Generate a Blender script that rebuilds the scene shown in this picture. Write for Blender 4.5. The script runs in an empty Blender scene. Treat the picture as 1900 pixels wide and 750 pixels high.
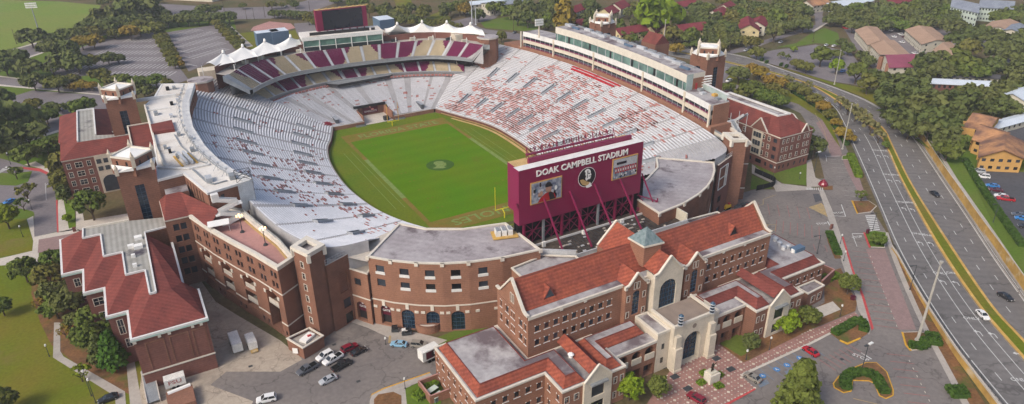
import bpy,bmesh,math,random
from mathutils import Vector,Matrix
from mathutils.geometry import tessellate_polygon
random.seed(7)
S = bpy.context.scene
COL = S.collection
CX,CY,CZ = -107.41,-253.16,117.11
YAW,PITCH,ROLL,FOC = 0.5123364,0.4590364,-0.0116355,1290.0
_f = Vector((math.sin(YAW)*math.cos(PITCH),math.cos(YAW)*math.cos(PITCH),-math.sin(PITCH)))
_r0 = Vector((math.cos(YAW),-math.sin(YAW),0)); _u0 = _r0.cross(_f)
_r = _r0*math.cos(ROLL)+_u0*math.sin(ROLL); _u = -_r0*math.sin(ROLL)+_u0*math.cos(ROLL)
cam = bpy.data.cameras.new('camera'); camo = bpy.data.objects.new('camera',cam); COL.objects.link(camo)
cam.sensor_width = 36; cam.lens = FOC/1900*36; cam.clip_start = 1; cam.clip_end = 8000
camo.matrix_world = Matrix(((_r.x,_u.x,-_f.x,CX),(_r.y,_u.y,-_f.y,CY),(_r.z,_u.z,-_f.z,CZ),(0,0,0,1)))
S.camera = camo
W = bpy.data.worlds.new('World'); S.world = W; W.use_nodes = True
nt = W.node_tree; bg = nt.nodes['Background']
sky = nt.nodes.new('ShaderNodeTexSky'); sky.sky_type = 'NISHITA'; sky.sun_disc = False
to_sun = Vector((-0.82,-0.22,0.75)).normalized()
sky.sun_elevation = math.asin(to_sun.z); sky.sun_rotation = math.atan2(to_sun.x,to_sun.y)
sky.air_density = 1.0; sky.dust_density = 4.0; sky.ozone_density = 1.0
nt.links.new(sky.outputs[0],bg.inputs[0]); bg.inputs[1].default_value = 0.122
sun = bpy.data.lights.new('sun','SUN'); sun.energy = 1.5; sun.angle = math.radians(18); sun.color = (1,.93,.82)
suno = bpy.data.objects.new('sun',sun); COL.objects.link(suno)
suno.rotation_euler = (-to_sun).to_track_quat('-Z','Y').to_euler(); suno.location = (-200,0,200)
vs = S.view_settings; vs.view_transform = 'Standard'; vs.look = 'None'; vs.gamma = 1; vs.exposure = 0.48; vs.use_curve_mapping = False
def P(px,py,z=0.0):
 """ground plan survey: the place at height z that the photograph shows at (px, py)"""
 d = _f + _r*((px-950)/FOC) - _u*((py-375)/FOC)
 t = (z-CZ)/d.z
 return Vector((CX+t*d.x,CY+t*d.y,z))
def P2(px,py,z=0.0):
 v = P(px,py,z); return (v.x,v.y)
def dist(v): return (Vector(v)-Vector((CX,CY,CZ))).length
MATS = {}
def mat(name,col,rough=.8,col2=None,scale=.3,var=.18,fine=3.0,metal=0.0,spec=.3,stain=None,sscale=.08,slo=.5,shi=.6,wave=None,rnd=0.0,emit=None,crack=0):
 m = bpy.data.materials.new(name); m.use_nodes = True; MATS[name] = m
 n = m.node_tree.nodes; l = m.node_tree.links; b = n['Principled BSDF']
 b.inputs['Roughness'].default_value = rough; b.inputs['Metallic'].default_value = metal
 b.inputs['Specular IOR Level'].default_value = spec if rough < .8 else .04
 g = n.new('ShaderNodeNewGeometry')
 c2 = col2 or tuple(c*(1-var) for c in col)
 no = n.new('ShaderNodeTexNoise'); no.inputs['Scale'].default_value = scale; no.inputs['Detail'].default_value = 5
 l.new(g.outputs['Position'],no.inputs['Vector'])
 rp = n.new('ShaderNodeMapRange'); rp.inputs[1].default_value = .35; rp.inputs[2].default_value = .65
 l.new(no.outputs[0],rp.inputs[0])
 mx = n.new('ShaderNodeMixRGB'); mx.inputs[1].default_value = (*col,1); mx.inputs[2].default_value = (*c2,1)
 l.new(rp.outputs[0],mx.inputs[0]); out = mx.outputs[0]
 if fine:
  nf = n.new('ShaderNodeTexNoise'); nf.inputs['Scale'].default_value = fine; nf.inputs['Detail'].default_value = 3
  l.new(g.outputs['Position'],nf.inputs['Vector'])
  mr = n.new('ShaderNodeMapRange'); mr.inputs[1].default_value = .3; mr.inputs[2].default_value = .7
  mr.inputs[3].default_value = 1-var*.7; mr.inputs[4].default_value = 1+var*.7
  l.new(nf.outputs[0],mr.inputs[0])
  mm = n.new('ShaderNodeMixRGB'); mm.blend_type = 'MULTIPLY'; mm.inputs[0].default_value = 1
  l.new(out,mm.inputs[1]); l.new(mr.outputs[0],mm.inputs[2]); out = mm.outputs[0]
 if wave:
  ax,per,lo = wave
  dp = n.new('ShaderNodeVectorMath'); dp.operation = 'DOT_PRODUCT'; dp.inputs[1].default_value = ax
  l.new(g.outputs['Position'],dp.inputs[0])
  ml = n.new('ShaderNodeMath'); ml.operation = 'MULTIPLY'; ml.inputs[1].default_value = 2*math.pi/per; l.new(dp.outputs['Value'],ml.inputs[0])
  sn = n.new('ShaderNodeMath'); sn.operation = 'SINE'; l.new(ml.outputs[0],sn.inputs[0])
  mw = n.new('ShaderNodeMapRange'); mw.inputs[1].default_value = -1; mw.inputs[2].default_value = 1; mw.inputs[3].default_value = lo; mw.inputs[4].default_value = 1.0
  l.new(sn.outputs[0],mw.inputs[0])
  mm = n.new('ShaderNodeMixRGB'); mm.blend_type = 'MULTIPLY'; mm.inputs[0].default_value = 1
  l.new(out,mm.inputs[1]); l.new(mw.outputs[0],mm.inputs[2]); out = mm.outputs[0]
 if stain:
  ns = n.new('ShaderNodeTexNoise'); ns.inputs['Scale'].default_value = sscale; ns.inputs['Detail'].default_value = 7; ns.inputs['Roughness'].default_value = .62
  l.new(g.outputs['Position'],ns.inputs['Vector'])
  ms = n.new('ShaderNodeMapRange'); ms.inputs[1].default_value = slo; ms.inputs[2].default_value = shi
  l.new(ns.outputs[0],ms.inputs[0])
  mm = n.new('ShaderNodeMixRGB'); l.new(ms.outputs[0],mm.inputs[0]); l.new(out,mm.inputs[1]); mm.inputs[2].default_value = (*stain,1); out = mm.outputs[0]
 if crack:
  wv = n.new('ShaderNodeVectorMath'); wv.operation = 'ADD'; nw_ = n.new('ShaderNodeTexNoise'); nw_.inputs['Scale'].default_value = .35; sc_ = n.new('ShaderNodeVectorMath'); sc_.operation = 'SCALE'; sc_.inputs['Scale'].default_value = 5.0
  l.new(g.outputs['Position'],nw_.inputs['Vector']); l.new(nw_.outputs['Color'],sc_.inputs[0]); l.new(g.outputs['Position'],wv.inputs[0]); l.new(sc_.outputs[0],wv.inputs[1])
  vo = n.new('ShaderNodeTexVoronoi'); vo.feature = 'DISTANCE_TO_EDGE'; vo.inputs['Scale'].default_value = crack; l.new(wv.outputs[0],vo.inputs['Vector'])
  mc = n.new('ShaderNodeMapRange'); mc.inputs[1].default_value = .004; mc.inputs[2].default_value = .016; mc.inputs[3].default_value = .72; l.new(vo.outputs['Distance'],mc.inputs[0])
  mm = n.new('ShaderNodeMixRGB'); mm.blend_type = 'MULTIPLY'; mm.inputs[0].default_value = 1; l.new(out,mm.inputs[1]); l.new(mc.outputs[0],mm.inputs[2]); out = mm.outputs[0]
 if rnd:
  oi = n.new('ShaderNodeObjectInfo'); mr = n.new('ShaderNodeMapRange'); mr.inputs[3].default_value = 1-rnd; mr.inputs[4].default_value = 1+rnd
  l.new(oi.outputs['Random'],mr.inputs[0])
  mm = n.new('ShaderNodeMixRGB'); mm.blend_type = 'MULTIPLY'; mm.inputs[0].default_value = 1
  l.new(out,mm.inputs[1]); l.new(mr.outputs[0],mm.inputs[2]); out = mm.outputs[0]
 if emit:
  l.new(out,b.inputs['Emission Color']); b.inputs['Emission Strength'].default_value = emit
 l.new(out,b.inputs['Base Color'])
 return m
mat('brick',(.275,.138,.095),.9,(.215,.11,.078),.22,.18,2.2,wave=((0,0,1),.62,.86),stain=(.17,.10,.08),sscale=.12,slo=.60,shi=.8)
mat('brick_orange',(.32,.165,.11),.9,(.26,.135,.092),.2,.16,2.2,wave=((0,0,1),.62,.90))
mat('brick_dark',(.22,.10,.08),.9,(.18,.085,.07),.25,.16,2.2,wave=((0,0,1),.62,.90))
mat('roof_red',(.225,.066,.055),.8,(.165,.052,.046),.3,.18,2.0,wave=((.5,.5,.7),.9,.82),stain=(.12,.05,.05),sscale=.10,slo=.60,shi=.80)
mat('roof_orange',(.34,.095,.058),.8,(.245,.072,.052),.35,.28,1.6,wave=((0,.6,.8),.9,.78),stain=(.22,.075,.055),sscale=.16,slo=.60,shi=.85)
mat('cream',(.62,.55,.45),.85,(.54,.48,.39),.3,.10,2.0)
mat('cream_trim',(.66,.61,.53),.8,None,.5,.10,2.0)
mat('white_trim',(.72,.71,.69),.7,None,.5,.10,2.0)
mat('copper_trim',(.34,.50,.46),.6,(.5,.56,.52),.4,.1,2.0)
mat('white_roof',(.72,.69,.65),.8,(.62,.58,.53),.12,.08,1.0,stain=(.40,.34,.28),sscale=.12,slo=.60,shi=.74)
mat('grey_roof',(.40,.37,.38),.95,(.31,.28,.29),.12,.16,.9,stain=(.13,.105,.115),sscale=.11,slo=.55,shi=.66,wave=((.72,.69,0),2.4,.93))
mat('wing_roof',(.43,.41,.41),.95,(.33,.31,.32),.15,.16,.9,stain=(.15,.12,.13),sscale=.10,slo=.47,shi=.60,wave=((1,0,0),2.4,.92))
mat('ribbed_roof',(.40,.39,.36),.8,(.33,.32,.29),.2,.12,.8,stain=(.07,.06,.08),sscale=.06,slo=.60,shi=.68,wave=((1,0,0),1.4,.78))
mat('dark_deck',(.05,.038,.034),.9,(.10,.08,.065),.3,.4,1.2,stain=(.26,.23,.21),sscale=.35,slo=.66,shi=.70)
mat('concrete',(.42,.38,.34),.9,(.35,.32,.29),.15,.14,1.2)
mat('concrete_pale',(.55,.50,.44),.9,(.46,.42,.37),.12,.12,1.2)
mat('concrete_yard',(.45,.385,.31),.95,(.36,.305,.25),.07,.14,.9,stain=(.20,.175,.155),sscale=.05,slo=.56,shi=.75,crack=.09)
mat('asphalt',(.215,.192,.178),.95,(.175,.157,.15),.06,.16,.9,stain=(.11,.10,.098),sscale=.07,slo=.60,shi=.75,crack=.07)
mat('asphalt_highway',(.19,.178,.172),.95,(.155,.146,.143),.05,.12,.7,wave=((.66,.75,0),3.4,.90),crack=.04)
mat('asphalt_dark',(.10,.10,.11),.95,None,.06,.16,.9)
mat('asphalt_lot',(.215,.195,.20),.95,(.175,.155,.165),.05,.16,.9)
mat('paver_red',(.29,.20,.19),.9,(.25,.175,.165),.5,.12,1.5)
mat('plaza',(.34,.19,.16),.9,(.28,.155,.135),.5,.12,1.5)
mat('terrace_pink',(.45,.245,.22),.9,(.38,.21,.19),.2,.10,1.0)
mat('terrace_tan',(.30,.24,.20),.9,(.25,.2,.17),.5,.12,1.0)
mat('turf',(.080,.19,.002),.95,(.115,.185,.004),.045,.14,1.5,stain=(.12,.14,.015),sscale=.09,slo=.60,shi=.8,wave=((0,1,0),9.14,.93))
mat('turf_worn',(.14,.165,.014),.95,(.10,.16,.010),.06,.16,1.0)
mat('grass',(.12,.155,.012),.95,(.165,.145,.022),.05,.2,1.2,stain=(.20,.13,.06),sscale=.04,slo=.58,shi=.74)
mat('grass_bright',(.15,.23,.035),.95,(.19,.22,.05),.015,.12,.4,stain=(.24,.21,.10),sscale=.02,slo=.56,shi=.74)
mat('grass_mid',(.09,.155,.018),.95,(.12,.155,.03),.05,.16,1.2)
mat('woodland_floor',(.085,.085,.035),.95,(.14,.10,.055),.04,.3,.8)
mat('mulch',(.22,.11,.05),.95,(.15,.085,.045),.25,.3,1.5,stain=(.10,.11,.03),sscale=.15,slo=.52,shi=.66)
mat('hedge',(.035,.075,.012),.95,(.06,.11,.02),.6,.35,3.0)
mat('hedge_bright',(.09,.15,.015),.95,(.13,.19,.02),.6,.3,3.0)
mat('bench',(.74,.74,.77),.55,(.64,.65,.68),.12,.10,1.0,metal=.0,spec=.5)
mat('stand_concrete',(.44,.43,.44),.9,(.37,.36,.37),.15,.12,1.0)
mat('stand_dark',(.12,.13,.15),.9)
mat('seat_red',(.44,.215,.195),.85,(.38,.16,.14),.3,.15)
mat('seat_maroon',(.16,.010,.068),.6,(.13,.008,.055),.3,.12)
mat('seat_gold',(.46,.38,.26),.6,(.40,.33,.22),.3,.12)
mat('maroon',(.21,.008,.055),.45,None,.2,.06,0,spec=.5)
mat('maroon_sign',(.10,.01,.025),.5)
mat('board_gold',(.55,.37,.16),.7,None,.4,.2)
mat('black',(.012,.012,.014),.5,spec=.5)
mat('black_matte',(.02,.02,.022),.9)
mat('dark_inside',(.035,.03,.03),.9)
mat('glass',(.026,.032,.042),.15,None,1.0,.2,0,spec=.6,rnd=.85)
mat('glass_blue',(.010,.026,.05),.15,None,1.0,.2,0,spec=.8)
mat('glass_green',(.15,.27,.235),.12,(.06,.12,.11),.25,.3,0,spec=.9)
mat('glass_pale',(.42,.50,.48),.2,(.30,.38,.37),.25,.2,0,spec=.9)
mat('mullion_blue',(.05,.10,.16),.4,metal=.3)
mat('screen',(.012,.016,.028),.25,None,.5,.1,0,spec=.6)
mat('tent',(.82,.81,.78),.7,None,.5,.03,0)
mat('blue_panel',(.10,.16,.24),.6,None,.3,.12)
mat('pyramid_roof',(.12,.18,.19),.5,(.22,.27,.28),1.2,.3,0,metal=.2)
mat('metal_grey',(.33,.35,.37),.5,metal=.3)
mat('metal_light',(.55,.57,.60),.5,metal=.2)
mat('metal_dark',(.05,.055,.06),.6)
mat('vomitory_metal',(.38,.41,.45),.5,None,.8,.15,metal=.2)
mat('pole_concrete',(.42,.40,.36),.8)
mat('paint_white',(.62,.62,.60),.8,(.46,.46,.45),1.5,.2)
mat('paint_worn',(.42,.42,.40),.9,(.34,.33,.31),1.0,.2)
mat('paint_red',(.34,.15,.14),.9,(.30,.14,.13),1.0,.2)
mat('paint_kerb_red',(.52,.09,.09),.8,None,1.0,.2)
mat('paint_yellow',(.66,.37,.05),.8,None,1.0,.2)
mat('paint_yellow_worn',(.42,.30,.14),.9,(.30,.24,.15),.8,.2)
mat('paint_blue',(.06,.22,.50),.7,None,1.0,.15)
mat('paint_blue_worn',(.15,.20,.27),.9,(.19,.20,.22),.8,.2)
mat('field_paint',(.20,.26,.09),.95,(.15,.22,.05),.5,.2)
mat('field_band',(.22,.14,.035),.95,(.16,.15,.025),.25,.25)
mat('field_logo',(.055,.12,.02),.95,(.05,.10,.02),.5,.2)
mat('yellow_post',(.72,.62,.02),.5)
mat('stucco_yellow',(.62,.52,.30),.9,None,.4,.12)
mat('stucco_orange',(.56,.34,.12),.9,(.50,.29,.10),.15,.12)
mat('stucco_pale',(.60,.56,.46),.9,None,.4,.12)
mat('siding_mint',(.50,.58,.52),.8,None,.4,.12)
mat('shingle_tan',(.42,.28,.20),.9,(.36,.24,.17),.12,.12,1.5)
mat('shingle_grey',(.26,.29,.34),.9,(.20,.22,.27),.2,.15,1.5)
mat('shingle_maroon',(.22,.045,.055),.85,(.17,.035,.045),.2,.15,1.5)
mat('shingle_orange',(.46,.24,.12),.9,(.17,.10,.08),.16,.2,1.0)
mat('metal_roof_white',(.62,.68,.75),.5,None,.2,.08)
mat('roof_violet',(.28,.07,.11),.6,(.23,.055,.09),.2,.1)
mat('wall_tan',(.56,.35,.10),.9,(.42,.26,.08),.22,.15,.8,stain=(.58,.48,.32),sscale=.18,slo=.56,shi=.70)
mat('rubber',(.015,.015,.015),.8)
mat('chrome',(.5,.5,.5),.3,metal=.8)
mat('car_glass',(.015,.02,.025),.08,None,1,.1,0,spec=.9)
mat('lamp_white',(.75,.75,.72),.5)
mat('lamp_lit',(1.0,.55,.25),.5,emit=3.0)
mat('head_light',(.7,.7,.68),.2)
mat('tail_light',(.35,.02,.02),.3)
mat('bronze',(.05,.04,.03),.5,metal=.5)
mat('bark',(.10,.075,.055),.95,None,2.0,.2)
mat('bark_pale',(.30,.27,.23),.95,None,2.0,.2)
mat('pool',(.05,.55,.55),.1)
mat('skin',(.45,.26,.18),.7)
mat('display',(.35,.38,.42),.5,(.10,.12,.18),.9,.3,0)
mat('display_red',(.40,.015,.02),.5)
for cn,c in dict(car_white=(.75,.75,.75),car_black=(.02,.02,.024),car_red=(.42,.01,.02),car_darkred=(.20,.01,.025),car_silver=(.42,.44,.47),car_grey=(.10,.11,.13),
     car_blue=(.03,.20,.52),car_paleblue=(.22,.42,.58),car_tan=(.25,.23,.20),car_green=(.02,.12,.07),car_yellow=(.8,.5,.03),car_maroon=(.09,.01,.025)).items():
 mat(cn,c,.28,None,1,.03,0,spec=.6)
def leafmat(name,a,b,c):
 m = bpy.data.materials.new(name); m.use_nodes = True; MATS[name] = m
 n = m.node_tree.nodes; l = m.node_tree.links; bs = n['Principled BSDF']; bs.inputs['Roughness'].default_value = .75; bs.inputs['Specular IOR Level'].default_value = .05
 g = n.new('ShaderNodeNewGeometry'); no = n.new('ShaderNodeTexNoise'); no.inputs['Scale'].default_value = .55; no.inputs['Detail'].default_value = 4
 l.new(g.outputs['Position'],no.inputs['Vector'])
 r = n.new('ShaderNodeMapRange'); r.inputs[1].default_value = .35; r.inputs[2].default_value = .65; l.new(no.outputs[0],r.inputs[0])
 m1 = n.new('ShaderNodeMixRGB'); m1.inputs[1].default_value = (*a,1); m1.inputs[2].default_value = (*b,1); l.new(r.outputs[0],m1.inputs[0])
 oi = n.new('ShaderNodeObjectInfo'); m2 = n.new('ShaderNodeMixRGB'); m2.inputs[2].default_value = (*c,1); l.new(m1.outputs[0],m2.inputs[1])
 ml = n.new('ShaderNodeMath'); ml.operation = 'MULTIPLY'; ml.inputs[1].default_value = .55; l.new(oi.outputs['Random'],ml.inputs[0]); l.new(ml.outputs[0],m2.inputs[0])
 nf = n.new('ShaderNodeTexNoise'); nf.inputs['Scale'].default_value = 3.5; l.new(g.outputs['Position'],nf.inputs['Vector'])
 mr = n.new('ShaderNodeMapRange'); mr.inputs[1].default_value = .3; mr.inputs[2].default_value = .7; mr.inputs[3].default_value = .7; mr.inputs[4].default_value = 1.35; l.new(nf.outputs[0],mr.inputs[0])
 mm = n.new('ShaderNodeMixRGB'); mm.blend_type = 'MULTIPLY'; mm.inputs[0].default_value = 1; l.new(m2.outputs[0],mm.inputs[1]); l.new(mr.outputs[0],mm.inputs[2])
 l.new(mm.outputs[0],bs.inputs['Base Color'])
leafmat('leaf_dark',(.070,.095,.028),(.105,.130,.038),(.14,.14,.045))
leafmat('leaf_green',(.078,.125,.022),(.115,.155,.030),(.12,.12,.03))
leafmat('leaf_bright',(.12,.20,.012),(.18,.25,.02),(.20,.20,.02))
leafmat('leaf_pine',(.040,.105,.014),(.060,.13,.018),(.07,.12,.02))
leafmat('leaf_olive',(.10,.118,.026),(.14,.145,.034),(.165,.135,.035))
leafmat('leaf_gold',(.20,.165,.025),(.26,.185,.03),(.24,.13,.03))
leafmat('leaf_thin',(.15,.155,.06),(.19,.18,.075),(.20,.17,.07))
SPLIT = dict(roof_unit='roof_unit',roof_units='roof_unit',mullions='mullion',mullion='mullion',stairway='stairway',string_course='string_course',concession_stands='concession_stand',pitch_wall='pitch_wall',end_ramp='end_ramp',exit_well='exit_well',bracket='bracket',quoin='quoin',lamps='lamp',panels='panel',cabinets='cabinet',roof_block='roof_block',pinnacle='pinnacle',flights='flight',roof_stair='stair_tread',window='window',keystone='keystone',corner_roof='corner_roof',seats='seats',floodlights='floodlight',bench_posts='bench_post',cornice='cornice',air_unit='air_unit')
class MB:
 def __init__(s): s.v = []; s.f = []; s.m = []; s.names = []
 def mi(s,name):
  if name not in s.names: s.names.append(name)
  return s.names.index(name)
 def face(s,pts,m):
  b = len(s.v); s.v += [tuple(p) for p in pts]; s.f.append(tuple(range(b,b+len(pts)))); s.m.append(s.mi(m))
 def poly(s,pts,m,holes=None,up=True):
  """flat polygon (with holes), any plane"""
  loops = [[Vector(p) for p in pts]] + [[Vector(p) for p in h] for h in (holes or [])]
  flat = [p for lp in loops for p in lp]; b = len(s.v); s.v += [tuple(p) for p in flat]; k = s.mi(m)
  for t in tessellate_polygon(loops):
   a,c,d = (flat[i] for i in t); nz = (c-a).cross(d-a).z
   t = tuple(b+i for i in t)
   if up is True and nz < 0: t = t[::-1]
   s.f.append(t); s.m.append(k)
 def flat(s,pts,z,m): s.poly([(p[0],p[1],z) for p in pts],m)
 def box(s,x0,y0,z0,x1,y1,z1,m,top=None,bottom=False):
  s.prism([(x0,y0),(x1,y0),(x1,y1),(x0,y1)],z0,z1,m,top,bottom)
 def prism(s,pts,z0,z1,m,top=None,bottom=False,cap=True):
  pts = ccw(pts); n = len(pts); b = len(s.v)
  s.v += [(p[0],p[1],z0) for p in pts]+[(p[0],p[1],z1) for p in pts]; k = s.mi(m)
  for i in range(n):
   j = (i+1) % n; s.f.append((b+i,b+j,b+n+j,b+n+i)); s.m.append(k)
  if cap: s.poly([(p[0],p[1],z1) for p in pts],top or m)
  if bottom: s.poly([(p[0],p[1],z0) for p in pts][::-1],m,up=False)
 def obox(s,c,ax,hx,hy,hz,m,top=None):
  """box centred at c, horizontal axis ax=(x,y) unit, half sizes"""
  a = Vector((ax[0],ax[1],0)).normalized(); d = Vector((-a.y,a.x,0)); c = Vector(c)
  q = [c-a*hx-d*hy,c+a*hx-d*hy,c+a*hx+d*hy,c-a*hx+d*hy]
  s.prism([(p.x,p.y) for p in q],c.z-hz,c.z+hz,m,top,True)
 def tube(s,p0,p1,r0,r1,m,n=6):
  p0 = Vector(p0); p1 = Vector(p1); d = (p1-p0).normalized()
  a = d.orthogonal().normalized(); c = d.cross(a); b = len(s.v); k = s.mi(m)
  for q,r in ((p0,r0),(p1,r1)):
   for i in range(n):
    t = 2*math.pi*i/n; s.v.append(tuple(q+(a*math.cos(t)+c*math.sin(t))*r))
  for i in range(n):
   j = (i+1) % n; s.f.append((b+i,b+j,b+n+j,b+n+i)); s.m.append(k)
  s.f.append(tuple(b+n+i for i in range(n))); s.m.append(k)
 def beam(s,p0,p1,w,h,m):
  p0 = Vector(p0); p1 = Vector(p1); d = (p1-p0).normalized()
  a = d.cross(Vector((0,0,1)));
  a = a.normalized()*w/2 if a.length > .01 else Vector((w/2,0,0)); c = a.cross(d).normalized()*h/2
  q = [p+s1*a+s2*c for p in (p0,p1) for s1,s2 in ((-1,-1),(1,-1),(1,1),(-1,1))]
  b = len(s.v); s.v += [tuple(p) for p in q]; k = s.mi(m)
  for f in ((0,1,5,4),(1,2,6,5),(2,3,7,6),(3,0,4,7),(3,2,1,0),(4,5,6,7)):
   s.f.append(tuple(b+i for i in f)); s.m.append(k)
 def strip(s,A,B,m):
  """quads between two polylines of the same length"""
  b = len(s.v); n = len(A); s.v += [tuple(p) for p in A]+[tuple(p) for p in B]; k = s.mi(m)
  for i in range(n-1): s.f.append((b+i,b+i+1,b+n+i+1,b+n+i)); s.m.append(k)
 def mesh(s,name,smooth=False):
  me = bpy.data.meshes.new(name); me.from_pydata(s.v,[],s.f)
  for nme in s.names: me.materials.append(MATS[nme])
  me.polygons.foreach_set('material_index',s.m)
  if smooth: me.polygons.foreach_set('use_smooth',[True]*len(s.f))
  me.update(); return me
 def pieces(s):
  par = {}
  def fd(k):
   while par[k] != k: par[k] = par[par[k]]; k = par[k]
   return k
  K = [(round(v[0],2),round(v[1],2),round(v[2],2)) for v in s.v]
  for k in K: par.setdefault(k,k)
  for f in s.f:
   for i in f[1:]: par[fd(K[i])] = fd(K[f[0]])
  out = {}
  for f,m in zip(s.f,s.m): out.setdefault(fd(K[f[0]]),[]).append((f,m))
  return list(out.values())
 def build(s,name,parent=None,smooth=False,label=None,local=False):
  if not s.f: return None
  if parent and name in SPLIT:
   ps = s.pieces()
   if 1 < len(ps) <= 100:
    for p in ps:
     q = MB(); q.names = s.names; mp = {}
     for f,m in p:
      g_ = []
      for i in f:
       if i not in mp: mp[i] = len(q.v); q.v.append(s.v[i])
       g_.append(mp[i])
      q.f.append(tuple(g_)); q.m.append(m)
     o = q.build(SPLIT[name]+'\0',parent)
    return o
  name = name.rstrip('\0')
  me = s.mesh(name,smooth); o = bpy.data.objects.new(name,me); COL.objects.link(o)
  if parent:
   o.parent = parent
   if not local: o.location = -root_loc(parent)
  if label: o['label'] = label
  return o
def root_loc(o):
 v = Vector((0,0,0))
 while o: v += o.location; o = o.parent
 return v
def ccw(pts):
 a = sum(pts[i][0]*pts[(i+1) % len(pts)][1]-pts[(i+1) % len(pts)][0]*pts[i][1] for i in range(len(pts)))
 return list(pts) if a > 0 else list(pts)[::-1]
def tag(o,label,cat,group=None):
 o['label'] = label; o['category'] = cat
 if group: o['group'] = group
 return o
def thing(name,label,cat,loc=(0,0,0),rz=0.0,group=None):
 o = bpy.data.objects.new(name,None); COL.objects.link(o); o.location = loc; o.rotation_euler = (0,0,rz)
 o.empty_display_size = .1
 return tag(o,label,cat,group)
def struct(o,kind='structure'):
 if o: o['kind'] = kind
 return o
def kids(o): return CH.get(o.name,[])
CH = {}
def remember(root):
 """note the parts tree of a finished prototype, for copying"""
 for o in bpy.data.objects:
  if o.parent: CH.setdefault(o.parent.name,[])
 CH[root.name] = [c for c in bpy.data.objects if c.parent == root]
 for c in CH[root.name]: CH[c.name] = [d for d in bpy.data.objects if d.parent == c]
def copy_thing(src,loc,rz,label,cat,group=None,scale=None,over=None,parts=True):
 r = src.copy(); COL.objects.link(r); r.location = loc; r.rotation_euler = (0,0,rz)
 for k in ('label','category','group'):
  if k in r: del r[k]
 tag(r,label,cat,group)
 if scale: r.scale = scale
 for ch in (kids(src) if parts else []):
  c = ch.copy(); COL.objects.link(c); c.parent = r
  if over:
   for i,sl in enumerate(c.material_slots):
    if sl.material and sl.material.name in over: nm = over[sl.material.name]; sl.link = 'OBJECT'; sl.material = MATS[nm]
  for g in kids(ch):
   d = g.copy(); COL.objects.link(d); d.parent = c
 return r
WCACHE = {}
def opening(u,z,w,h,arch=0.0,style='plain',d=None):
 return dict(u=u,z=z,w=w,h=h,arch=arch,style=style,d=d)
def outline(o,n=8):
 u0,u1,z0,z1 = o['u']-o['w']/2,o['u']+o['w']/2,o['z'],o['z']+o['h']
 if not o['arch']: return [(u0,z0),(u1,z0),(u1,z1),(u0,z1)]
 r = o['arch']; pts = [(u0,z0),(u1,z0)]
 for i in range(n+1):
  t = math.pi*i/n; pts.append((o['u']+o['w']/2*math.cos(t),z1-r+r*math.sin(t)))
 return pts
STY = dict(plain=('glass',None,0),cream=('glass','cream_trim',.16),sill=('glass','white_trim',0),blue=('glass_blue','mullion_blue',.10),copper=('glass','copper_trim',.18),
   open=('dark_inside',None,0),balcony=('dark_inside','concrete_pale',0),gate=('dark_inside','maroon_sign',0),tower=('glass_blue','mullion_blue',.08),ledge=('glass','white_trim',0))
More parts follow.
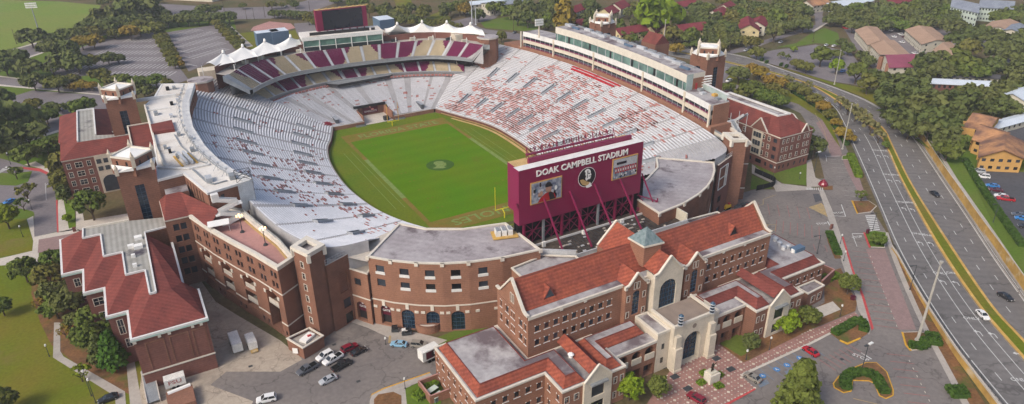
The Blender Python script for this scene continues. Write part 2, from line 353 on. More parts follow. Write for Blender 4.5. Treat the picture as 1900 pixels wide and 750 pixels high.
def window(parent,p0,t,n,o,depth):
 """pane set back in its opening, with frame / sill as a sub-part"""
 key = (round(o['w'],2),round(o['h'],2),round(o['arch'],2),o['style'],round(depth,2))
 if key not in WCACHE:
  w,h = o['w'],o['h']; oo = dict(o,u=0,z=0); out = outline(oo)
  pane,fr,fw = STY[o['style']]
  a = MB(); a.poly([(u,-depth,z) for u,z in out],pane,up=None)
  b = MB()
  def bar(u0,z0,u1,z1,y0,y1,m):
   vs_ = [(u0,y0,z0),(u1,y0,z0),(u1,y0,z1),(u0,y0,z1),(u0,y1,z0),(u1,y1,z0),(u1,y1,z1),(u0,y1,z1)]
   for f in ((0,1,2,3),(7,6,5,4),(0,4,5,1),(1,5,6,2),(2,6,7,3),(3,7,4,0)): b.face([vs_[i] for i in f],m)
  if fr and fw:
   if o['style'] in ('cream','copper'):
    ring = [(u*(1+2*fw/w),z+(fw if z > h*.5 else (-fw if z < .01 else 0))) for u,z in out]
    k = len(out)
    for i in range(k):
     j = (i+1) % k
     b.face([(ring[i][0],.05,ring[i][1]),(ring[j][0],.05,ring[j][1]),(out[j][0],.05,out[j][1]),(out[i][0],.05,out[i][1])],fr)
     b.face([(ring[i][0],.05,ring[i][1]),(ring[i][0],0,ring[i][1]),(ring[j][0],0,ring[j][1]),(ring[j][0],.05,ring[j][1])],fr)
    bar(-.05,.02,.05,h-.1,-depth+.01,-depth+.07,fr)
    bar(-w/2+.02,h*.48,w/2-.02,h*.48+.1,-depth+.01,-depth+.07,fr)
   else:
    nu = max(1,round(w/1.1)); nz = max(2,round(h/1.3))
    for i in range(nu+1):
     u = -w/2+w*i/nu; u = min(max(u,-w/2+fw/2),w/2-fw/2); zt = h
     if o['arch']: zt = h-o['arch']+o['arch']*math.sqrt(max(0,1-(2*u/w)**2))
     bar(u-fw/2,.01,u+fw/2,zt-.02,-depth+.01,-depth+.12,fr)
    for i in range(nz):
     z = h*i/nz; ww = w/2
     if o['arch'] and z > h-o['arch']: ww = w/2*math.sqrt(max(0,1-((z-h+o['arch'])/o['arch'])**2))
     bar(-ww+.02,z+.012,ww-.02,z+fw,-depth+.015,-depth+.13,fr)
  if o['style'] == 'sill':
   bar(-w/2-.1,-.16,w/2+.1,-.02,-.02,.09,fr)
   for sx in (-1,1):
    bar(sx*w/2-.16 if sx > 0 else -w/2-.16,h-.02,(w/2+.16) if sx > 0 else -w/2+.16,h+.22,0,.05,fr)
    bar((w/2+.02) if sx > 0 else -w/2-.24,-.2,(w/2+.24) if sx > 0 else -w/2-.02,.02,0,.10,fr)
  if o['style'] == 'ledge':
   bar(-w/2-.15,-.25,w/2+.15,.55,-.12,.14,fr)
  if o['style'] == 'balcony':
   bar(-w/2+.02,.02,w/2-.02,1.25,-.35,-.2,fr)
  WCACHE[key] = (a.mesh('window'),b.mesh('frame') if b.f else None)
 me,fm = WCACHE[key]
 rz = math.atan2(t.y,t.x)
 q = bpy.data.objects.new('opening' if o['style'] in ('open','balcony','gate') else 'window',me); COL.objects.link(q); q.parent = parent
 base = p0+t*o['u']; q.location = Vector((base.x,base.y,o['z']))-root_loc(parent); q.rotation_euler = (0,0,rz+math.pi)
 if fm:
  g = bpy.data.objects.new({'sill': 'sill','ledge': 'sill','balcony': 'balcony'}.get(o['style'],'frame'),fm); COL.objects.link(g); g.parent = q
 return q
def wall(mb,parent,a,b,z0,z1,ops=(),m='brick',depth=.28,top=None):
 """a->b with the outside on the right hand; top = optional list of (u,z) for a gable outline between the two top corners"""
 a = Vector((a[0],a[1],0)); b = Vector((b[0],b[1],0)); L = (b-a).length; t = (b-a)/L; n = Vector((t.y,-t.x,0))
 def pt(u,z,d=0.0): v = a+t*u-n*d; return (v.x,v.y,z)
 out = [(0,z0),(L,z0),(L,z1)]+list(reversed(top or []))+[(0,z1)]
 ops = [o for o in ops if o['u']-o['w']/2 > .05 and o['u']+o['w']/2 < L-.05]
 mb.poly([pt(u,z) for u,z in out],m,[[pt(u,z) for u,z in outline(o)] for o in ops],up=None)
 for o in ops:
  ol = outline(o); d = o['d'] or depth
  for i in range(len(ol)):
   j = (i+1) % len(ol)
   mb.face([pt(*ol[i]),pt(*ol[j]),pt(*ol[j],d),pt(*ol[i],d)],m)
  window(parent,a,t,n,o,d)
 return L
def grid(L,n,zs,w,h,style='plain',arch=0,u0=None,u1=None):
 u0 = L/n/2 if u0 is None else u0; u1 = L-L/n/2 if u1 is None else u1
 return [opening(u0+(u1-u0)*(i/(n-1) if n > 1 else .5),z,w,h,arch,style) for i in range(n) for z in zs]
def catmull(pts,n):
 """n samples evenly along a Catmull-Rom curve through pts (tuples of any dimension)"""
 p = [Vector(q) if len(q) < 4 else q for q in pts]; m = len(p); raw = []
 for i in range(m-1):
  a,b,c,d = p[max(i-1,0)],p[i],p[i+1],p[min(i+2,m-1)]
  for k in range(16):
   t = k/16; raw.append(.5*((2*b)+(c-a)*t+(2*a-5*b+4*c-d)*t*t+(3*b-a-3*c+d)*t**3))
 raw.append(p[-1]); cum = [0]
 for i in range(1,len(raw)): cum.append(cum[-1]+(raw[i]-raw[i-1]).length)
 out = []; j = 0
 for k in range(n):
  s = cum[-1]*k/(n-1)
  while j < len(cum)-2 and cum[j+1] < s: j += 1
  f = (s-cum[j])/max(1e-9,cum[j+1]-cum[j]); out.append(raw[j].lerp(raw[j+1],f))
 return out
def text_mesh(s,size,m,depth=.06,bold=0.0):
 cu = bpy.data.curves.new('writing','FONT'); cu.body = s; cu.size = size; cu.extrude = depth; cu.align_x = 'CENTER'; cu.align_y = 'CENTER'; cu.offset = bold
 cu.fill_mode = 'BOTH'; cu.resolution_u = 2
 o = bpy.data.objects.new('tmp',cu); COL.objects.link(o); bpy.context.view_layer.update()
 dg = bpy.context.evaluated_depsgraph_get(); me = bpy.data.meshes.new_from_object(o.evaluated_get(dg)); bpy.data.objects.remove(o)
 me.materials.clear(); me.materials.append(MATS[m]); return me
def put_text(name,s,size,m,mtx,parent=None,depth=.06,bold=0.0,sx=1.0,label=None):
 me = text_mesh(s,size,m,depth,bold); me.transform(mtx @ Matrix.Diagonal((sx,1,1,1)))
 o = bpy.data.objects.new(name,me); COL.objects.link(o)
 if parent: o.parent = parent; o.location = -root_loc(parent)
 if label: o['label'] = label
 return o
def frame_mtx(o,x,y):
 x = Vector(x).normalized(); y = Vector(y).normalized(); z = x.cross(y)
 return Matrix(((x.x,y.x,z.x,o[0]),(x.y,y.y,z.y,o[1]),(x.z,y.z,z.z,o[2]),(0,0,0,1)))
WALL_PX = [(1643,211),(1675,231),(1703,256),(1720,283),(1749,328),(1780,373),(1816,426),(1855,480),(1905,553),(1980,665)]
def smooth(t): t = min(1,max(0,t)); return t*t*(3-2*t)
def zh(y): return 1.4*smooth((-135-y)/60)
def PH(px,py,dz=0.0):
 z = 0
 for _ in range(3): v = P(px,py,z+dz); z = zh(v.y)
 return Vector((v.x,v.y,z+dz))
WALL = [PH(*p) for p in WALL_PX]
def bank(y): return zh(y)+3.6*smooth((-48-y)/26)
def wall_x(y):
 for a,b in zip(WALL,WALL[1:]):
  if b.y <= y <= a.y: return a.x+(b.x-a.x)*(y-a.y)/(b.y-a.y)
 return WALL[0].x if y > WALL[0].y else WALL[-1].x
def gh(x,y): return bank(y) if (x > wall_x(y)-.2 and y < WALL[0].y) else 0.0
def PG(px,py,dz=0.0):
 z = 0
 for _ in range(4): v = P(px,py,z+dz); z = gh(v.x,v.y)
 return Vector((v.x,v.y,z+dz))
def patch(name,pts,m,z=.03,fn=P,world=False,kind='structure',thick=0):
 q = [(Vector((p[0],p[1],0)) if world else fn(*p)) for p in pts]
 b = MB()
 if thick: b.prism([(v.x,v.y) for v in q],z-thick,z,m)
 else: b.poly([(v.x,v.y,v.z+z) for v in q],m)
 o = b.build(name); o['kind'] = kind; return o
def ribbon_px(name,A,B,m,z,fn=PH,n=60,kind='structure'):
 a = catmull([tuple(fn(*p)) for p in A],n); b = catmull([tuple(fn(*p)) for p in B],n)
 mb = MB(); up = Vector((0,0,z)); mb.strip([v+up for v in a],[v+up for v in b],m)
 o = mb.build(name); o['kind'] = kind; return a,b
g = MB(); R = 5000
g.poly([(R*math.cos(i*math.pi/18),R*math.sin(i*math.pi/18),-.02) for i in range(36)],'woodland_floor'); struct(g.build('ground'))
patch('grass_playing_field',[(-80,-4),(0,0),(110,3),(187,10),(186,14),(160,31),(144,50),(97,69),(70,80),(31,87),(0,97),(-80,118)],'grass_bright',.02)
patch('grass_verge',[(-80,118),(0,97),(31,87),(70,80),(150,52),(300,14),(430,22),(440,60),(300,60),(200,110),(190,170),(120,300),(110,470),(60,500),(-80,500)],'grass_mid',.01)
patch('road',[(-80,120),(0,100),(68,81),(150,60),(290,22),(300,18),(400,26),(415,35),(300,33),(200,64),(97,92),(45,109),(0,125),(-80,150)],'asphalt_lot',.04)
patch('road',[(255,4),(420,15),(520,12),(562,3),(590,-6),(660,-6),(575,22),(500,35),(440,36),(400,24),(255,17)],'asphalt_lot',.045)
patch('road',[(-80,138),(0,143),(100,155),(200,166),(198,176),(100,167),(0,157),(-80,153)],'asphalt_lot',.04)
patch('parking_lot',[(15,182),(60,168),(205,178),(215,205),(150,222),(80,205),(15,190)],'asphalt_lot',.04)
patch('road',[(30,196),(60,208),(95,215),(111,218),(113,240),(38,264),(0,280),(-80,305),(-80,285),(0,266),(60,240),(70,232),(40,215)],'asphalt_lot',.045)
patch('road',[(-80,285),(0,294),(40,305),(75,318),(101,332),(101,345),(104,372),(107,405),(108,430),(64,440),(62,425),(64,398),(62,393),(52,390),(30,386),(-80,392)],'asphalt_lot',.04)
patch('parking_lot',[(140,92),(190,74),(283,60),(350,148),(300,165),(215,150),(160,140),(110,150),(80,118)],'asphalt_lot',.04)
patch('parking_lot',[(310,60),(400,46),(440,97),(350,133)],'asphalt_lot',.04)
patch('grass_island',[(28,322),(60,318),(52,338),(30,345),(-80,340),(-80,318)],'grass_mid',.07)
patch('grass_island',[(33,392),(62,394),(62,400),(36,404)],'grass_mid',.07)
patch('lawn',[(-80,412),(48,406),(62,450),(60,466),(0,478),(-80,490)],'grass',.05)
patch('lawn',[(-80,494),(60,490),(72,486),(110,470),(150,540),(215,560),(262,660),(275,800),(-80,800)],'grass',.04)
patch('leaf_litter',[(62,492),(105,478),(160,600),(232,660),(245,735),(160,690),(95,640),(75,600),(58,545)],'mulch',.05)
patch('pavement',[(50,407),(62,401),(64,440),(141,424),(150,432),(72,445),(72,489),(60,490),(-80,498),(-80,489),(0,480),(60,466),(62,448)],'concrete_pale',.09)
patch('pavement_brick',[(72,445),(150,431),(112,462),(70,470)],'paver_red',.10)
patch('pavement_brick',[(72,476),(108,470),(110,480),(74,488)],'paver_red',.10)
patch('pavement',[(108,372),(118,370),(138,415),(134,428),(106,432)],'concrete_pale',.09)
patch('kerb_red',[(104,372),(107,371),(109,432),(106,432)],'paint_kerb_red',.11)
patch('kerb_red',[(36,310),(75,313),(101,326),(101,331),(75,319),(38,313)],'paint_kerb_red',.11)
patch('pavement',[(45,306),(66,300),(100,318),(101,326),(75,313)],'concrete_pale',.09)
patch('pavement',[(141,392),(152,384),(156,410),(240,396),(242,416),(150,428),(141,424)],'concrete_pale',.08)
patch('mulch_bed',[(118,372),(137,372),(141,420),(128,425)],'hedge_bright',.10)
patch('path',[(100.5,599),(112,599),(112,652),(118,662),(232,727),(238,800),(216,800),(214,736),(98.5,664)],'concrete',.09)
patch('path',[(234.5,676),(250,672),(272,800),(246,800)],'concrete',.09)
patch('pavement_kerb',[(-80,136),(0,141),(100,153),(200,164),(200,166),(100,155),(0,143),(-80,138)],'concrete_pale',.10)
patch('pavement_kerb',[(-80,153),(0,157),(100,167),(198,176),(198,178),(100,169),(0,160),(-80,156)],'concrete_pale',.10)
patch('pavement_kerb',[(-80,118),(0,98),(68,79),(97,70),(97,72),(68,81),(0,100),(-80,121)],'concrete_pale',.10)
patch('pavement_kerb',[(-80,148),(0,123),(45,108),(97,91),(97,93),(45,111),(0,127),(-80,152)],'concrete_pale',.10)
patch('pavement_kerb',[(113,240),(113,244),(38,268),(0,284),(-80,308),(-80,303),(0,280),(38,264)],'concrete_pale',.10)
patch('kerb_yellow',[(62,237),(90,227),(93,229),(64,241)],'paint_yellow_worn',.12)
patch('path_brick',[(418,45),(424,44),(470,86),(458,88)],'concrete',.06)
patch('paved_court',[(470,50),(500,40),(540,44),(548,52),(520,60),(465,57)],'terrace_pink',.06)
patch('lawn',[(440,62),(490,58),(480,92),(470,96)],'grass',.05)
patch('lawn',[(520,62),(548,56),(556,72),(530,75)],'grass',.05)
patch('parking_lot',[(545,44),(600,40),(600,90),(560,90)],'asphalt_lot',.035)
patch('lawn',[(730,-5),(762,-5),(765,12),(735,10)],'grass',.05)
patch('lawn',[(770,45),(800,28),(825,18),(832,30),(835,38),(790,52)],'grass',.05)
patch('road',[(830,42),(860,35),(900,24),(930,22),(920,34),(880,45),(900,58),(830,45)],'asphalt_lot',.045)
patch('road',[(835,38),(905,55),(960,62),(1010,72),(1010,80),(940,72),(838,45)],'asphalt_lot',.05)
patch('grass_slope',[(890,40),(950,30),(1000,50),(1000,60),(900,52)],'grass_mid',.03)
patch('service_yard',[(330,500),(372,520),(400,560),(440,585),(520,632),(560,665),(600,690),(600,800),(250,800),(262,700)],'concrete_yard',.047)
patch('car_park',[(540,600),(640,590),(700,600),(830,640),(815,700),(690,735),(680,800),(440,800),(470,745),(390,715),(420,690),(520,690),(560,668)],'asphalt',.06)
patch('pavement',[(640,585),(700,600),(790,622),(830,632),(812,641),(725,637),(722,627),(683,609),(652,598)],'concrete',.14,thick=.12)
patch('kerb_yellow',[(722,624),(726,624),(725,637),(720,637)],'paint_yellow_worn',.16)
patch('lawn',[(796,633),(880,600),(945,598),(905,640),(812,642)],'grass_mid',.12)
patch('pavement',[(686,745),(690,734),(712,723),(798,693),(806,700),(762,716),(758,800),(686,800)],'concrete',.14,thick=.12)
patch('kerb_yellow',[(686,740),(690,732),(712,721),(798,691),(798,693),(712,723),(690,734)],'paint_yellow',.17)
patch('flower_bed',[(694,742),(702,733),(730,728),(745,735),(745,800),(694,800)],'mulch',.18)
patch('hedge_bed',[(752,722),(790,705),(806,702),(820,720),(815,800),(760,800)],'grass_mid',.16)
patch('road_and_car_park',[(1250,440),(1330,370),(1400,352),(1535,352),(1522,300),(1504,240),(1485,210),(1430,185),(1330,160),(1320,140),(1400,150),(1490,178),(1530,206),(1556,243),(1575,285),(1592,320),(1604,360),(1625,400),(1650,440),(1668,480),(1700,540),(1745,630),(1800,722),(1850,810),(1200,830),(1250,700),(1430,560)],'asphalt',.03)
patch('car_park',[(1330,160),(1325,120),(1345,112),(1352,135),(1400,150)],'asphalt_lot',.035)
patch('lawn',[(1352,140),(1425,158),(1490,182),(1540,225),(1560,275),(1550,262),(1525,222),(1480,193),(1400,168),(1345,150)],'grass',.05)
patch('pavement',[(1395,305),(1450,341),(1497,347),(1494,300),(1505,296),(1513,330),(1533,340),(1530,346),(1504,347),(1510,352),(1440,356),(1432,340),(1395,322)],'concrete',.13,thick=.1)
patch('lawn',[(1395,295),(1435,320),(1490,298),(1497,304),(1496,344),(1455,342),(1402,311)],'grass_mid',.14)
patch('lawn',[(1395,325),(1432,341),(1430,351),(1392,352)],'grass_mid',.14)
patch('lawn',[(1508,350),(1545,345),(1545,353),(1512,353)],'mulch',.13)
patch('pavement',[(1519,352),(1527,351),(1544,390),(1559,434),(1580,500),(1600,550),(1618,610),(1612,622),(1606,600),(1592,575),(1586,545),(1570,510),(1556,470),(1546,434),(1533,395)],'concrete',.13,thick=.1)
patch('kerb_red',[(1562,441),(1565,440),(1583,500),(1603,550),(1621,610),(1617,614),(1599,552),(1580,502)],'paint_kerb_red',.16)
patch('planting_island',[(1532,430),(1546,428),(1556,470),(1562,480),(1549,480),(1536,450)],'mulch',.15,thick=.12)
patch('mulch_bed',[(1528,508),(1560,498),(1574,530),(1590,562),(1587,578),(1500,614),(1380,674),(1333,638),(1400,604),(1440,618),(1530,562)],'mulch',.12)
patch('lawn',[(1336,638),(1385,612),(1412,640),(1375,662)],'grass_mid',.14)
patch('pavement',[(1505,575),(1545,560),(1560,575),(1520,592)],'concrete_pale',.14)
plaza_px = [(1150,830),(1222,716),(1246,686),(1332,638),(1380,674),(1500,615),(1587,580),(1594,589),(1500,637),(1402,682),(1372,696),(1401,721),(1345,752),(1290,830)]
patch('plaza',plaza_px,'plaza',.16,thick=.12)
patch('kerb_red',[(1401,721),(1402,724),(1345,756),(1344,751)],'paint_kerb_red',.18)
patch('kerb',[(1372,696),(1403,682),(1501,637),(1595,589),(1596,592),(1502,641),(1404,686),(1377,699)],'concrete_pale',.155,thick=.12)
patch('planting_island',[(1539,618),(1599,588),(1608,599),(1609,620),(1596,629),(1572,639),(1558,632)],'mulch',.16,thick=.14)
patch('kerb_yellow',[(1558,631),(1572,637),(1596,627),(1597,630),(1572,641),(1557,634)],'paint_yellow',.19)
isl = [(1545,712),(1555,699),(1580,684),(1606,673),(1626,673),(1646,691),(1658,724),(1658,735),(1644,741),(1631,735),(1621,712),(1612,708),(1583,707),(1580,727),(1565,730),(1547,720)]
patch('kerb_yellow',isl,'paint_yellow',.17,thick=.15)
def shrink(pts,k,fn=P):
 q = [fn(*p) for p in pts]; cx = sum(v.x for v in q)/len(q); cy = sum(v.y for v in q)/len(q); r = []
 n = len(q); a = ccw([(v.x,v.y) for v in q])
 for i in range(n):
  p0,p1,p2 = (Vector(a[(i+d) % n]) for d in (-1,0,1)); e = ((p1-p0).normalized()+(p2-p1).normalized())
  e = e.normalized() if e.length > 1e-6 else (p2-p1).normalized(); r.append((p1.x-e.y*k,p1.y+e.x*k))
 return r
patch('planting_island',shrink(isl,.28),'mulch',.19,world=True)
for q,yl in (([(1674,617),(1700,616),(1717,618),(1724,648),(1692,651),(1680,641)],1),([(1581,373),(1612,373),(1627,383),(1616,394),(1591,397)],1),([(1562,290),(1577,287),(1580,296),(1562,297)],0),([(1603,432),(1622,428),(1645,432),(1642,460),(1614,459)],0)):
 patch('kerb',q,'concrete_pale',.16,thick=.14); patch('planting_island',shrink(q,.3),'mulch' if yl else 'grass_mid',.18,world=True)
patch('kerb_yellow',[(1672,617),(1676,617),(1683,642),(1692,652),(1688,652),(1679,642)],'paint_yellow',.18)
patch('kerb_yellow',[(1579,373),(1583,373),(1593,396),(1590,398)],'paint_yellow',.18)
patch('kerb_red',[(1601,432),(1605,432),(1616,460),(1612,461)],'paint_kerb_red',.18)
ribbon_px('pavement',[(1640,432),(1655,478),(1680,540),(1712,610),(1740,665),(1790,760),(1820,810)],[(1648,432),(1664,478),(1690,540),(1722,610),(1752,665),(1804,760),(1835,810)],'concrete',.12,fn=P)
patch('mulch_bed',[(1664,478),(1672,478),(1715,570),(1770,660),(1860,800),(1835,810),(1804,760),(1752,665),(1722,610),(1690,540)],'mulch',.08)
SBW = [(1100,78),(1200,95),(1300,114),(1352,127),(1428,146),(1492,163),(1545,196),(1566,230),(1580,262),(1602,311),(1632,381),(1668,464),(1720,555),(1779,643),(1866,750),(1960,860)]
SBE = [(1104,72),(1204,88),(1304,106),(1360,119),(1432,136),(1496,155),(1545,182),(1600,224),(1629,247),(1648,279),(1673,334),(1735,447),(1812,562),(1900,666),(1985,760),(2060,850)]
NBW = [(1104,71),(1204,87),(1304,104),(1360,117),(1434,134),(1498,154),(1552,177),(1608,214),(1640,240),(1655,269),(1689,338),(1740,420),(1836,562),(1900,633),(2000,755),(2080,850)]
NBE = [(1108,62),(1208,77),(1308,93),(1385,107),(1450,129),(1534,158),(1600,184),(1643,209),(1672,232),(1700,262),(1752,339),(1792,398),(1846,480),(1904,562),(1990,690),(2060,800)]
def resamp(L,n=90,fn=PH): return catmull([tuple(fn(*p)) for p in L],n)
def lerp_line(A,B,t,z): return [a.lerp(b,t)+Vector((0,0,z)) for a,b in zip(A,B)]
sw,se,nw,ne = resamp(SBW),resamp(SBE),resamp(NBW),resamp(NBE)
mb = MB(); mb.strip(lerp_line(sw,se,-.05,.05),lerp_line(sw,se,1,.05),'asphalt_highway'); struct(mb.build('highway_southbound'))
mb = MB(); mb.strip(lerp_line(nw,ne,0,.05),lerp_line(nw,ne,1.1,.05),'asphalt_highway'); struct(mb.build('highway_northbound'))
mb = MB(); mb.strip(lerp_line(se,nw,.14,.2),lerp_line(se,nw,.86,.2),'grass'); struct(mb.build('median_grass'))
mb = MB()
for t0,t1 in ((-.06,.16),(.84,1.06)):
 mb.strip(lerp_line(se,nw,t0,.16),lerp_line(se,nw,t1,.22),'wall_tan')
 mb.strip(lerp_line(se,nw,t0,.16),lerp_line(se,nw,t0,.0),'wall_tan'); mb.strip(lerp_line(se,nw,t1,.22),lerp_line(se,nw,t1,.0),'wall_tan')
struct(mb.build('median_kerb'))
mb = MB(); mb.strip(lerp_line(ne,ne,0,.06),[a+Vector((1.2,.9,.06)) for a in ne],'concrete'); struct(mb.build('highway_shoulder'))
def dashes(mb,A,B,t,w,L,gap,m='paint_white',i0=0,i1=None,z=.075):
 line = lerp_line(A,B,t,z)[i0:i1]; acc = 0.0; on = False; nxt = 0.0; d = 0
 cum = [0]
 for a,b in zip(line,line[1:]): cum.append(cum[-1]+(b-a).length)
 def at(s):
  for k in range(len(cum)-1):
   if cum[k+1] >= s: f = (s-cum[k])/max(1e-6,cum[k+1]-cum[k]); return line[k].lerp(line[k+1],f),(line[k+1]-line[k]).normalized()
  return line[-1],(line[-1]-line[-2]).normalized()
 s = 0
 while s < cum[-1]:
  e = min(s+L,cum[-1]); n = max(1,int((e-s)/6))
  for k in range(n):
   p,d = at(s+(e-s)*k/n); q,d2 = at(s+(e-s)*(k+1)/n); h = Vector((-d.y,d.x,0))*w/2; h2 = Vector((-d2.y,d2.x,0))*w/2
   mb.face([p-h,q-h2,q+h2,p+h],m)
  s = e+gap
mk = MB()
dashes(mk,sw,se,.03,.3,400,1); dashes(mk,sw,se,.27,.22,3.0,9.0)
dashes(mk,sw,se,.52,.22,400,1,i0=48); dashes(mk,sw,se,.76,.2,400,1,i0=48); dashes(mk,sw,se,.52,.2,3,9,i1=48); dashes(mk,sw,se,.96,.16,400,1,'paint_yellow_worn')
dashes(mk,nw,ne,.35,.22,3.0,9.0); dashes(mk,nw,ne,.66,.22,3.0,9.0); dashes(mk,nw,ne,.97,.3,400,1); dashes(mk,nw,ne,1.07,.18,400,1); dashes(mk,nw,ne,.03,.16,400,1,'paint_yellow_worn')
struct(mk.build('highway_lane_markings'))
def arrow(mb,c,d,m='paint_white',s=1.0,z=.08):
 d = Vector(d).normalized(); n = Vector((-d.y,d.x,0)); c = Vector(c)+Vector((0,0,z))
 def q(a,b): return tuple(c+d*a*s+n*b*s)
 mb.poly([q(-2.2,-.16),(q(.6,-.16)),q(1.0,.5),q(1.0,1.0),q(1.7,1.0),(q(.75,2.2)),q(-.2,1.0),q(.6,1.0),q(.45,.6),q(.2,.16),q(-2.2,.16)],m)
ak = MB(); wn = 0
for (x,y,wx,wy) in ((1633,290,1627,279),(1647,291,1642,280),(1654,336,1648,324),(1669,337,1664,325),(1680,388,1673,375),(1696,390,1690,376),(1711,452,1704,434),(1730,453,1724,437),(1753,524,1745,507),(1777,526,1770,507),(1819,618,1803,591),(1846,622,0,0),(1893,659,1893,705)):
 c = PH(x,y);
 k = min(range(len(sw)),key=lambda i: (sw[i]-c).length); d = (sw[max(0,k-1)]-sw[min(len(sw)-1,k+1)]).normalized()
 arrow(ak,c,d,s=.72)
 if wx:
  c2 = PH(wx,wy,.09); r_ = Vector((d.y,-d.x,0))
  o = put_text('road_lettering','ONLY',1.8,'paint_white',frame_mtx(c2,r_,d),depth=0,bold=.03,sx=.9); struct(o)
struct(ak.build('turn_arrows'))
mb = MB(); rows = []
ys = [-50-i*4 for i in range(50)]; ys = [y for y in ys if y > -260]
cols = [0,1.5,6,14,30,60,110,180,300,500]
for y in ys: rows.append([(wall_x(y)+c,y,bank(y)+.012) for c in cols])
for ra,rb in zip(rows,rows[1:]):
 for i in range(len(cols)-1): mb.face([ra[i],rb[i],rb[i+1],ra[i+1]],'grass_mid' if cols[i] < 30 else 'grass')
mb.strip([(WALL[0].x+500,y,bank(y)+.012) for y in ys],[(WALL[0].x+620,y,-.5) for y in ys],'grass')
struct(mb.build('grass_bank'))
wl = catmull([tuple(v) for v in WALL],70)
t = thing('retaining_wall','long tan stained retaining wall with a concrete cap along the far side of the highway','wall',tuple(wl[30]))
mb = MB(); off = Vector((.0,0,0))
top = [Vector((v.x,v.y,bank(v.y)+.45)) for v in wl]; bot = [Vector((v.x,v.y,zh(v.y)-.1)) for v in wl]
back = [v+Vector((.5,.3,0)) for v in top]; backb = [v+Vector((.5,.3,0)) for v in bot]
mb.strip(bot,top,'wall_tan'); mb.strip(backb,back,'wall_tan'); mb.build('wall_face',t)
mb = MB(); up = Vector((0,0,.22)); a = [v-Vector((.15,.1,0)) for v in top]; b = [v+Vector((.15,.1,0)) for v in back]
mb.strip([v+up for v in a],[v+up for v in b],'concrete_pale'); mb.strip(a,[v+up for v in a],'concrete_pale'); mb.strip(b,[v+up for v in b],'concrete_pale'); mb.build('coping',t)
t = thing('guard_rail','low concrete barrier at the foot of the tan retaining wall along the highway','barrier',tuple(wl[30]))
mb = MB(); a = [Vector((v.x-1.1,v.y-.8,zh(v.y))) for v in wl]; b = [v+Vector((.35,.25,0)) for v in a]; up = Vector((0,0,.8))
mb.strip(a,[v+up for v in a],'concrete'); mb.strip([v+up for v in a],[v+up for v in b],'concrete_pale'); mb.strip(b,[v+up for v in b],'concrete'); mb.build('barrier_panel',t)
LW = catmull([tuple(PH(*p)) for p in [(1654,462),(1664,476),(1682,508),(1716,566),(1768,645),(1800,688),(1850,754),(1935,865)]],60)
t = thing('parapet_wall','tan retaining wall with cream parapet between the car park and the highway','wall',tuple(LW[30]))
mb = MB(); top = [Vector((v.x,v.y,zh(v.y)+.55)) for v in LW]; bot = [Vector((v.x,v.y,-.1)) for v in LW]
mb.strip(bot,top,'wall_tan'); o2 = Vector((.6,.4,0)); mb.strip([v+o2 for v in bot],[v+o2 for v in top],'wall_tan'); mb.build('wall_face',t)
mb = MB(); up = Vector((0,0,.5)); o1 = Vector((-.12,-.1,0)); o2 = Vector((.75,.5,0))
a = [v+o1 for v in top]; b = [v+o2 for v in top]
mb.strip(a,[v+up for v in a],'concrete_pale'); mb.strip([v+up for v in a],[v+up for v in b],'concrete_pale'); mb.strip(b,[v+up for v in b],'concrete_pale'); mb.build('parapet',t)
mb = MB()
for i in range(len(LW)): mb.tube(top[i]+Vector((.9,.6,.5)),top[i]+Vector((.9,.6,1.3)),.05,.05,'metal_dark',4)
for h in (.9,1.3):
 for a_,b_ in zip(top,top[1:]): mb.beam(a_+Vector((.9,.6,h)),b_+Vector((.9,.6,h)),.06,.08,'metal_dark')
mb.build('railing',t)
mb = MB(); edge = lerp_line(sw,se,-.05,.03); pts = []
for v in LW: pts.append(min(edge,key=lambda e: (e-v).length))
mb.strip([v+Vector((.5,.35,0)) for v in LW],pts,'concrete'); struct(mb.build('highway_verge'))
patch('road',[(1343,103),(1385,95),(1436,76),(1481,63),(1507,58),(1532,43),(1526,28),(1530,14),(1500,12),(1512,30),(1513,46),(1460,62),(1407,78),(1343,98),(1330,104)],'asphalt_lot',.045)
patch('pavement',[(1532,43),(1536,43),(1510,60),(1506,58)],'concrete_pale',.1)
patch('car_park',[(1390,104),(1436,93),(1480,88),(1513,83),(1577,96),(1609,136),(1616,162),(1541,151),(1449,124),(1402,112)],'asphalt_lot',.045)
patch('lawn',[(1440,88),(1478,80),(1505,62),(1530,52),(1555,62),(1560,84),(1513,80),(1480,86)],'grass_mid',.04)
patch('grass_verge',[(1390,104),(1402,112),(1449,125),(1541,152),(1625,168),(1650,205),(1640,204),(1600,180),(1534,154),(1450,126),(1386,105)],'grass',.055)
patch('car_park',[(1565,52),(1770,52),(1790,80),(1700,112),(1630,140),(1612,118),(1584,84)],'asphalt_lot',.045)
patch('road',[(1790,60),(1830,90),(1870,125),(1990,170),(1990,150),(1880,105),(1840,80),(1800,55)],'asphalt_lot',.05)
patch('car_park',[(1803,317),(1985,322),(1985,540),(1895,440)],'asphalt_dark',.04,fn=PG)
patch('lawn',[(1700,245),(1760,250),(1800,318),(1890,440),(1990,580),(1990,650),(1870,470),(1800,372),(1735,282)],'grass_mid',.02,fn=PG)
patch('pavement',[(1726,262),(1733,262),(1775,330),(1880,480),(1872,480),(1768,330)],'concrete',.05,fn=PG)
patch('car_park',[(1850,230),(1985,232),(1985,262),(1880,262)],'asphalt_dark',.04,fn=PG)
def stalls(name,a,b,n,L,m,w=.12,z=.09,fn=P,both=False):
 """n lines of length L metres, their feet evenly along px a->b, running square to it (L may be negative)"""
 mb = MB(); A = fn(*a); B = fn(*b); d = (B-A).normalized(); h = Vector((-d.y,d.x,0))
 for i in range(n):
  p = A.lerp(B,i/(n-1)); q = p+h*L; s = d*w/2; up = Vector((0,0,z)); mb.face([p-s+up,p+s+up,q+s+up,q-s+up],m)
 return mb
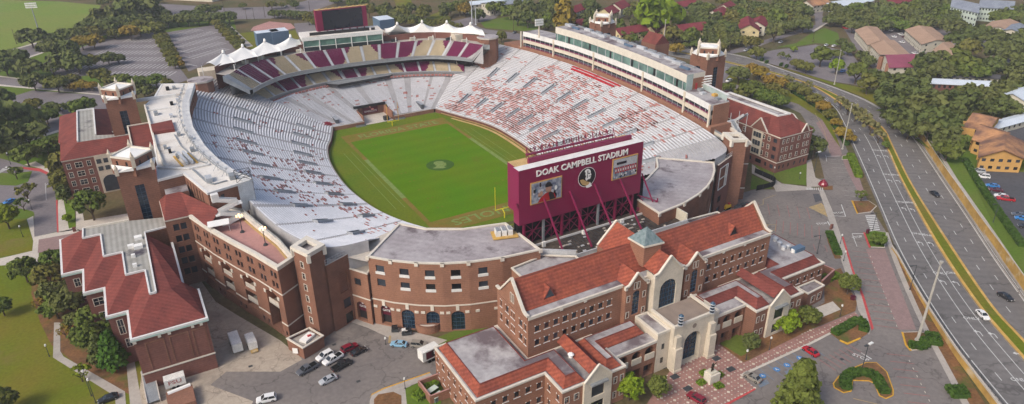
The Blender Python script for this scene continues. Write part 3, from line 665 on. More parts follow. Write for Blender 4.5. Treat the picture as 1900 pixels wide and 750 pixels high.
def lot_lines(poly,px_dir,step,row,L,m='paint_white',w=.16,z=.07,inset=3):
 q = [P(*p) for p in poly]; d = (P(*px_dir[1])-P(*px_dir[0])).normalized(); h = Vector((-d.y,d.x,0)); o = q[0]
 def inside(v):
  c = False
  for i in range(len(q)):
   a,b = q[i],q[i-1]
   if (a.y > v.y) != (b.y > v.y) and v.x < (b.x-a.x)*(v.y-a.y)/(b.y-a.y)+a.x: c = not c
  return c
 us = [(v-o).dot(d) for v in q]; ws = [(v-o).dot(h) for v in q]; mb = MB(); y = min(ws)+inset
 while y < max(ws):
  x = min(us)+inset
  while x < max(us):
   c = o+d*x+h*y
   if inside(c) and inside(c+h*L):
    s = d*w/2; up = Vector((0,0,z)); mb.face([c-s+up,c+s+up,c+s+h*L+up,c-s+h*L+up],m)
   x += step
  y += row
 return mb
mk = lot_lines([(178,96),(215,78),(283,63),(342,144),(300,160),(225,146),(165,138),(110,146)],((200,140),(330,140)),2.75,17.5,10.5,w=.5)
struct(mk.build('parking_bay_lines'))
mk = lot_lines([(312,62),(399,48),(436,96),(350,130)],((335,105),(415,85)),2.75,17.5,10.5,'paint_white',w=.5); struct(mk.build('parking_bay_lines'))
mk = lot_lines([(50,172),(200,180),(205,200),(90,202)],((60,180),(200,190)),2.75,17,9,'paint_worn',w=.2); struct(mk.build('parking_bay_lines'))
mk = lot_lines([(1440,95),(1513,85),(1560,98),(1500,118),(1440,108)],((1450,105),(1530,95)),2.75,15,5,'paint_worn',w=.2); struct(mk.build('parking_bay_lines'))
for a,b,n,L,m in (((1372,384),(1500,396),8,4.8,'paint_red'),((1372,384),(1500,396),8,-4.8,'paint_red'),((1440,420),(1520,432),7,4.8,'paint_red'),((1440,420),(1520,432),7,-4.8,'paint_red'),((1470,462),(1535,468),4,4.5,'paint_red')):
 struct(stalls('x',a,b,n,L,m,.18).build('parking_bay_lines'))
mk = stalls('x',(1615,470),(1667,610),13,-5.6,'paint_red',.2); struct(mk.build('parking_bay_lines'))
mk = stalls('x',(1690,662),(1733,752),7,-5.8,'paint_red',.2); struct(mk.build('parking_bay_lines'))
mk = stalls('x',(1560,290),(1604,385),12,-5.5,'paint_worn',.15,z=.05); struct(mk.build('parking_bay_lines'))
mb = MB()
for a,b,n in (((1613,472),(1666,612),13),((1684,664),(1728,752),7)):
 A,B = P(*a),P(*b)
 for i in range(n-1):
  c = A.lerp(B,(i+.5)/(n-1)); mb.obox((c.x,c.y,.12),((B-A).x,(B-A).y),.34,.08,.05,'concrete_pale')
struct(mb.build('wheel_stops'))
patch('parking_tint',[(1606,462),(1642,462),(1700,612),(1668,612)],'paver_red',.045)
patch('parking_tint',[(1560,288),(1576,286),(1606,362),(1600,372),(1572,318)],'paver_red',.045)
patch('parking_tint',[(1514,228),(1526,222),(1556,262),(1563,290),(1543,292),(1532,258)],'paver_red',.045)
patch('parking_tint',[(1518,332),(1570,330),(1585,352),(1530,352)],'asphalt',.05)
patch('hatched_area',[(1500,385),(1524,377),(1542,396),(1546,408)],'paint_yellow_worn',.06)
patch('asphalt_patch',[(1508,360),(1519,360),(1527,372),(1513,376)],'asphalt_dark',.06)
struct(stalls('x',(1520,668),(1574,640),7,-5.0,'paint_red',.2).build('parking_bay_lines'))
struct(stalls('x',(1403,722),(1530,661),9,5.2,'paint_blue_worn',.35).build('accessible_bay_lines'))
for x,y in ((1415,698),(1441,686),(1460,678),(1484,665)):
 c = P(x,y); mb = MB(); mb.poly([(c.x+.85*math.cos(i*.4),c.y+.85*math.sin(i*.4),.10) for i in range(16)],'paint_blue')
 mb.poly([(c.x+dx,c.y+dy,.115) for dx,dy in ((-.15,.5),(.1,.5),(.1,.1),(.45,-.35),(.25,-.45),(-.1,-.05),(-.4,-.3),(-.45,-.1),(-.15,.15))],'paint_white'); struct(mb.build('accessible_symbol'))
for q in ([(1405,712),(1422,704),(1428,712),(1410,720)],[(1455,690),(1490,674),(1496,682),(1462,698)]): patch('painted_hatching',q,'paint_blue_worn',.08)
def zebra(q,n,m='paint_white',fn=P,name='crosswalk',z=.09):
 a,b,c,d = (fn(*p) for p in q); mb = MB(); up = Vector((0,0,z))
 for i in range(n):
  t0,t1 = (i+.15)/n,(i+.7)/n; mb.face([a.lerp(d,t0)+up,b.lerp(c,t0)+up,b.lerp(c,t1)+up,a.lerp(d,t1)+up],m)
 struct(mb.build(name))
zebra([(1605,400),(1624,399),(1633,428),(1616,430)],9)
zebra([(1496,349),(1496,353),(1528,354),(1528,349)],9,z=.15)
zebra([(-20,328),(0,322),(20,312),(14,308)],5)
def line_px(pts,w,m='paint_white',z=.09,fn=P,name='road_marking'):
 mb = MB(); q = [fn(*p) for p in pts]; up = Vector((0,0,z))
 for a,b in zip(q,q[1:]):
  d = (b-a).normalized(); h = Vector((-d.y,d.x,0))*w/2; mb.face([a-h+up,b-h+up,b+h+up,a+h+up],m)
 struct(mb.build(name))
for pts,w in (([(1581,434),(1603,434)],.4),([(1581,434),(1590,458)],.2),([(1547,401),(1569,402),(1561,380)],.3),([(1535,411),(1540,419)],.4),([(1533,291),(1560,290)],.3),([(1534,300),(1532,288)],.2),([(1598,655),(1617,667)],.4),
    ([(104,330),(84,345)],.2),([(86,372),(84,340)],.15)): line_px(pts,w)
for pts in ([(1380,388),(1416,380),(1416,370),(1440,362)],[(1410,418),(1440,417),(1438,428),(1408,428)],[(1424,417),(1423,428)],[(1512,210),(1530,245),(1540,285)]): line_px(pts,.22,'paint_yellow_worn')
line_px([(1583,740),(1634,752)],.3,'paint_yellow_worn')
for (x,y,s,dx) in ((1591,440,'STOP',(1,-.35)),(1556,395,'STOP',(1,-.15)),(1525,415,'STOP',(1,-.1)),(1597,663,'STOP',(-.9,.7))):
 o = put_text('road_lettering',s,1.7,'paint_white',frame_mtx(P(x,y,.10),(dx[0],dx[1]*1,0) if False else (P(x+10,y+dx[1]*6)-P(x,y)),(P(x,y-8)-P(x,y)) if False else Vector((0,0,1)).cross(P(x+10,y+dx[1]*6)-P(x,y))),depth=0,bold=.03); struct(o)
from mathutils import geometry as _g
pl = [P(*p) for p in plaza_px]
def in_poly(v,q):
 c = False
 for i in range(len(q)):
  a,b = q[i],q[i-1]
  if (a.y > v.y) != (b.y > v.y) and v.x < (b.x-a.x)*(v.y-a.y)/(b.y-a.y)+a.x: c = not c
 return c
mb = MB(); k = 0
for i in range(-60,110):
 for j in range(-60,40):
  c = Vector((i*1.1,-158+j*1.1,0))
  if i*1.1 < -15 or i*1.1 > 75 or c.y > -145: continue
  if in_poly(c,pl):
   big = (i+j) % 4 == 0 and i % 2 == 0; s = .46 if big else .24; z = .166
   m = 'cream' if big else ('concrete_pale' if (i % 2 == 0 or j % 2 == 0) else 'paver_red')
   mb.face([(c.x-s,c.y,z),(c.x,c.y-s,z),(c.x+s,c.y,z),(c.x,c.y+s,z)],m)
struct(mb.build('plaza_tile_pattern'))
IN_L = [(-29,-53),(-34,-44),(-38,-34),(-40.8,-22),(-42.5,-6),(-42.3,10),(-40.6,26),(-37.2,40),(-32.8,50),(-27.5,65)]
OUT_L = [(-60.5,-89.5),(-71.5,-87.5),(-79,-73),(-83.6,-49),(-87.3,-20),(-89,12),(-89.4,38),(-87.6,60),(-84.4,76),(-79,91)]
IN_R = [(28,-53),(33,-44),(36.6,-34),(38.8,-22),(40.4,-6),(41,10),(40.4,24),(37.6,36),(33.8,46),(27,64.5)]
OUT_R = [(62,-95),(72.5,-90),(79,-74),(83.6,-51),(87,-24),(88.4,4),(88.4,28),(86.4,48),(83.5,67),(78,88)]
_il = catmull([(-20,-60,0)]+[(x,y,0) for x,y in IN_L],90); _ir = catmull([(18,-60,0)]+[(x,y,0) for x,y in IN_R],90)
fieldpoly = [(v.x,v.y) for v in _il]+[(v.x,v.y) for v in reversed(_ir)]
b = MB(); b.flat(fieldpoly,.03,'turf_worn'); struct(b.build('field_surround'))
b = MB(); b.flat([(-24.4,-54.9),(24.4,-54.9),(24.4,54.9),(-24.4,54.9)],.05,'turf')
b.flat([(-26,-54.9),(-24.4,-54.9),(-24.4,-62),(24.4,-62),(24.4,-54.9),(26,-54.9),(26,-63),(-26,-63)][::-1],.045,'turf_worn'); struct(b.build('playing_field'))
b = MB()
for yb in (-1,1):
 b.flat([(-26.4,yb*45.9),(26.4,yb*45.9),(26.4,yb*55.2),(-26.4,yb*55.2)],.065,'field_band')
for sx in (-1,1):
 b.flat([(sx*24.6,-46),(sx*26.3,-46),(sx*26.3,-22.4),(sx*24.6,-22.4)],.065,'field_band'); b.flat([(sx*24.6,46),(sx*26.3,46),(sx*26.3,22),(sx*24.6,22)],.065,'field_band')
 b.flat([(sx*24.5,-22.4),(sx*26.3,-22.4),(sx*26.3,22),(sx*24.5,22)],.07,'field_paint')
 for x0 in (27.9,31.4): b.flat([(sx*x0,-30),(sx*(x0+.25),-30),(sx*(x0+.25),34),(sx*x0,34)],.06,'field_paint')
for i in range(-8,9,2):
 for sx in (-1,1):
  for dx in (-.9,.9): b.flat([(sx*16.5-.6+dx,i*4.572+.6),(sx*16.5+.3+dx,i*4.572+.6),(sx*16.5+.3+dx,i*4.572-.6),(sx*16.5-.6+dx,i*4.572-.6)],.07,'turf_worn')
struct(b.build('field_markings'))
struct(put_text('end_zone_lettering','FLORIDA STATE',6.6,'field_paint',frame_mtx((1,50.3,.085),(1,0,0),(0,1,0)),depth=0,bold=.12,sx=.86))
struct(put_text('end_zone_lettering','SEMINOLES',6.6,'field_paint',frame_mtx((1,-50.3,.085),(-1,0,0),(0,-1,0)),depth=0,bold=.12,sx=1.15))
b = MB(); b.poly([(6*math.cos(i*.2618),6*math.sin(i*.2618),.08) for i in range(24)],'field_logo')
HEAD = [(-.25,.95),(.05,1.0),(.35,.88),(.55,.7),(.62,.5),(.55,.35),(.68,.15),(.60,.05),(.62,-.08),(.52,-.2),(.5,-.38),(.25,-.42),(.15,-.62),(.3,-.82),(-.1,-.9),(-.6,-.62),(-.85,-.5),(-.9,-.3),(-.6,-.25),(-.35,-.05),(-.45,.2),(-.35,.45),(-.45,.6),(-.3,.75)]
b.poly([(x*4.6,y*4.4,.095) for x,y in HEAD],'field_paint'); struct(b.build('midfield_emblem'))
def ring_wall(name,line,z0,z1,thick,m,top='concrete',parent=None,inward=1,label=None):
 n = len(line); b = MB(); off = []
 for i in range(n):
  d = (line[min(i+1,n-1)]-line[max(i-1,0)]).normalized(); off.append(Vector((line[i].x-d.y*thick*inward,line[i].y+d.x*thick*inward,0)))
 A0 = [Vector((v.x,v.y,z0)) for v in line]; A1 = [Vector((v.x,v.y,z1)) for v in line]; B0 = [Vector((v.x,v.y,z0)) for v in off]; B1 = [Vector((v.x,v.y,z1)) for v in off]
 b.strip(A0,A1,m); b.strip(B0,B1,m); b.strip(A1,B1,top)
 for k in (0,-1): b.face([A0[k],A1[k],B1[k],B0[k]],m)
 return b.build(name,parent,label=label)
b = MB(); q = [v for v in _ir if v.y > -30 and v.y < 52]; b.strip([Vector((v.x-2.6,v.y,.06)) for v in q],[Vector((v.x-1.2,v.y,.06)) for v in q],'board_gold'); struct(b.build('sideline_track'))
def interp_line(L,f):
 x = f*(len(L)-1); i = min(int(x),len(L)-2); return L[i].lerp(L[i+1],x-i)
def make_stand(root,A,B,z0,z1,rows,gaps=(),aisle_w=1.1,skip=None,bow=.04,bench='bench',color=None,f0=0.0,bh=.17,bare=None):
 """A,B: matching inner and outer lines (lists of Vector). rows of real steps with a bench on each."""
 n = len(A); conc = MB(); ben = MB()
 def pt(i,f): v = A[i].lerp(B[i],f); return v
 def hz(f): return z0+(z1-z0)*(f+bow*f*(f-1)*2)
 cum = [0]; mid = [A[i].lerp(B[i],.5) for i in range(n)]
 for i in range(1,n): cum.append(cum[-1]+(mid[i]-mid[i-1]).length)
 for r in range(rows):
  f_a,f_b = r/rows,(r+1)/rows; z = hz(f_a)+ (hz(f_b)-hz(f_a)); zl = hz(f_a)
  run = []
  for i in range(n-1):
   sk = skip and skip(mid[i],pt(i,(f_a+f_b)/2))
   if sk: continue
   a,a2,b_,b2 = pt(i,f_a),pt(i+1,f_a),pt(i,f_b),pt(i+1,f_b)
   conc.face([(a.x,a.y,zl),(a2.x,a2.y,zl),(a2.x,a2.y,z),(a.x,a.y,z)],'stand_concrete')
   conc.face([(a.x,a.y,z),(a2.x,a2.y,z),(b2.x,b2.y,z),(b_.x,b_.y,z)],'stand_concrete')
   s = cum[i]; L = cum[i+1]-cum[i]; g0 = 0.0
   if any(g <= s+L/2 < g+aisle_w or s <= g < s+L for g in gaps): continue
   p,p2,q,q2 = pt(i,f_a+.20*(f_b-f_a)),pt(i+1,f_a+.20*(f_b-f_a)),pt(i,f_a+.80*(f_b-f_a)),pt(i+1,f_a+.80*(f_b-f_a)); zb = z+bh
   if bare and bare(i,f_a): continue
   m = color(s,1-f_a) if color else bench
   ben.face([(p.x,p.y,zb),(p2.x,p2.y,zb),(q2.x,q2.y,zb),(q.x,q.y,zb)],m)
   ben.face([(p.x,p.y,zb-.14),(p2.x,p2.y,zb-.14),(p2.x,p2.y,zb),(p.x,p.y,zb)],m)
   if color:
    ben.face([(q.x,q.y,zb),(q2.x,q2.y,zb),(q2.x,q2.y,zb+.42),(q.x,q.y,zb+.42)],m)
 bk = [pt(i,1) for i in range(n)]; conc.strip([Vector((v.x,v.y,z0-1.5)) for v in bk],[Vector((v.x,v.y,z1)) for v in bk],'stand_concrete')
 c = conc.build('terrace_steps',root); d = ben.build('benches',root)
 return pt,hz,cum
def seg(line,n): return catmull([(x,y,0) for x,y in line],n)
def vomitory(root,pt,hz,i,f,L=7.5,w=1.05):
 """railed exit well let into the rake"""
 a = pt(i,f); o = (pt(i,1)-pt(i,0)); run = o.length; d = o.normalized(); h = Vector((-d.y,d.x,0)); f1 = min(1,f+L/run); z0,z1 = hz(f),hz(f1); b = MB()
 e = pt(i,f1); up0,up1 = .7,1.3
 b.face([a-h*w+Vector((0,0,z0+.50)),e-h*w+Vector((0,0,z1+.55)),e+h*w+Vector((0,0,z1+.55)),a+h*w+Vector((0,0,z0+.50))],'metal_grey')
 for s in (-1,1):
  p,q = a+h*w*s,e+h*w*s
  b.face([p+Vector((0,0,z0)),q+Vector((0,0,z1)),q+Vector((0,0,z1+1.25)),p+Vector((0,0,z0+1.0))],'vomitory_metal')
  b.face([p+Vector((0,0,z0+1.0)),q+Vector((0,0,z1+1.25)),q-h*s*.35+Vector((0,0,z1+1.25)),p-h*s*.35+Vector((0,0,z0+1.0))],'vomitory_metal')
 b.face([e-h*w+Vector((0,0,z1)),e+h*w+Vector((0,0,z1)),e+h*w+Vector((0,0,z1+1.25)),e-h*w+Vector((0,0,z1+1.25))],'metal_light')
 b.face([a-h*w+Vector((0,0,z0+.55)),a+h*w+Vector((0,0,z0+.55)),a+h*w+d*3+Vector((0,0,z0+.75)),a-h*w+d*3+Vector((0,0,z0+.75))],'vomitory_metal')
 return b.build('exit_well',root)
def seat_backs(root,pt,hz,rows,n,count,dens,top=100,seed=3,amp=1):
 """red seat backs clipped to benches, in short runs; the biggest ones one by one, the rest as one mass"""
 rng = random.Random(seed); items = []; tries = 0; noise_c = [(rng.random()*n,rng.random(),rng.uniform(3,9),rng.uniform(.05,.14)) for _ in range(60)]
 while len(items) < count and tries < count*30:
  tries += 1; i = rng.randrange(2,n-4); f = rng.uniform(.03,.97)
  v = pt(i,f); k = sum(math.exp(-((i-c[0])/c[2])**2-((f-c[1])/c[3])**2) for c in noise_c)
  if rng.random() > min(1,.08+k*.5)*dens(v,f): continue
  r = int(f*rows); L = rng.choice((.9,1.5,2.4,3.6)) if amp else rng.choice((.8,1.4,2.2)); items.append((i,r,L))
 items.sort(key=lambda t: (pt(t[0],t[1]/rows)-Vector((CX,CY,0))).length/max(1,t[2]))
 rest = MB()
 for c,(i,r,L) in enumerate(items):
  b = MB() if c < top else rest; fa,fb = (r+.3)/rows,(r+.80)/rows; a = pt(i,fa); e = pt(i+1,fa); d = (e-a).normalized(); q = pt(i,fb); z = hz((r+1)/rows)+.26
  w = (q-a); u = Vector((0,0,z)); t = Vector((0,0,.32))
  b.face([a+u,a+d*L+u,q+d*L+u,q+u],'seat_red'); b.face([q+u,q+d*L+u,q+d*L+u+t,q+u+t],'seat_red'); b.face([a+u-Vector((0,0,.3)),a+d*L+u-Vector((0,0,.3)),a+d*L+u,a+u],'seat_red')
  if c < top: b.build('seat_back',root)
 if rest.f: o = rest.build('seat_backs',root); o['kind'] = 'stuff'
NL = 150; AL,BL = seg(IN_L,NL),seg(OUT_L,NL)
st = thing('grandstand','silver bleacher stand curving along the left side of the field with few red seats','grandstand',(-65,0,0))
midL = [AL[i].lerp(BL[i],.5) for i in range(NL)]; tot = sum((midL[i+1]-midL[i]).length for i in range(NL-1))
gl = [tot*k/12 for k in range(1,12)]
pl_,hl_,cl_ = make_stand(st,AL,BL,1.8,24.0,50,gaps=gl,aisle_w=.9,f0=0)
for k in range(1,12):
 i = min(range(NL),key=lambda j: abs(cl_[j]-tot*k/12))
 for f in (.13,.56) if k > 1 else (.5,): vomitory(st,pl_,hl_,min(i,NL-2),f)
seat_backs(st,pl_,hl_,50,NL,420,lambda v,f: (1.0 if .05 < f < .75 else .25)*(1 if -40 < v.y < 30 else .25),seed=5,amp=0)
ring_wall('pitch_wall',AL,0,1.9,.5,'brick_dark','concrete_pale',st,inward=-1)
b = MB()
for v in AL[:-2]:
 b.tube((v.x+.7,v.y,0),(v.x+.7,v.y,1.5),.12,.12,'brick_dark',4)
b.build('bench_posts',st)
NR = 150; AR,BR = seg(IN_R,NR),seg(OUT_R,NR)
st2 = thing('grandstand','long silver bleacher stand below the press box dotted all over with red seat backs','grandstand',(65,0,0))
midR = [AR[i].lerp(BR[i],.5) for i in range(NR)]; totR = sum((midR[i+1]-midR[i]).length for i in range(NR-1))
pr_,hr_,cr_ = make_stand(st2,AR,BR,1.8,23.6,50,gaps=[totR*k/12 for k in range(1,12)],aisle_w=.9,bare=lambda i,f: i < 17 and f > .30+i*.02)
for k in range(1,12):
 i = min(range(NR),key=lambda j: abs(cr_[j]-totR*k/12))
 for f in (.13,.54) if k > 1 else (.5,): vomitory(st2,pr_,hr_,min(i,NR-2),f)
seat_backs(st2,pr_,hr_,50,NR,1900,lambda v,f: (1.0 if f < .9 else .3)*(1 if -50 < v.y < 66 else .12)*(1 if f < .55 or v.y < 50 else .3),seed=9)
ring_wall('pitch_wall',AR,0,1.9,.5,'brick_dark','concrete_pale',st2,inward=1)
b = MB()
for v in AR[30:-6]:
 b.tube((v.x-.7,v.y,0),(v.x-.7,v.y,1.5),.16,.16,'brick_dark',4); b.box(v.x-1.0,v.y-.25,.4,v.x-.5,v.y+.25,.9,'board_gold')
b.build('bench_posts',st2)
b = MB()
for i0,i1,f in ((72,104,.965),(74,103,.935)):
 A_ = [pr_(i,f) for i in range(i0,i1)]; B_ = [pr_(i,f+.02) for i in range(i0,i1)]; z = hr_(f)+.9
 b.strip([Vector((v.x,v.y,z)) for v in A_],[Vector((v.x,v.y,z+.1)) for v in B_],'car_red'); b.strip([Vector((v.x,v.y,z-.5)) for v in A_],[Vector((v.x,v.y,z)) for v in A_],'car_red')
b.build('red_seating_row',st2)
IN_F = [(-27.5,65),(-18,65.6),(-8,66.2),(2,66.4),(12,66.2),(20,65.6),(27,64.5)]
OUT_F = [(-50.5,87),(-35,97),(-18,102.6),(0,104.5),(18,102.6),(34.5,97),(50,86.5)]
AF,BF = seg(IN_F,60),seg(OUT_F,60)
st3 = thing('grandstand','low grey end stand behind the far goal post with a team tunnel in its middle','grandstand',(0,85,0))
totF = 86
pf_,hf_,cf_ = make_stand(st3,AF,BF,1.8,11.0,34,gaps=[8,16,27,38,52,60,70,78],skip=lambda m,v: -11.5 < v.x < 4 and v.y < 78.5)
b = MB(); b.box(-11.5,66,0,-10.9,78.5,4.2,'brick_orange'); b.box(3.6,66,0,4.2,78.5,4.2,'brick_orange'); b.box(-11.5,78.5,0,4.2,79,5.0,'brick')
b.flat([(-11,64.5),(3.6,64.5),(3.6,78.6),(-11,78.6)],.09,'concrete_pale'); b.box(-12.2,77.4,4.6,4.6,78.4,5.8,'black'); b.build('tunnel',st3)
o = MB(); o.box(-7.5,78.2,1.0,.5,78.45,4.2,'maroon_sign'); s_ = o.build('tunnel_sign',st3)
q = put_text('lettering','SEMINOLES',1.35,'paint_white',frame_mtx((-3.5,78.15,2.0),(1,0,0),(0,0,1)),s_,depth=.02)
b = MB()
for x0,x1 in ((-26.5,-11.3),(4.2,26)): b.box(x0,64.8,0,x1,65.5,1.9,'brick_orange','concrete_pale')
b.build('pitch_wall',st3)
b = MB()
for x,y,z in ((-24,67,2.1),(20.5,66.5,2.2)): b.box(x-.8,y,z-.3,x+.8,y+7,z+2.4,'stand_dark','vomitory_metal')
b.build('exit_well',st3)
b = MB(); c = P(613,236,1.9); q = [(-31.5,66),(-27,66),(-29.5,73)]; b.prism([(x,y) for x,y in q],1.8,3.6,'car_darkred','car_darkred'); b.build('corner_cover',st3)
for x in (-13.5,7):
 b = MB(); b.box(x-2.4,63.3,0,x+2.4,64.3,.9,'metal_grey','metal_dark'); tag(b.build('field_bench'),'grey team bench at the end wall, %s of the tunnel' % ('left' if x < 0 else 'right'),'bench','benches at the end wall')
b = MB(); b.box(-.6,65.5,.1,1.9,68.0,2.0,'metal_dark','black'); tag(b.build('utility_cart'),'small dark cart parked in the mouth of the team tunnel','cart')
for s_,rt in ((-1,st),(1,st2)):
 A_ = [Vector((s_*27.2,64.6+k*.16,0)) for k in range(9)]; B_ = [Vector((s_*(78.3-k),90-.4*(s_ > 0)*2+k*2.2,0)) for k in range(9)]; make_stand(rt,A_,B_,1.8,23.8,50,bare=lambda i,f: f > .47)
seat_backs(st3,pf_,hf_,34,60,60,lambda v,f: 1.0 if v.x > 4 or v.x < -12 and f > .5 else .2,seed=14,amp=0)
def tier(name,label,front,back,z0,z1,rows,shift,nsec,flip=1):
 t = thing(name,label,'grandstand',(0,100,0)); N = 170
 A = catmull([(x,y,0) for x,y in front],N); B = catmull([(x,y,0) for x,y in back],N); m = [A[i].lerp(B[i],.5) for i in range(N)]; tt = sum((m[i+1]-m[i]).length for i in range(N-1)); sl = tt/nsec
 def colr(s,v):
  u = (s/sl+shift) % 4; v = min(1,max(0,v));
  return 'seat_maroon' if v*.75 <= u <= 3-v*.75 else 'seat_gold'
 pt,hz,cum = make_stand(t,A,B,z0,z1,rows,gaps=[sl*k-.4 for k in range(1,nsec)],aisle_w=1.3,color=colr)
 b = MB(); a0 = [Vector((v.x,v.y,z0-1.1)) for v in A]; a1 = [Vector((v.x,v.y,z0+.9)) for v in A]; d_ = [Vector((v.x,v.y+.5,z0+.9)) for v in A]
 b.strip(a0,a1,'metal_grey'); b.strip(a1,d_,'metal_light'); b.strip([Vector((v.x,v.y,z0-1.1)) for v in A],[Vector((v.x,v.y,z0-1.1)) for v in B],'dark_inside'); b.build('front_rail',t)
 aisles = MB()
 for k in range(1,nsec):
  i = min(range(N),key=lambda j: abs(cum[j]-sl*k)); i = min(i,N-2); d = (A[i+1]-A[i]).normalized()*.55
  aisles.face([A[i]-d+Vector((0,0,z0+.72)),A[i]+d+Vector((0,0,z0+.72)),B[i]+d+Vector((0,0,z1+.3)),B[i]-d+Vector((0,0,z1+.3))],'metal_light')
 aisles.build('stairway',t); return t,A,B,pt,hz
UF = [P2(469,167,21),P2(500,151,21),P2(540,137.5,21),P2(604,125.8,21),P2(660,117.5,21),P2(720,110.5,21),P2(787,105,21),P2(835,106,21),P2(876,109.8,21)]
UB = [P2(424,140,29),P2(458,121,29),P2(504,109,29),P2(580,97,29),P2(650,88.5,29),P2(720,81.5,29),P2(790,76,29),P2(840,77.5,29),P2(896,84.8,29)]
LF = [P2(490,190,12.6),P2(530,174,12.6),P2(560,166,12.6),P2(603,156,12.6),P2(660,147,12.6),P2(720,139.5,12.6),P2(765,136,12.6),P2(812,135,12.6),P2(862,136.5,12.6)]
LB = [(x+(-6 if x < -20 else 5 if x > 20 else 0)*abs(x)/50,y+12) for x,y in LF]
tu = tier('upper_deck','upper seating deck with maroon and gold seats under the white tents',UF,UB,20.6,28.8,15,3.6,15)
tl = tier('club_deck','lower band of maroon and gold seats just beneath the upper deck',LF,LB,12.6,18.6,13,2.9,14)
t,A,B,pt,hz = tl
b = MB(); arc = catmull([(x,y,0) for x,y in OUT_F],170); b.strip([Vector((v.x,v.y,11.05)) for v in arc],[Vector((v.x,v.y,11.06)) for v in A],'stand_concrete'); b.strip([Vector((v.x,v.y,11.0)) for v in arc],[Vector((v.x,v.y,11.8)) for v in arc],'bench')
b.strip([Vector((v.x,v.y,11.0)) for v in A],[Vector((v.x,v.y,12.8)) for v in A],'stand_concrete')
for i in range(4,166,3): b.obox((A[i].x,A[i].y-.9,11.6),((A[i+1]-A[i]).x,(A[i+1]-A[i]).y),.7,.3,.45,'seat_red')
b.build('walkway',t)
b = MB(); a = P(604,158,12.0); e = P(720,141,12.0)
b.prism([P2(605,158,12),P2(628,160,12),P2(722,143,12),P2(736,138,12),P2(720,136,12),P2(605,150,12)],11.6,12.9,'black','metal_grey'); b.build('camera_gantry',t)
b = MB(); ut,UA,UBk,upt,uhz = tu
for k,s in ((0,-1),(-1,1)):
 a,c = UA[k],UBk[k]; o_ = Vector((s*1.6,-1.2,0)); b.face([a+Vector((0,0,21.4)),c+Vector((0,0,29.6)),c+o_*1.8+Vector((0,0,29.6)),a+o_+Vector((0,0,21.4))],'metal_grey')
 b.face([a+o_+Vector((0,0,19.4)),c+o_*1.8+Vector((0,0,27)),c+o_*1.8+Vector((0,0,29.6)),a+o_+Vector((0,0,21.4))],'metal_grey')
 b.face([a+o_+Vector((0,0,19.4)),c+o_*1.8+Vector((0,0,27)),c+Vector((0,0,27)),a+Vector((0,0,19.4))],'dark_inside')
b.build('end_ramp',ut)
b = MB(); N = 60; bk = catmull([(v.x,v.y,0) for v in UBk[::12]]+[(UBk[-1].x,UBk[-1].y,0)],N); of = [Vector((v.x*1.07,v.y+6,0)) for v in bk]
b.strip([Vector((v.x,v.y,28.9)) for v in bk],[Vector((v.x,v.y,28.95)) for v in of],'concrete'); b.strip([Vector((v.x,v.y,0)) for v in of],[Vector((v.x,v.y,32.2)) for v in of],'brick_dark')
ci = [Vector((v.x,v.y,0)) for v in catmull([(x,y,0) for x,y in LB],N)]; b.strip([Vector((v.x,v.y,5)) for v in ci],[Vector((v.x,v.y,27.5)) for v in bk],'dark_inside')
b.build('concourse',ut)
b = MB()
for i in range(3,N-2,4):
 v = bk[i]; b.tube((v.x,v.y+1.5,28.9),(v.x,v.y+1.5,31.8),.22,.22,'white_trim',6); b.box(v.x-1.6,v.y+3.5,28.95,v.x+1.6,v.y+4.6,30.4,'stucco_pale' if i % 3 else 'metal_dark')
b.build('concession_stands',ut)
for (px,py,z,w,lab) in ((372,150,27,9,'left'),(905,70,31,9,'right')):
 v = P(px,py,z); t = thing('stair_block','squat brick stair block at the %s end of the upper deck' % lab,'building',(v.x,v.y,0)); b = MB(); n8 = [(v.x+w*.62*math.cos(i*math.pi/4+.39),v.y+w*.62*math.sin(i*math.pi/4+.39)) for i in range(8)]
 b.prism(n8,0,z,'brick'); b.build('wall',t); b = MB(); b.prism([(v.x+(p[0]-v.x)*1.06,v.y+(p[1]-v.y)*1.06) for p in n8],z,z+.7,'concrete_pale','grey_roof'); b.build('roof',t)
v = P(396,142,24); t = thing('service_block','pale plastered block under the leftmost tent','building',(v.x,v.y,0)); b = MB(); b.box(v.x-6,v.y-2,0,v.x+5,v.y+6,27.5,'cream'); b.build('wall',t); b = MB(); b.box(v.x-3,v.y-2.15,22,v.x-1.5,v.y-2,25,'dark_inside'); b.build('doorway',t)
v = P(856,68,30); t = thing('service_block','pale panelled block under the rightmost tent','building',(v.x,v.y,0)); b = MB(); b.box(v.x-5,v.y-3,0,v.x+6,v.y+5,32.0,'cream'); b.build('wall',t)
b = MB()
for i in range(5): b.box(v.x-4.6+i*2.1,v.y-3.2,29,v.x-3.0+i*2.1,v.y-3,31.6,'stucco_pale')
b.build('panels',t)
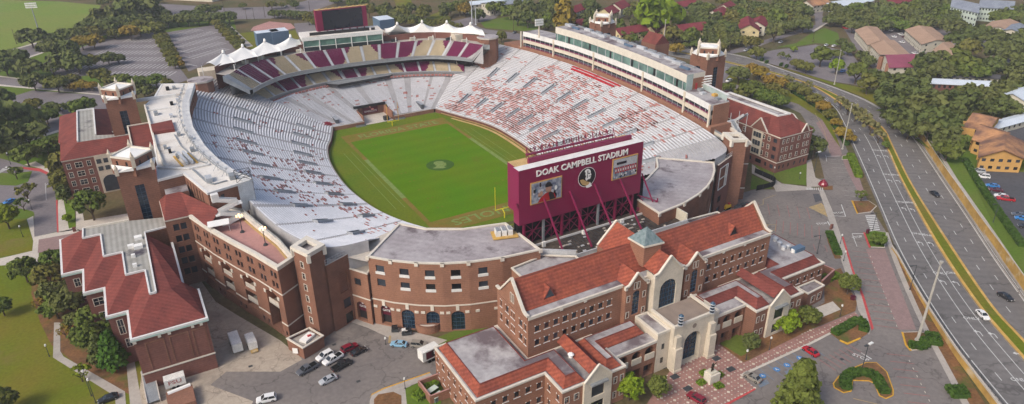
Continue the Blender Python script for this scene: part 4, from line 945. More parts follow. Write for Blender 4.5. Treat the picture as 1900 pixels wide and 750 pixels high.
def tent(peak_px,fl,fr,bl,br,zp,zf,zb,label):
 pk = P(*peak_px,zp); c = [P(*fl,zf),P(*fr,zf),P(*br,zb),P(*bl,zb)]
 t = thing('tent_canopy',label,'tent',(pk.x,pk.y,0),group='white tents over the upper deck'); b = MB(); M = 8; ring = []
 for k in range(4):
  for j in range(M):
   s = j/M; p = c[k].lerp(c[(k+1) % 4],s); p.z += 1.7*math.sin(math.pi*s) if k % 2 else .3*math.sin(math.pi*s); ring.append(p)
 n = len(ring); K = 10; prev = None
 for q in range(K+1):
  u = q/K; row = []
  for p in ring:
   v = p.lerp(pk,u); h = p.z+(pk.z-p.z)*(u**1.8*.80+.20*u); row.append(Vector((v.x,v.y,h)))
  if q == K: row = [Vector((pk.x+.55*math.cos(2*math.pi*i/n),pk.y+.55*math.sin(2*math.pi*i/n),pk.z)) for i in range(n)]
  if prev:
   base = len(b.v); b.v += [tuple(v) for v in prev]+[tuple(v) for v in row]; k_ = b.mi('tent')
   for i in range(n): j = (i+1) % n; b.f.append((base+i,base+j,base+n+j,base+n+i)); b.m.append(k_)
  prev = row
 b.build('canopy',t,smooth=True)
 b = MB(); b.tube(pk-Vector((0,0,.2)),pk+Vector((0,0,.7)),.75,.6,'tent',10); b.tube(pk+Vector((0,0,.7)),pk+Vector((0,0,1.2)),.6,.25,'tent',10); b.build('peak_cap',t)
 for p in c: b = MB(); b.tube((p.x,p.y,28 if p in c[:2] else 26),(p.x,p.y,p.z),.16,.16,'white_trim',6); b.build('pole',t)
Z1,Z2 = 31.6,33.0
tent((414,97),(402,124),(436,116),(374,122),(415,104),35.3,Z1,32,'white peaked tent at the outer left end of the upper deck')
tent((450,86),(436,116),(478,105),(415,104),(460,95),35.6,Z1,32,'second white peaked tent from the left end of the upper deck')
tent((491,76),(478,105),(522,95),(460,95),(506,86),36.0,Z1,32,'white peaked tent beside the blue panelled roof unit')
tent((539,68),(522,95),(560,84),(506,86),(552,76),36.3,Z1,32,'white peaked tent against the left end of the glass club')
tent((737,45),(716,62),(761,61),(712,56),(757,53),37.4,Z1+.2,32.4,'white peaked tent against the right end of the glass club')
tent((783,41),(761,61),(807,61),(757,53),(804,52),37.6,Z1+.2,32.4,'second white peaked tent right of the glass club')
tent((829,41.5),(807,61),(852,62),(804,52),(850,54),37.4,Z1+.2,32.4,'third white peaked tent right of the glass club')
tent((873,45),(852,62),(900,66),(850,54),(890,57),37.0,Z1+.2,32.4,'white peaked tent at the outer right end beside the brick stair block')
t = thing('glass_club','long green glass club house with flat white roof at the centre of the upper deck','building',(-5,102,0)); a = P(565,96.5,29); c = P(711,82,29); a.z = c.z = 0; d = (c-a).normalized(); h = Vector((-d.y,d.x,0)); L = (c-a).length
def club(b,u0,u1,w0,w1,z0,z1,m,top=None): q = [a+d*u0+h*w0,a+d*u1+h*w0,a+d*u1+h*w1,a+d*u0+h*w1]; b.prism([(v.x,v.y) for v in q],z0,z1,m,top,True)
b = MB(); club(b,0,L,9,16,10,28.9,'dark_inside'); club(b,-.5,L+.5,0,14,34.4,36.2,'white_trim','white_roof'); club(b,0,L,.5,14,28.9,34.4,'glass_green'); b.build('wall',t)
for k in range(6): b = MB(); u = L*k/5; club(b,u-.18,u+.18,0,.5,28.9,34.4,'white_trim'); b.build('mullion',t)
b = MB(); club(b,0,L,.3,.5,31.1,31.3,'white_trim'); club(b,0,L,.35,.45,28.9,31.1,'glass'); b.build('lower_glazing',t)
b = MB(); club(b,4,L-6,3,3.6,36.2,37.7,'black'); club(b,L-5,L-3,3,3.6,36.4,37.5,'black'); b.build('ribbon_board',t)
sc = thing('video_board','big dark video screen in a maroon frame standing above the far end stand','screen',(-3,113,0)); q0 = P(584.5,20.5,48); q1 = P(679,12,48); Y = 113
def SP(px,py):
 dd = _f+_r*((px-950)/FOC)-_u*((py-375)/FOC); tt = (Y-CY)/dd.y; return (CX+tt*dd.x,Y,CZ+tt*dd.z)
x0,zt = SP(584.5,22)[0],SP(632,15)[2]; x1 = SP(679,12)[0]; zb = SP(632,54)[2]; b = MB()
b.box(x0,Y,zb,x1,Y+3.0,zt,'maroon','board_gold',True); b.build('cabinet',sc)
b = MB(); b.box(x0+3.4,Y-.25,zb+.4,x1-2.6,Y-.01,zt-.6,'screen'); b.build('screen',sc)
b = MB()
for k in range(7):
 x = x0+1.5+(x1-x0-3)*k/6; b.beam((x,Y+1.5,30),(x,Y+1.5,zb),.5,.5,'maroon')
 if k < 6: xn = x+(x1-x0-3)/6; b.beam((x,Y+1.5,31),(xn,Y+1.5,zb),.25,.25,'metal_light'); b.beam((x,Y+1.5,zb),(xn,Y+1.5,31),.25,.25,'metal_light')
b.build('support_frame',sc)
b = MB()
for k in range(8): x = x0+2+k*3.6; b.box(x,Y+.8,zt,x+1.2,Y+1.6,zt+.5,'board_gold')
b.build('lamps',sc)
t = thing('end_building','brick office block with flat roofs behind the far video board','building',(-3,125,0)); b = MB()
b.box(-36,114,0,34,134,27.6,'brick','grey_roof'); b.build('wall',t); b = MB()
for x_0,x_1,y0,y1,z in ((-34,-22,117,130,29.4),(-18,-6,122,132,30),(6,20,118,130,29.8),(24,33,116,128,30.5)):
 b.box(x_0,y0,27.62,x_1,y1,z,'brick','terrace_pink'); b.box(x_0-.3,y0-.3,z-.4,x_0+.3,y1+.3,z+.4,'cream_trim'); b.box(x_0+.31,y0-.3,z-.4,x_1+.3,y0+.3,z+.4,'cream_trim')
b.build('roof_block',t)
for px,py,w,d_,lab in ((497,62,12,7,'left'),(520,60,9,9,'leftmost, stepped'),(718,38,9,12,'right')):
 v = P(px,py,34); b = MB(); b.box(v.x-w/2,v.y,27,v.x+w/2,v.y+d_,34.5,'blue_panel','metal_roof_white'); b.build('roof_unit',t)
for s,lab in ((-1,'yellow goal post at the near end beside the maroon scoreboard'),(1,'yellow goal post at the far end in front of the team tunnel')):
 t = thing('goal_post',lab,'goal post',(0,s*56.6,0)); b = MB(); b.tube((0,s*56.6,0),(0,s*56.6,2.1),.22,.22,'yellow_post',8); b.tube((0,s*56.6,2.0),(0,s*54.9,3.05),.2,.2,'yellow_post',8); b.build('support',t)
 b = MB(); b.tube((-2.9,s*54.9,3.05),(2.9,s*54.9,3.05),.18,.18,'yellow_post',8); b.build('crossbar',t)
 for x in (-2.82,2.82): b = MB(); b.tube((x,s*54.9,3.05),(x,s*54.9,12.2),.13,.11,'yellow_post' if s < 0 else 'paint_yellow',8); b.build('upright',t)
def offset_poly(pts,k):
 """k>0 outwards for a CCW outline"""
 n = len(pts); r = []
 for i in range(n):
  p0,p1,p2 = Vector(pts[i-1][:2]),Vector(pts[i][:2]),Vector(pts[(i+1) % n][:2]); a = (p1-p0).normalized(); b = (p2-p1).normalized()
  na = Vector((a.y,-a.x)); nb = Vector((b.y,-b.x)); m = (na+nb); m = m/max(.35,m.length_squared/2) if m.length > .01 else na
  r.append((p1.x+m.x*k,p1.y+m.y*k))
 return r
def ring(mb,pts,k0,k1,z0,z1,m,open_=False):
 """a band following the outline, from offset k0 to k1, z0..z1"""
 A = offset_poly(pts,k0); B = offset_poly(pts,k1); n = len(pts)
 for i in range(n):
  j = (i+1) % n; a,a2,b,b2 = A[i],A[j],B[i],B[j]
  mb.face([(*a,z0),(*a2,z0),(*a2,z1),(*a,z1)],m); mb.face([(*a,z1),(*a2,z1),(*b2,z1),(*b,z1)],m)
  mb.face([(*b2,z0),(*b,z0),(*b,z1),(*b2,z1)],m); mb.face([(*b,z0),(*b2,z0),(*a2,z0),(*a,z0)],m)
def block(t,pts,z0,z1,m='brick',ops=None,roof='grey_roof',trim='cream_trim',par=.5,courses=(),depth=.28,name='wall',tw=.45,th=.45):
 o = list(pts); flip = ccw(o) != o; n = len(o); mb = MB(); ops = ops or {}
 for i in range(n):
  a,b = o[i],o[(i+1) % n]; op = ops.get(i,[])
  if flip:
   L = math.hypot(b[0]-a[0],b[1]-a[1]); op = [dict(q,u=L-q['u']) for q in op]; a,b = b,a
  wall(mb,t,a,b,z0,z1,op,m,depth)
 mb.build(name,t); q = ccw(o)
 if roof: b = MB(); b.flat(offset_poly(q,-.05),z1-par,roof); b.build('roof',t)
 if trim: b = MB(); ring(b,q,.14,-tw,z1-th,z1+.12,trim); b.build('parapet',t)
 for z in courses: b = MB(); ring(b,q,.10,.0,z,z+.38,trim or 'cream_trim'); b.build('string_course',t)
 return q
def rooff(t,faces,m,name='roof'):
 """faces: lists of 3D points"""
 b = MB()
 for f in faces: b.poly(f,m,up=None) if len(f) > 4 else b.face(f,m)
 return b.build(name,t)
def pp(px,py,z,ox=0,oy=0,s=1.0): return tuple(P(ox+px/s,oy+py/s,z))
def terrace_wing(s,label):
 T_ = [(-100.8,-46.5),(-97.3,-57.6),(-93.2,-68.5),(-88.9,-79.0),(-85.1,-89.7)]
 t = thing('terrace_building',label,'building',(s*-90,-70,0)); M_ = lambda p: (s*p[0],p[1])
 inner = [(-80.2,-86.4),(-81.3,-76),(-84.5,-62),(-86.5,-52),(-92,-45.5)]
 mb = MB()
 for i in range(4):
  a,b = M_(T_[i]),M_(T_[i+1]); L = math.hypot(a[0]-b[0],a[1]-b[1]); ops = []
  if s < 0: pass
  for cu in (L*.27,L*.77):
   for zz in (19.1,15.9):
    for du in (-.85,.85): ops.append(opening(cu+du,zz,1.15,1.9))
  c = L*.5
  ops.append(opening(c,1.2 if i == 3 else 9.4,5.6,12.4 if i == 3 else 4.4,1.2 if i == 3 else 1.3,'open',d=2.6))
  if i < 3: ops.append(opening(c,3.4,5.6,5.2,0,'open',d=2.6))
  for du in (-4.4,4.4): ops.append(opening(c+du,1.0,.9,1.5))
  if s < 0: a,b = b,a
  wall(mb,t,a,b,0,23,ops if s == 1 or True else [],'brick')
  av,bv = Vector((*a,0)),Vector((*b,0)); d = (bv-av).normalized(); nn = Vector((d.y,-d.x,0)); cc = av.lerp(bv,.5)
  for z in ((9.4,5.0) if i < 3 else (9.0,)):
   q = MB(); q.obox(cc-nn*.5+Vector((0,0,z+.6)),(d.x,d.y),2.78,.12,.7,'concrete_pale'); q.obox(cc-nn*1.4+Vector((0,0,z-.1)),(d.x,d.y),2.78,1.1,.15,'concrete'); q.build('balcony',t)
  for z,du in ((13.2,-.8),(13.2,.8)): pass
  q = MB(); q.obox(cc-nn*1.6+Vector((0,0,12.6 if i < 3 else 12.4)),(d.x,d.y),2.0,.25,.12,'lamp_lit'); q.build('arch_lamp',t)
  for du in (-3.3,3.3): q = MB(); q.obox(cc+d*du+nn*.08+Vector((0,0,12.5)),(d.x,d.y),.45,.1,.5,'cream_trim'); q.build('keystone',t)
  q = MB(); q.obox(cc+nn*.08+Vector((0,0,14.2)),(d.x,d.y),.4,.12,.6,'cream_trim'); q.build('keystone',t)
 a,b = M_(T_[4]),M_(inner[0])
 wall(mb,t,a if s > 0 else a,b,0,23,[],'brick') if s > 0 else wall(mb,t,a,b,0,23,[],'brick')
 mb.build('wall',t)
 out = [M_(p) for p in T_]+[M_(p) for p in inner]
 b = MB(); b.flat(out,21.6,'terrace_pink'); b.build('terrace_floor',t)
 b = MB(); ring(b,ccw(out),.2,-.9,22.3,23.35,'cream_trim'); b.build('parapet',t)
 b = MB()
 for z in (14.5,4.6):
  for p,q in zip(T_,T_[1:]+[inner[0]]):
   p_,q_ = M_(p),M_(q); dv = Vector((q_[0]-p_[0],q_[1]-p_[1],0)); L = dv.length; dv.normalize(); nn = Vector((dv.y,-dv.x,0))*(1 if s > 0 else 1)
   if nn.dot(Vector((*p_,0))) < 0: nn = -nn
   if z < 10 and q != inner[0]:
    for u0,u1 in ((0,L/2-2.9),(L/2+2.9,L)): c = Vector((*p_,z+.2))+dv*((u0+u1)/2)+nn*.05; b.obox(c,(dv.x,dv.y),(u1-u0)/2,.08,.18,'cream_trim')
   else: c = Vector((*p_,z+.2))+dv*(L/2)+nn*.05; b.obox(c,(dv.x,dv.y),L/2,.08,.18,'cream_trim')
 b.build('string_course',t)
 b = MB(); A = [Vector((*M_(p),21.6)) for p in inner]; b.strip(A,[v+Vector((0,0,2.6)) for v in A],'metal_grey'); b.build('back_wall',t)
 b = MB(); c = [Vector((v.x+(-1.3 if s > 0 else -1.3)*(-s if False else 1)*(1 if s > 0 else 1),v.y,21.63)) for v in A]
 c = [Vector((v.x*(1+1.3/abs(v.x)),v.y,21.63)) for v in A]; b.strip([v+Vector((0,0,.03)) for v in A],c,'board_gold'); b.build('painted_edge',t)
 return t
tw = terrace_wing(1,'curved brick building with big arches, balconies and a pink roof terrace above the service yard')
twr = terrace_wing(-1,'curved brick building with a pink roof terrace behind the right stand')
for i,(px,py) in enumerate(((450,431),(493,455))):
 v = P(px,py,21.6); l = thing('terrace_lamp','lit lamp post on the pink roof terrace, %s' % ('farther from the brick stair tower' if i == 0 else 'nearer the brick stair tower'),'lamp',tuple(v),group='lamps on the roof terrace')
 b = MB(); b.tube(v,v+Vector((0,0,5)),.12,.1,'metal_dark',6); b.tube(v,v+Vector((0,0,.5)),.7,.5,'metal_dark',8); b.build('post',l)
 b = MB()
 for a in range(4):
  w_ = v+Vector((math.cos(a*1.57)*.7,math.sin(a*1.57)*.7,5.0)); b.tube(w_,w_+Vector((0,0,.55)),.2,.26,'lamp_lit',6); b.beam(v+Vector((0,0,4.9)),w_,.08,.08,'metal_dark')
 b.build('lamp_head',l)
t = thing('fire_stair','white steel stair zigzagging down the end wall above the pink terrace','staircase',tuple(P(425,400,21.6))); b = MB(); z = 29
p0,p1 = P(400,375,28),P(438,366,28); p0.z = p1.z = 0; d = (p1-p0).normalized(); n_ = Vector((d.y,-d.x,0))
for k in range(4):
 a,c = (p0,p1) if k % 2 == 0 else (p1,p0); za,zc = 28.6-k*1.9,28.6-(k+1)*1.9; o_ = n_*(.8+k*.75)
 b.beam(a+o_+Vector((0,0,za)),c+o_+Vector((0,0,zc)),1.3,.25,'white_trim')
 for s in (-1,1): b.beam(a+o_+n_*s*.7+Vector((0,0,za+.6)),c+o_+n_*s*.7+Vector((0,0,zc+.6)),.1,1.1,'white_trim')
 b.obox(c+o_+n_*.4+Vector((0,0,zc)),(d.x,d.y),1.1,1.2,.12,'white_trim')
b.build('flights',t); b = MB(); b.obox(p0+n_*.5+Vector((0,0,29.6)),(d.x,d.y),1.0,.8,1.2,'white_trim'); b.build('landing_box',t)
v = P(405,415,24); b = MB(); b.obox((v.x,v.y,24.2),(.95,-.1),2.9,1.9,.08,'tent')
for sx in (-1,1):
 for sy in (-1,1): b.tube((v.x+sx*2.6,v.y+sy*1.6,21.6),(v.x+sx*2.6,v.y+sy*1.6,24.1),.07,.07,'white_trim',4)
tag(b.build('awning'),'white flat awning at the far end of the pink terrace','awning')
def stair_tower(s,label):
 c = [P2(541.7,458,27.2),P2(570.7,471.7,27.2),P2(600,455,27.2),P2(569,440,27.2)]
 c = [(x*s,y) for x,y in c]; t = thing('stair_tower',label,'tower',(c[1][0],c[1][1],0)); ops = {}
 L = math.hypot(c[1][0]-c[0][0],c[1][1]-c[0][1]); ops[0] = [opening(L*.5,4.4+k*3.5,1.1,1.8,0,'cream') for k in range(6)]
 block(t,c,0,26.6,'brick',ops,roof=None,trim=None); q = ccw(c)
 b = MB(); ring(b,q,.35,-1.1,26.3,27.4,'cream_trim'); b.build('crown',t); b = MB(); b.flat(offset_poly(q,-.2),25.6,'grey_roof'); b.build('roof',t)
 b = MB()
 for p in q: b.box(p[0]-.5,p[1]-.5,24.6,p[0]+.5,p[1]+.5,26.9,'cream_trim')
 b.build('quoin',t); return c
cl = stair_tower(1,'square brick stair tower with cream crown at the corner above the parked trucks')
cr = stair_tower(-1,'square brick stair tower at the right corner beside the car park')
c = [P2(532,628,3.7),P2(562,646,3.7),P2(600,623,3.7),P2(574,608,3.7)]; t = thing('yard_enclosure','low brick enclosure with a white unit on top at the foot of the stair tower','enclosure',(c[0][0],c[0][1],0))
block(t,c,0,3.7,'brick',None,roof='concrete',par=.9,tw=.3,th=.2); b = MB(); v = P(570,626,3.4); b.obox((v.x,v.y,3.25),(.8,.6),1.9,1.1,.35,'tent'); b.build('white_unit',t)
b = MB(); b.box(v.x+.1,v.y-.3,3.6,v.x+1.1,v.y+.3,3.9,'car_red'); b.build('bundle',t); b = MB(); v = P(548,650,1.9); b.obox((v.x-.1,v.y-.25,1.9),(.8,-.6),.7,.06,.8,'tent'); b.build('notice_board',t)
def link(s):
 a,b_ = (s*-73.4,-92.2),((-66.2,-89.2) if s > 0 else (62.8,-96.2)); t = thing('link_wall','brick wall with tall arched opening between the %s' % ('stair tower and the curved building' if s > 0 else 'right stair tower and the grey curved roof'),'wall',(a[0],a[1],0)); mb = MB(); L = math.hypot(a[0]-b_[0],a[1]-b_[1])
 ops = [opening(L*.64,10.6,2.9,6.8,1.4,'open',d=.9),opening(L*.68,5.4,2.6,3.0,0,'plain'),opening(L*.7,.2,2.6,3.4,0,'plain')]
 if s < 0: a,b_ = b_,a; ops = [opening(L*.45,11,6.5,8.6,0,'open',d=2),opening(L*.4,5.5,3,2.6),opening(L*.4,.4,3,3.2)]
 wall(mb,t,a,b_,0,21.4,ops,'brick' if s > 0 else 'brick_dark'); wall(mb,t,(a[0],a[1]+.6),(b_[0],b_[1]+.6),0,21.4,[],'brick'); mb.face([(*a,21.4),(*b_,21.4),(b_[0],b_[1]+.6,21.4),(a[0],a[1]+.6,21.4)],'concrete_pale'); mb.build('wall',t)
 b = MB(); av,bv = Vector((*a,0)),Vector((*b_,0)); n = 9
 for i in range(n+1): p = av.lerp(bv,i/n); b.tube(p+Vector((0,.3,21.4)),p+Vector((0,.3,22.9)),.05,.05,'metal_light',4)
 for z in (22.1,22.9): b.beam(av+Vector((0,.3,z)),bv+Vector((0,.3,z)),.06,.08,'metal_light')
 b.build('railing',t)
 if s < 0:
  b = MB(); d = (bv-av).normalized(); nn = Vector((d.y,-d.x,0)); c0 = av+d*(L*.45)
  for z in (11.1,15.2,19.4): b.beam(c0-d*3.2+nn*.05+Vector((0,0,z)),c0+d*3.2+nn*.05+Vector((0,0,z)),.2,.3,'white_trim')
  for u in (-3.2,1.9,3.2): b.beam(c0+d*u+nn*.05+Vector((0,0,11)),c0+d*u+nn*.05+Vector((0,0,19.5)),.3,.3,'white_trim')
  b.build('steel_frame',t)
link(1); link(-1)
patch('x',[(-73,-91.5),(-67.2,-88.9),(-62.9,-94.4),(-48.5,-80.5),(-60,-84),(-71,-85)],'concrete_pale',20.6,world=True).name = 'upper_walkway'
def curved(s,label):
 t = thing('curved_building',label,'building',(s*-40,-100,0)); mk = lambda L: [(s*x,y) for x,y in L]
 out = mk([P2(682,476,22),P2(724,483.5,22),P2(772,488,22),P2(820,489,22),P2(869,486.5,22),P2(932,478.5,22),P2(1003,463,22)]); inn = mk([(-21.5,-96.3),(-33.5,-93.2),(-42.8,-87.6),(-48.2,-80.6)])
 pts = out+inn; ops = {}
 for i in range(5):
  L = math.hypot(out[i+1][0]-out[i][0],out[i+1][1]-out[i][1]); c = L*.5 if i < 4 else L*.42
  ops[i] = [opening(c,17.3,2.5,2.5,0,'ledge'),opening(c,13.2,2.5,2.3,0,'ledge' if i else 'plain')]
  if i == 0: ops[i].append(opening(c+.4,.6,3.2,6.4,1.4,'gate',d=1.2))
  elif i < 4 or i == 4: ops[i].append(opening(c-(0 if i < 4 else 0),.3,3.7,6.3,1.4,'blue',d=.5))
  if i == 4: ops[i] = ops[i][:2]
 if s > 0: ops[3] = ops[3]
 else: ops = {2: [opening(4,12,1.4,4,.6)],1: [opening(4,12,1.6,4,.6)],0: [opening(4,3,1.8,3),opening(4,9,1.8,3)]}
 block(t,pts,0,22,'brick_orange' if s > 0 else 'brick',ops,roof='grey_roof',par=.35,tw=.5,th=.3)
 b = MB()
 for i in range(6):
  p,q = Vector((*out[i],0)),Vector((*out[i+1],0)); d = (q-p).normalized(); n = Vector((d.y,-d.x,0)); n = n if n.dot(p) > 0 else -n; L = (q-p).length
  if i < 5:
   for u0,u1 in ((0,L),): b.obox(p.lerp(q,.5)+n*.06+Vector((0,0,8.6)),(d.x,d.y),L/2,.09,.18,'cream_trim')
   c = p.lerp(q,.5)
   if i < 4: b.obox(c+n*.1+Vector((0,0,7.9)),(d.x,d.y),.45,.12,.95,'cream_trim')
   for du in (-2.6,2.6): b.obox(c+d*du+n*.1+Vector((0,0,6.3)),(d.x,d.y),.55,.12,.35,'cream_trim')
  for u in (.0,1.0): b.obox(p.lerp(q,u)+n*.12+Vector((0,0,21.6)),(d.x,d.y),.5,.2,.55,'cream_trim')
 b.build('string_course',t); return t,out
tc,co = curved(1,'curved brick end building with blue arched windows and a wide grey roof beside the scoreboard')
curved(-1,'curved brick end building with a grey roof right of the maroon scoreboard')
c = [P2(645,497,17),P2(681,508,17),(-60.5,-91),(-62.5,-85.5)]; t = thing('entrance_block','small brick block with a maroon arched gate left of the curved building','building',(c[0][0],c[0][1],0)); L = math.hypot(c[1][0]-c[0][0],c[1][1]-c[0][1])
block(t,c,0,17,'brick_orange',{0: [opening(L*.45,12.2,2.2,2.2),opening(L*.48,.6,3.4,6.2,1.4,'gate',d=1.0)]},courses=(8.2,),roof='concrete',tw=.3,th=.25)
for (p,q,z,f) in ((c[0],c[1],5.0,.48),(co[0],co[1],5.0,.53)):
 a,b_ = Vector((*p,0)),Vector((*q,0)); d = (b_-a).normalized(); n = Vector((d.y,-d.x,0)); o_ = a+(b_-a)*f-n*.72; L_ = (b_-a).length
 g_ = MB(); w_ = 1.55; g_.poly([tuple(o_+d*(w_*math.cos(math.pi*k/10))+Vector((0,0,z+.5+1.25*math.sin(math.pi*k/10)))) for k in range(11)]+[tuple(o_-d*w_+Vector((0,0,3.4))),tuple(o_+d*w_+Vector((0,0,3.4)))],'maroon_sign',up=None)
 si = g_.build('gate_sign'); tag(si,'maroon arched sign over the %s gate in the brick wall' % ('left' if f == .48 else 'right'),'sign','signs over the gates')
 e_ = put_text('lettering','GATE',.95,'paint_white',frame_mtx(o_+n*.06+Vector((0,0,z-.1)),d,(0,0,1)),si,depth=.02,bold=.03)
 e_ = MB(); e_.poly([tuple(o_+n*.06+d*.35*math.cos(k*.5236)+Vector((0,0,z+1.0+.35*math.sin(k*.5236)))) for k in range(12)],'paint_white',up=None); e_.build('emblem',si)
b = MB(); v = P(692,575,3.5); b.obox((v.x-.1,v.y-.1,4.6),(.9,-.43),.45,.12,1.7,'maroon_sign'); si = b.build('banner'); tag(si,'narrow maroon banner on the pier between the two gates','banner')
v = P(798,617,0); t = thing('porch','curved brick porch in front of the middle blue arched window','porch',(v.x,v.y,0)); b = MB(); q = []
for i in range(9): a = math.pi*(1.18+.64*i/8)-.5; q.append((v.x+1+4.0*math.cos(a),v.y+2.9+4.0*math.sin(a)))
b.prism(q,0,2.2,'brick_orange','concrete_pale'); b.build('wall',t); b = MB(); ring(b,ccw(q),.12,-.3,2.2,2.5,'brick'); b.build('coping',t)
v = P(935,436,21.7); t = thing('air_handling_unit','cluster of white ribbed air units on an orange base on the curved grey roof','roof plant',tuple(v)); b = MB(); b.obox((v.x,v.y-.3,22.0),(.95,-.3),3.6,2.4,.12,'wall_tan'); b.build('base',t)
for k in range(3):
 b = MB(); b.obox((v.x-1.8+k*1.7,v.y+.4-k*.4,22.9),(.95,-.3),.7,1.4,.8,'lamp_white'); b.obox((v.x-1.8+k*1.7,v.y+.4-k*.4,23.8),(.95,-.3),.45,1.1,.1,'metal_grey'); b.build('fan_unit',t)
t = thing('scoreboard','huge maroon scoreboard with the stadium name, two screens and a round emblem','scoreboard',(-1,-105,18)); X0,X1,Y0,ZB,ZT = -22.2,20.4,-105.5,25.3,42.0
b = MB(); b.box(X0,Y0,ZB,X1,Y0+3.0,ZT,'maroon','white_trim',True); b.build('panel',t)
b = MB(); b.box(X0+.8,Y0+3.0,28,X1-1,Y0+7.6,ZT-.2,'maroon','board_gold'); b.box(X0+5,Y0+3.2,ZT-.18,X1-2,Y0+3.9,ZT+1.3,'maroon'); b.build('rear_box',t)
b = MB()
for k in range(13): x = X0+6.5+k*2.5; b.beam((x,Y0+5.4,ZT-.2),(x,Y0+7.0,ZT+3.2),.14,.14,'maroon'); b.beam((x,Y0+7.0,ZT-.2),(x,Y0+7.0,ZT+3.2),.14,.14,'maroon')
b.beam((X0+6.5,Y0+7.0,ZT+.9),(X0+36.5,Y0+7.0,ZT+.9),.9,.35,'maroon'); b.build('letter_frame',t)
put_text('rooftop_letters','DOAK CAMPBELL STADIUM',1.8,'maroon_sign',frame_mtx(((X0+X1)/2+.6,Y0+7.2,ZT+2.0),(-1,0,0),(0,0,1)),t,depth=.05,bold=0,sx=1.28)
put_text('lettering','DOAK CAMPBELL STADIUM',2.5,'tent',frame_mtx((-1.0,Y0-.08,39.9),(1,0,0),(0,0,1)),t,depth=.06,bold=.07,sx=1.02)
def scr(x0,x1,z0,z1):
 s_ = MB(); s_.box(x0-.3,Y0-.22,z0-.3,x1+.3,Y0-.01,z1+.3,'stucco_orange'); o = s_.build('display_frame',t); q = MB(); q.box(x0,Y0-.3,z0,x1,Y0-.225,z1,'display'); d_ = q.build('display',o); d_.location = (0,0,0)
 return o
d1 = scr(-18.3,-8.6,31.2,37.3); d2 = scr(9.5,18.2,32.2,38.3)
b = MB(); yy = Y0-.34
def fl(pts,m,k=0): b.poly([(x,yy-k*.03,z) for x,z in pts],m,up=None)
def blob(cx,cz,rx,rz,m,k=0,n=12): fl([(cx+rx*math.cos(i*2*math.pi/n),cz+rz*math.sin(i*2*math.pi/n)) for i in range(n)],m,k)
rg = random.Random(4)
for i in range(16): blob(rg.uniform(-17.8,-9.1),rg.uniform(32.2,36.8),rg.uniform(.3,.7),rg.uniform(.4,.9),rg.choice(('metal_light','blue_panel','screen','lamp_white','skin')),0)
fl([(-16.4,31.25),(-15.4,32.6),(-13.8,33.6),(-12.0,33.7),(-10.8,32.8),(-10.3,31.25)],'display_red',1); blob(-12.9,34.9,.95,1.25,'skin',2); fl([(-14.0,35.4),(-14.0,36.2),(-13.4,36.8),(-12.4,36.8),(-11.9,36.0),(-11.5,35.3)],'black',3); blob(-15.2,33.8,.5,.8,'skin',2); blob(-13.2,34.2,.5,.3,'skin',3)
fl([(-12.9,33.5),(-12.3,33.7),(-11.3,33.2),(-10.6,31.25),(-12.4,31.25)],'black',2)
o = b.build('picture',d1); o.location = (0,0,0)
b = MB(); fl([(9.6,35.9),(18.1,35.9),(18.1,38.2),(9.6,38.2)],'metal_light',0); fl([(10.6,36.6),(14.2,36.6),(14.2,37.4),(10.6,37.4)],'screen',1)
for i in range(9): x = 10.1+i*.9; fl([(x,34.0),(x+.62,34.0),(x+.62,35.8),(x,35.8)],('display_red','car_red')[i % 2],1); blob(x+.3,34.9,.18,.5,'tent',2,6)
for i in range(26): blob(rg.uniform(9.9,17.9),rg.uniform(32.5,33.8),.28,.32,rg.choice(('blue_panel','metal_light','lamp_white','screen')),0,8)
o = b.build('picture',d2); o.location = (0,0,0)
b = MB(); CXE,CZE,RE = .3,35.1,3.05
def cir(r,m,y): b.poly([(CXE+r*math.cos(i*math.pi/20),y,CZE+r*math.sin(i*math.pi/20)) for i in range(40)],m,up=None)
cir(RE,'tent',Y0-.05); cir(RE-.16,'black',Y0-.08)
HD = [(-.02,.86),(.18,.80),(.34,.66),(.42,.48),(.40,.36),(.50,.18),(.44,.10),(.46,.0),(.40,-.08),(.40,-.2),(.26,-.26),(.12,-.24),(.0,-.36),(-.12,-.3),(-.18,-.1),(-.1,.1),(-.2,.3),(-.16,.5),(-.3,.6),(-.22,.76)]
b.poly([(CXE+x*RE*1.0,Y0-.11,CZE+z*RE) for x,z in HD],'tent',up=None)
b.poly([(CXE+x*RE,Y0-.14,CZE+z*RE) for x,z in [(-.8,-.12),(-.45,-.12),(-.05,-.42),(.35,-.6),(.2,-.8),(-.1,-.86),(-.5,-.66),(-.7,-.4)]],'board_gold',up=None)
b.poly([(CXE+x*RE,Y0-.125,CZE+z*RE) for x,z in [(-.1,-.86),(.36,-.56),(.62,-1.02),(.3,-1.12),(-.05,-1.1)]],'tent',up=None)
for x,z,w_,h_ in ((.22,.34,.10,.05),(.30,.06,.12,.03),(.06,.5,.05,.16),(.02,.1,.04,.2)): b.poly([(CXE+(x+dx*w_)*RE,Y0-.15,CZE+(z+dz*h_)*RE) for dx,dz in ((-1,-1),(1,-1),(1,1),(-1,1))],'black',up=None)
b.build('emblem',t)
STR = [((958,378),(981,444)),((1008,366),(1047,472)),((1057,354),(1098,458)),((1103,341),(1143,440)),((1150,331),(1190,425))]
def onY(px,py,Y):
 dd = _f+_r*((px-950)/FOC)-_u*((py-375)/FOC); tt = (Y-CY)/dd.y; return Vector((CX+tt*dd.x,Y,CZ+tt*dd.z))
for k,(a,c) in enumerate(STR):
 p = onY(a[0],a[1],Y0); q = P(c[0],c[1],18.3); b = MB(); b.beam(p,q,.42,.42,'maroon'); b.build('strut',t)
p = onY(1191,322,Y0+1); q = P(1218,392,18.5); b = MB(); b.beam(p,q,.4,.4,'maroon')
for z in (19.5,24): b.beam((X1,Y0+1,z),(q.x,q.y,min(z,22)),.25,.25,'maroon')
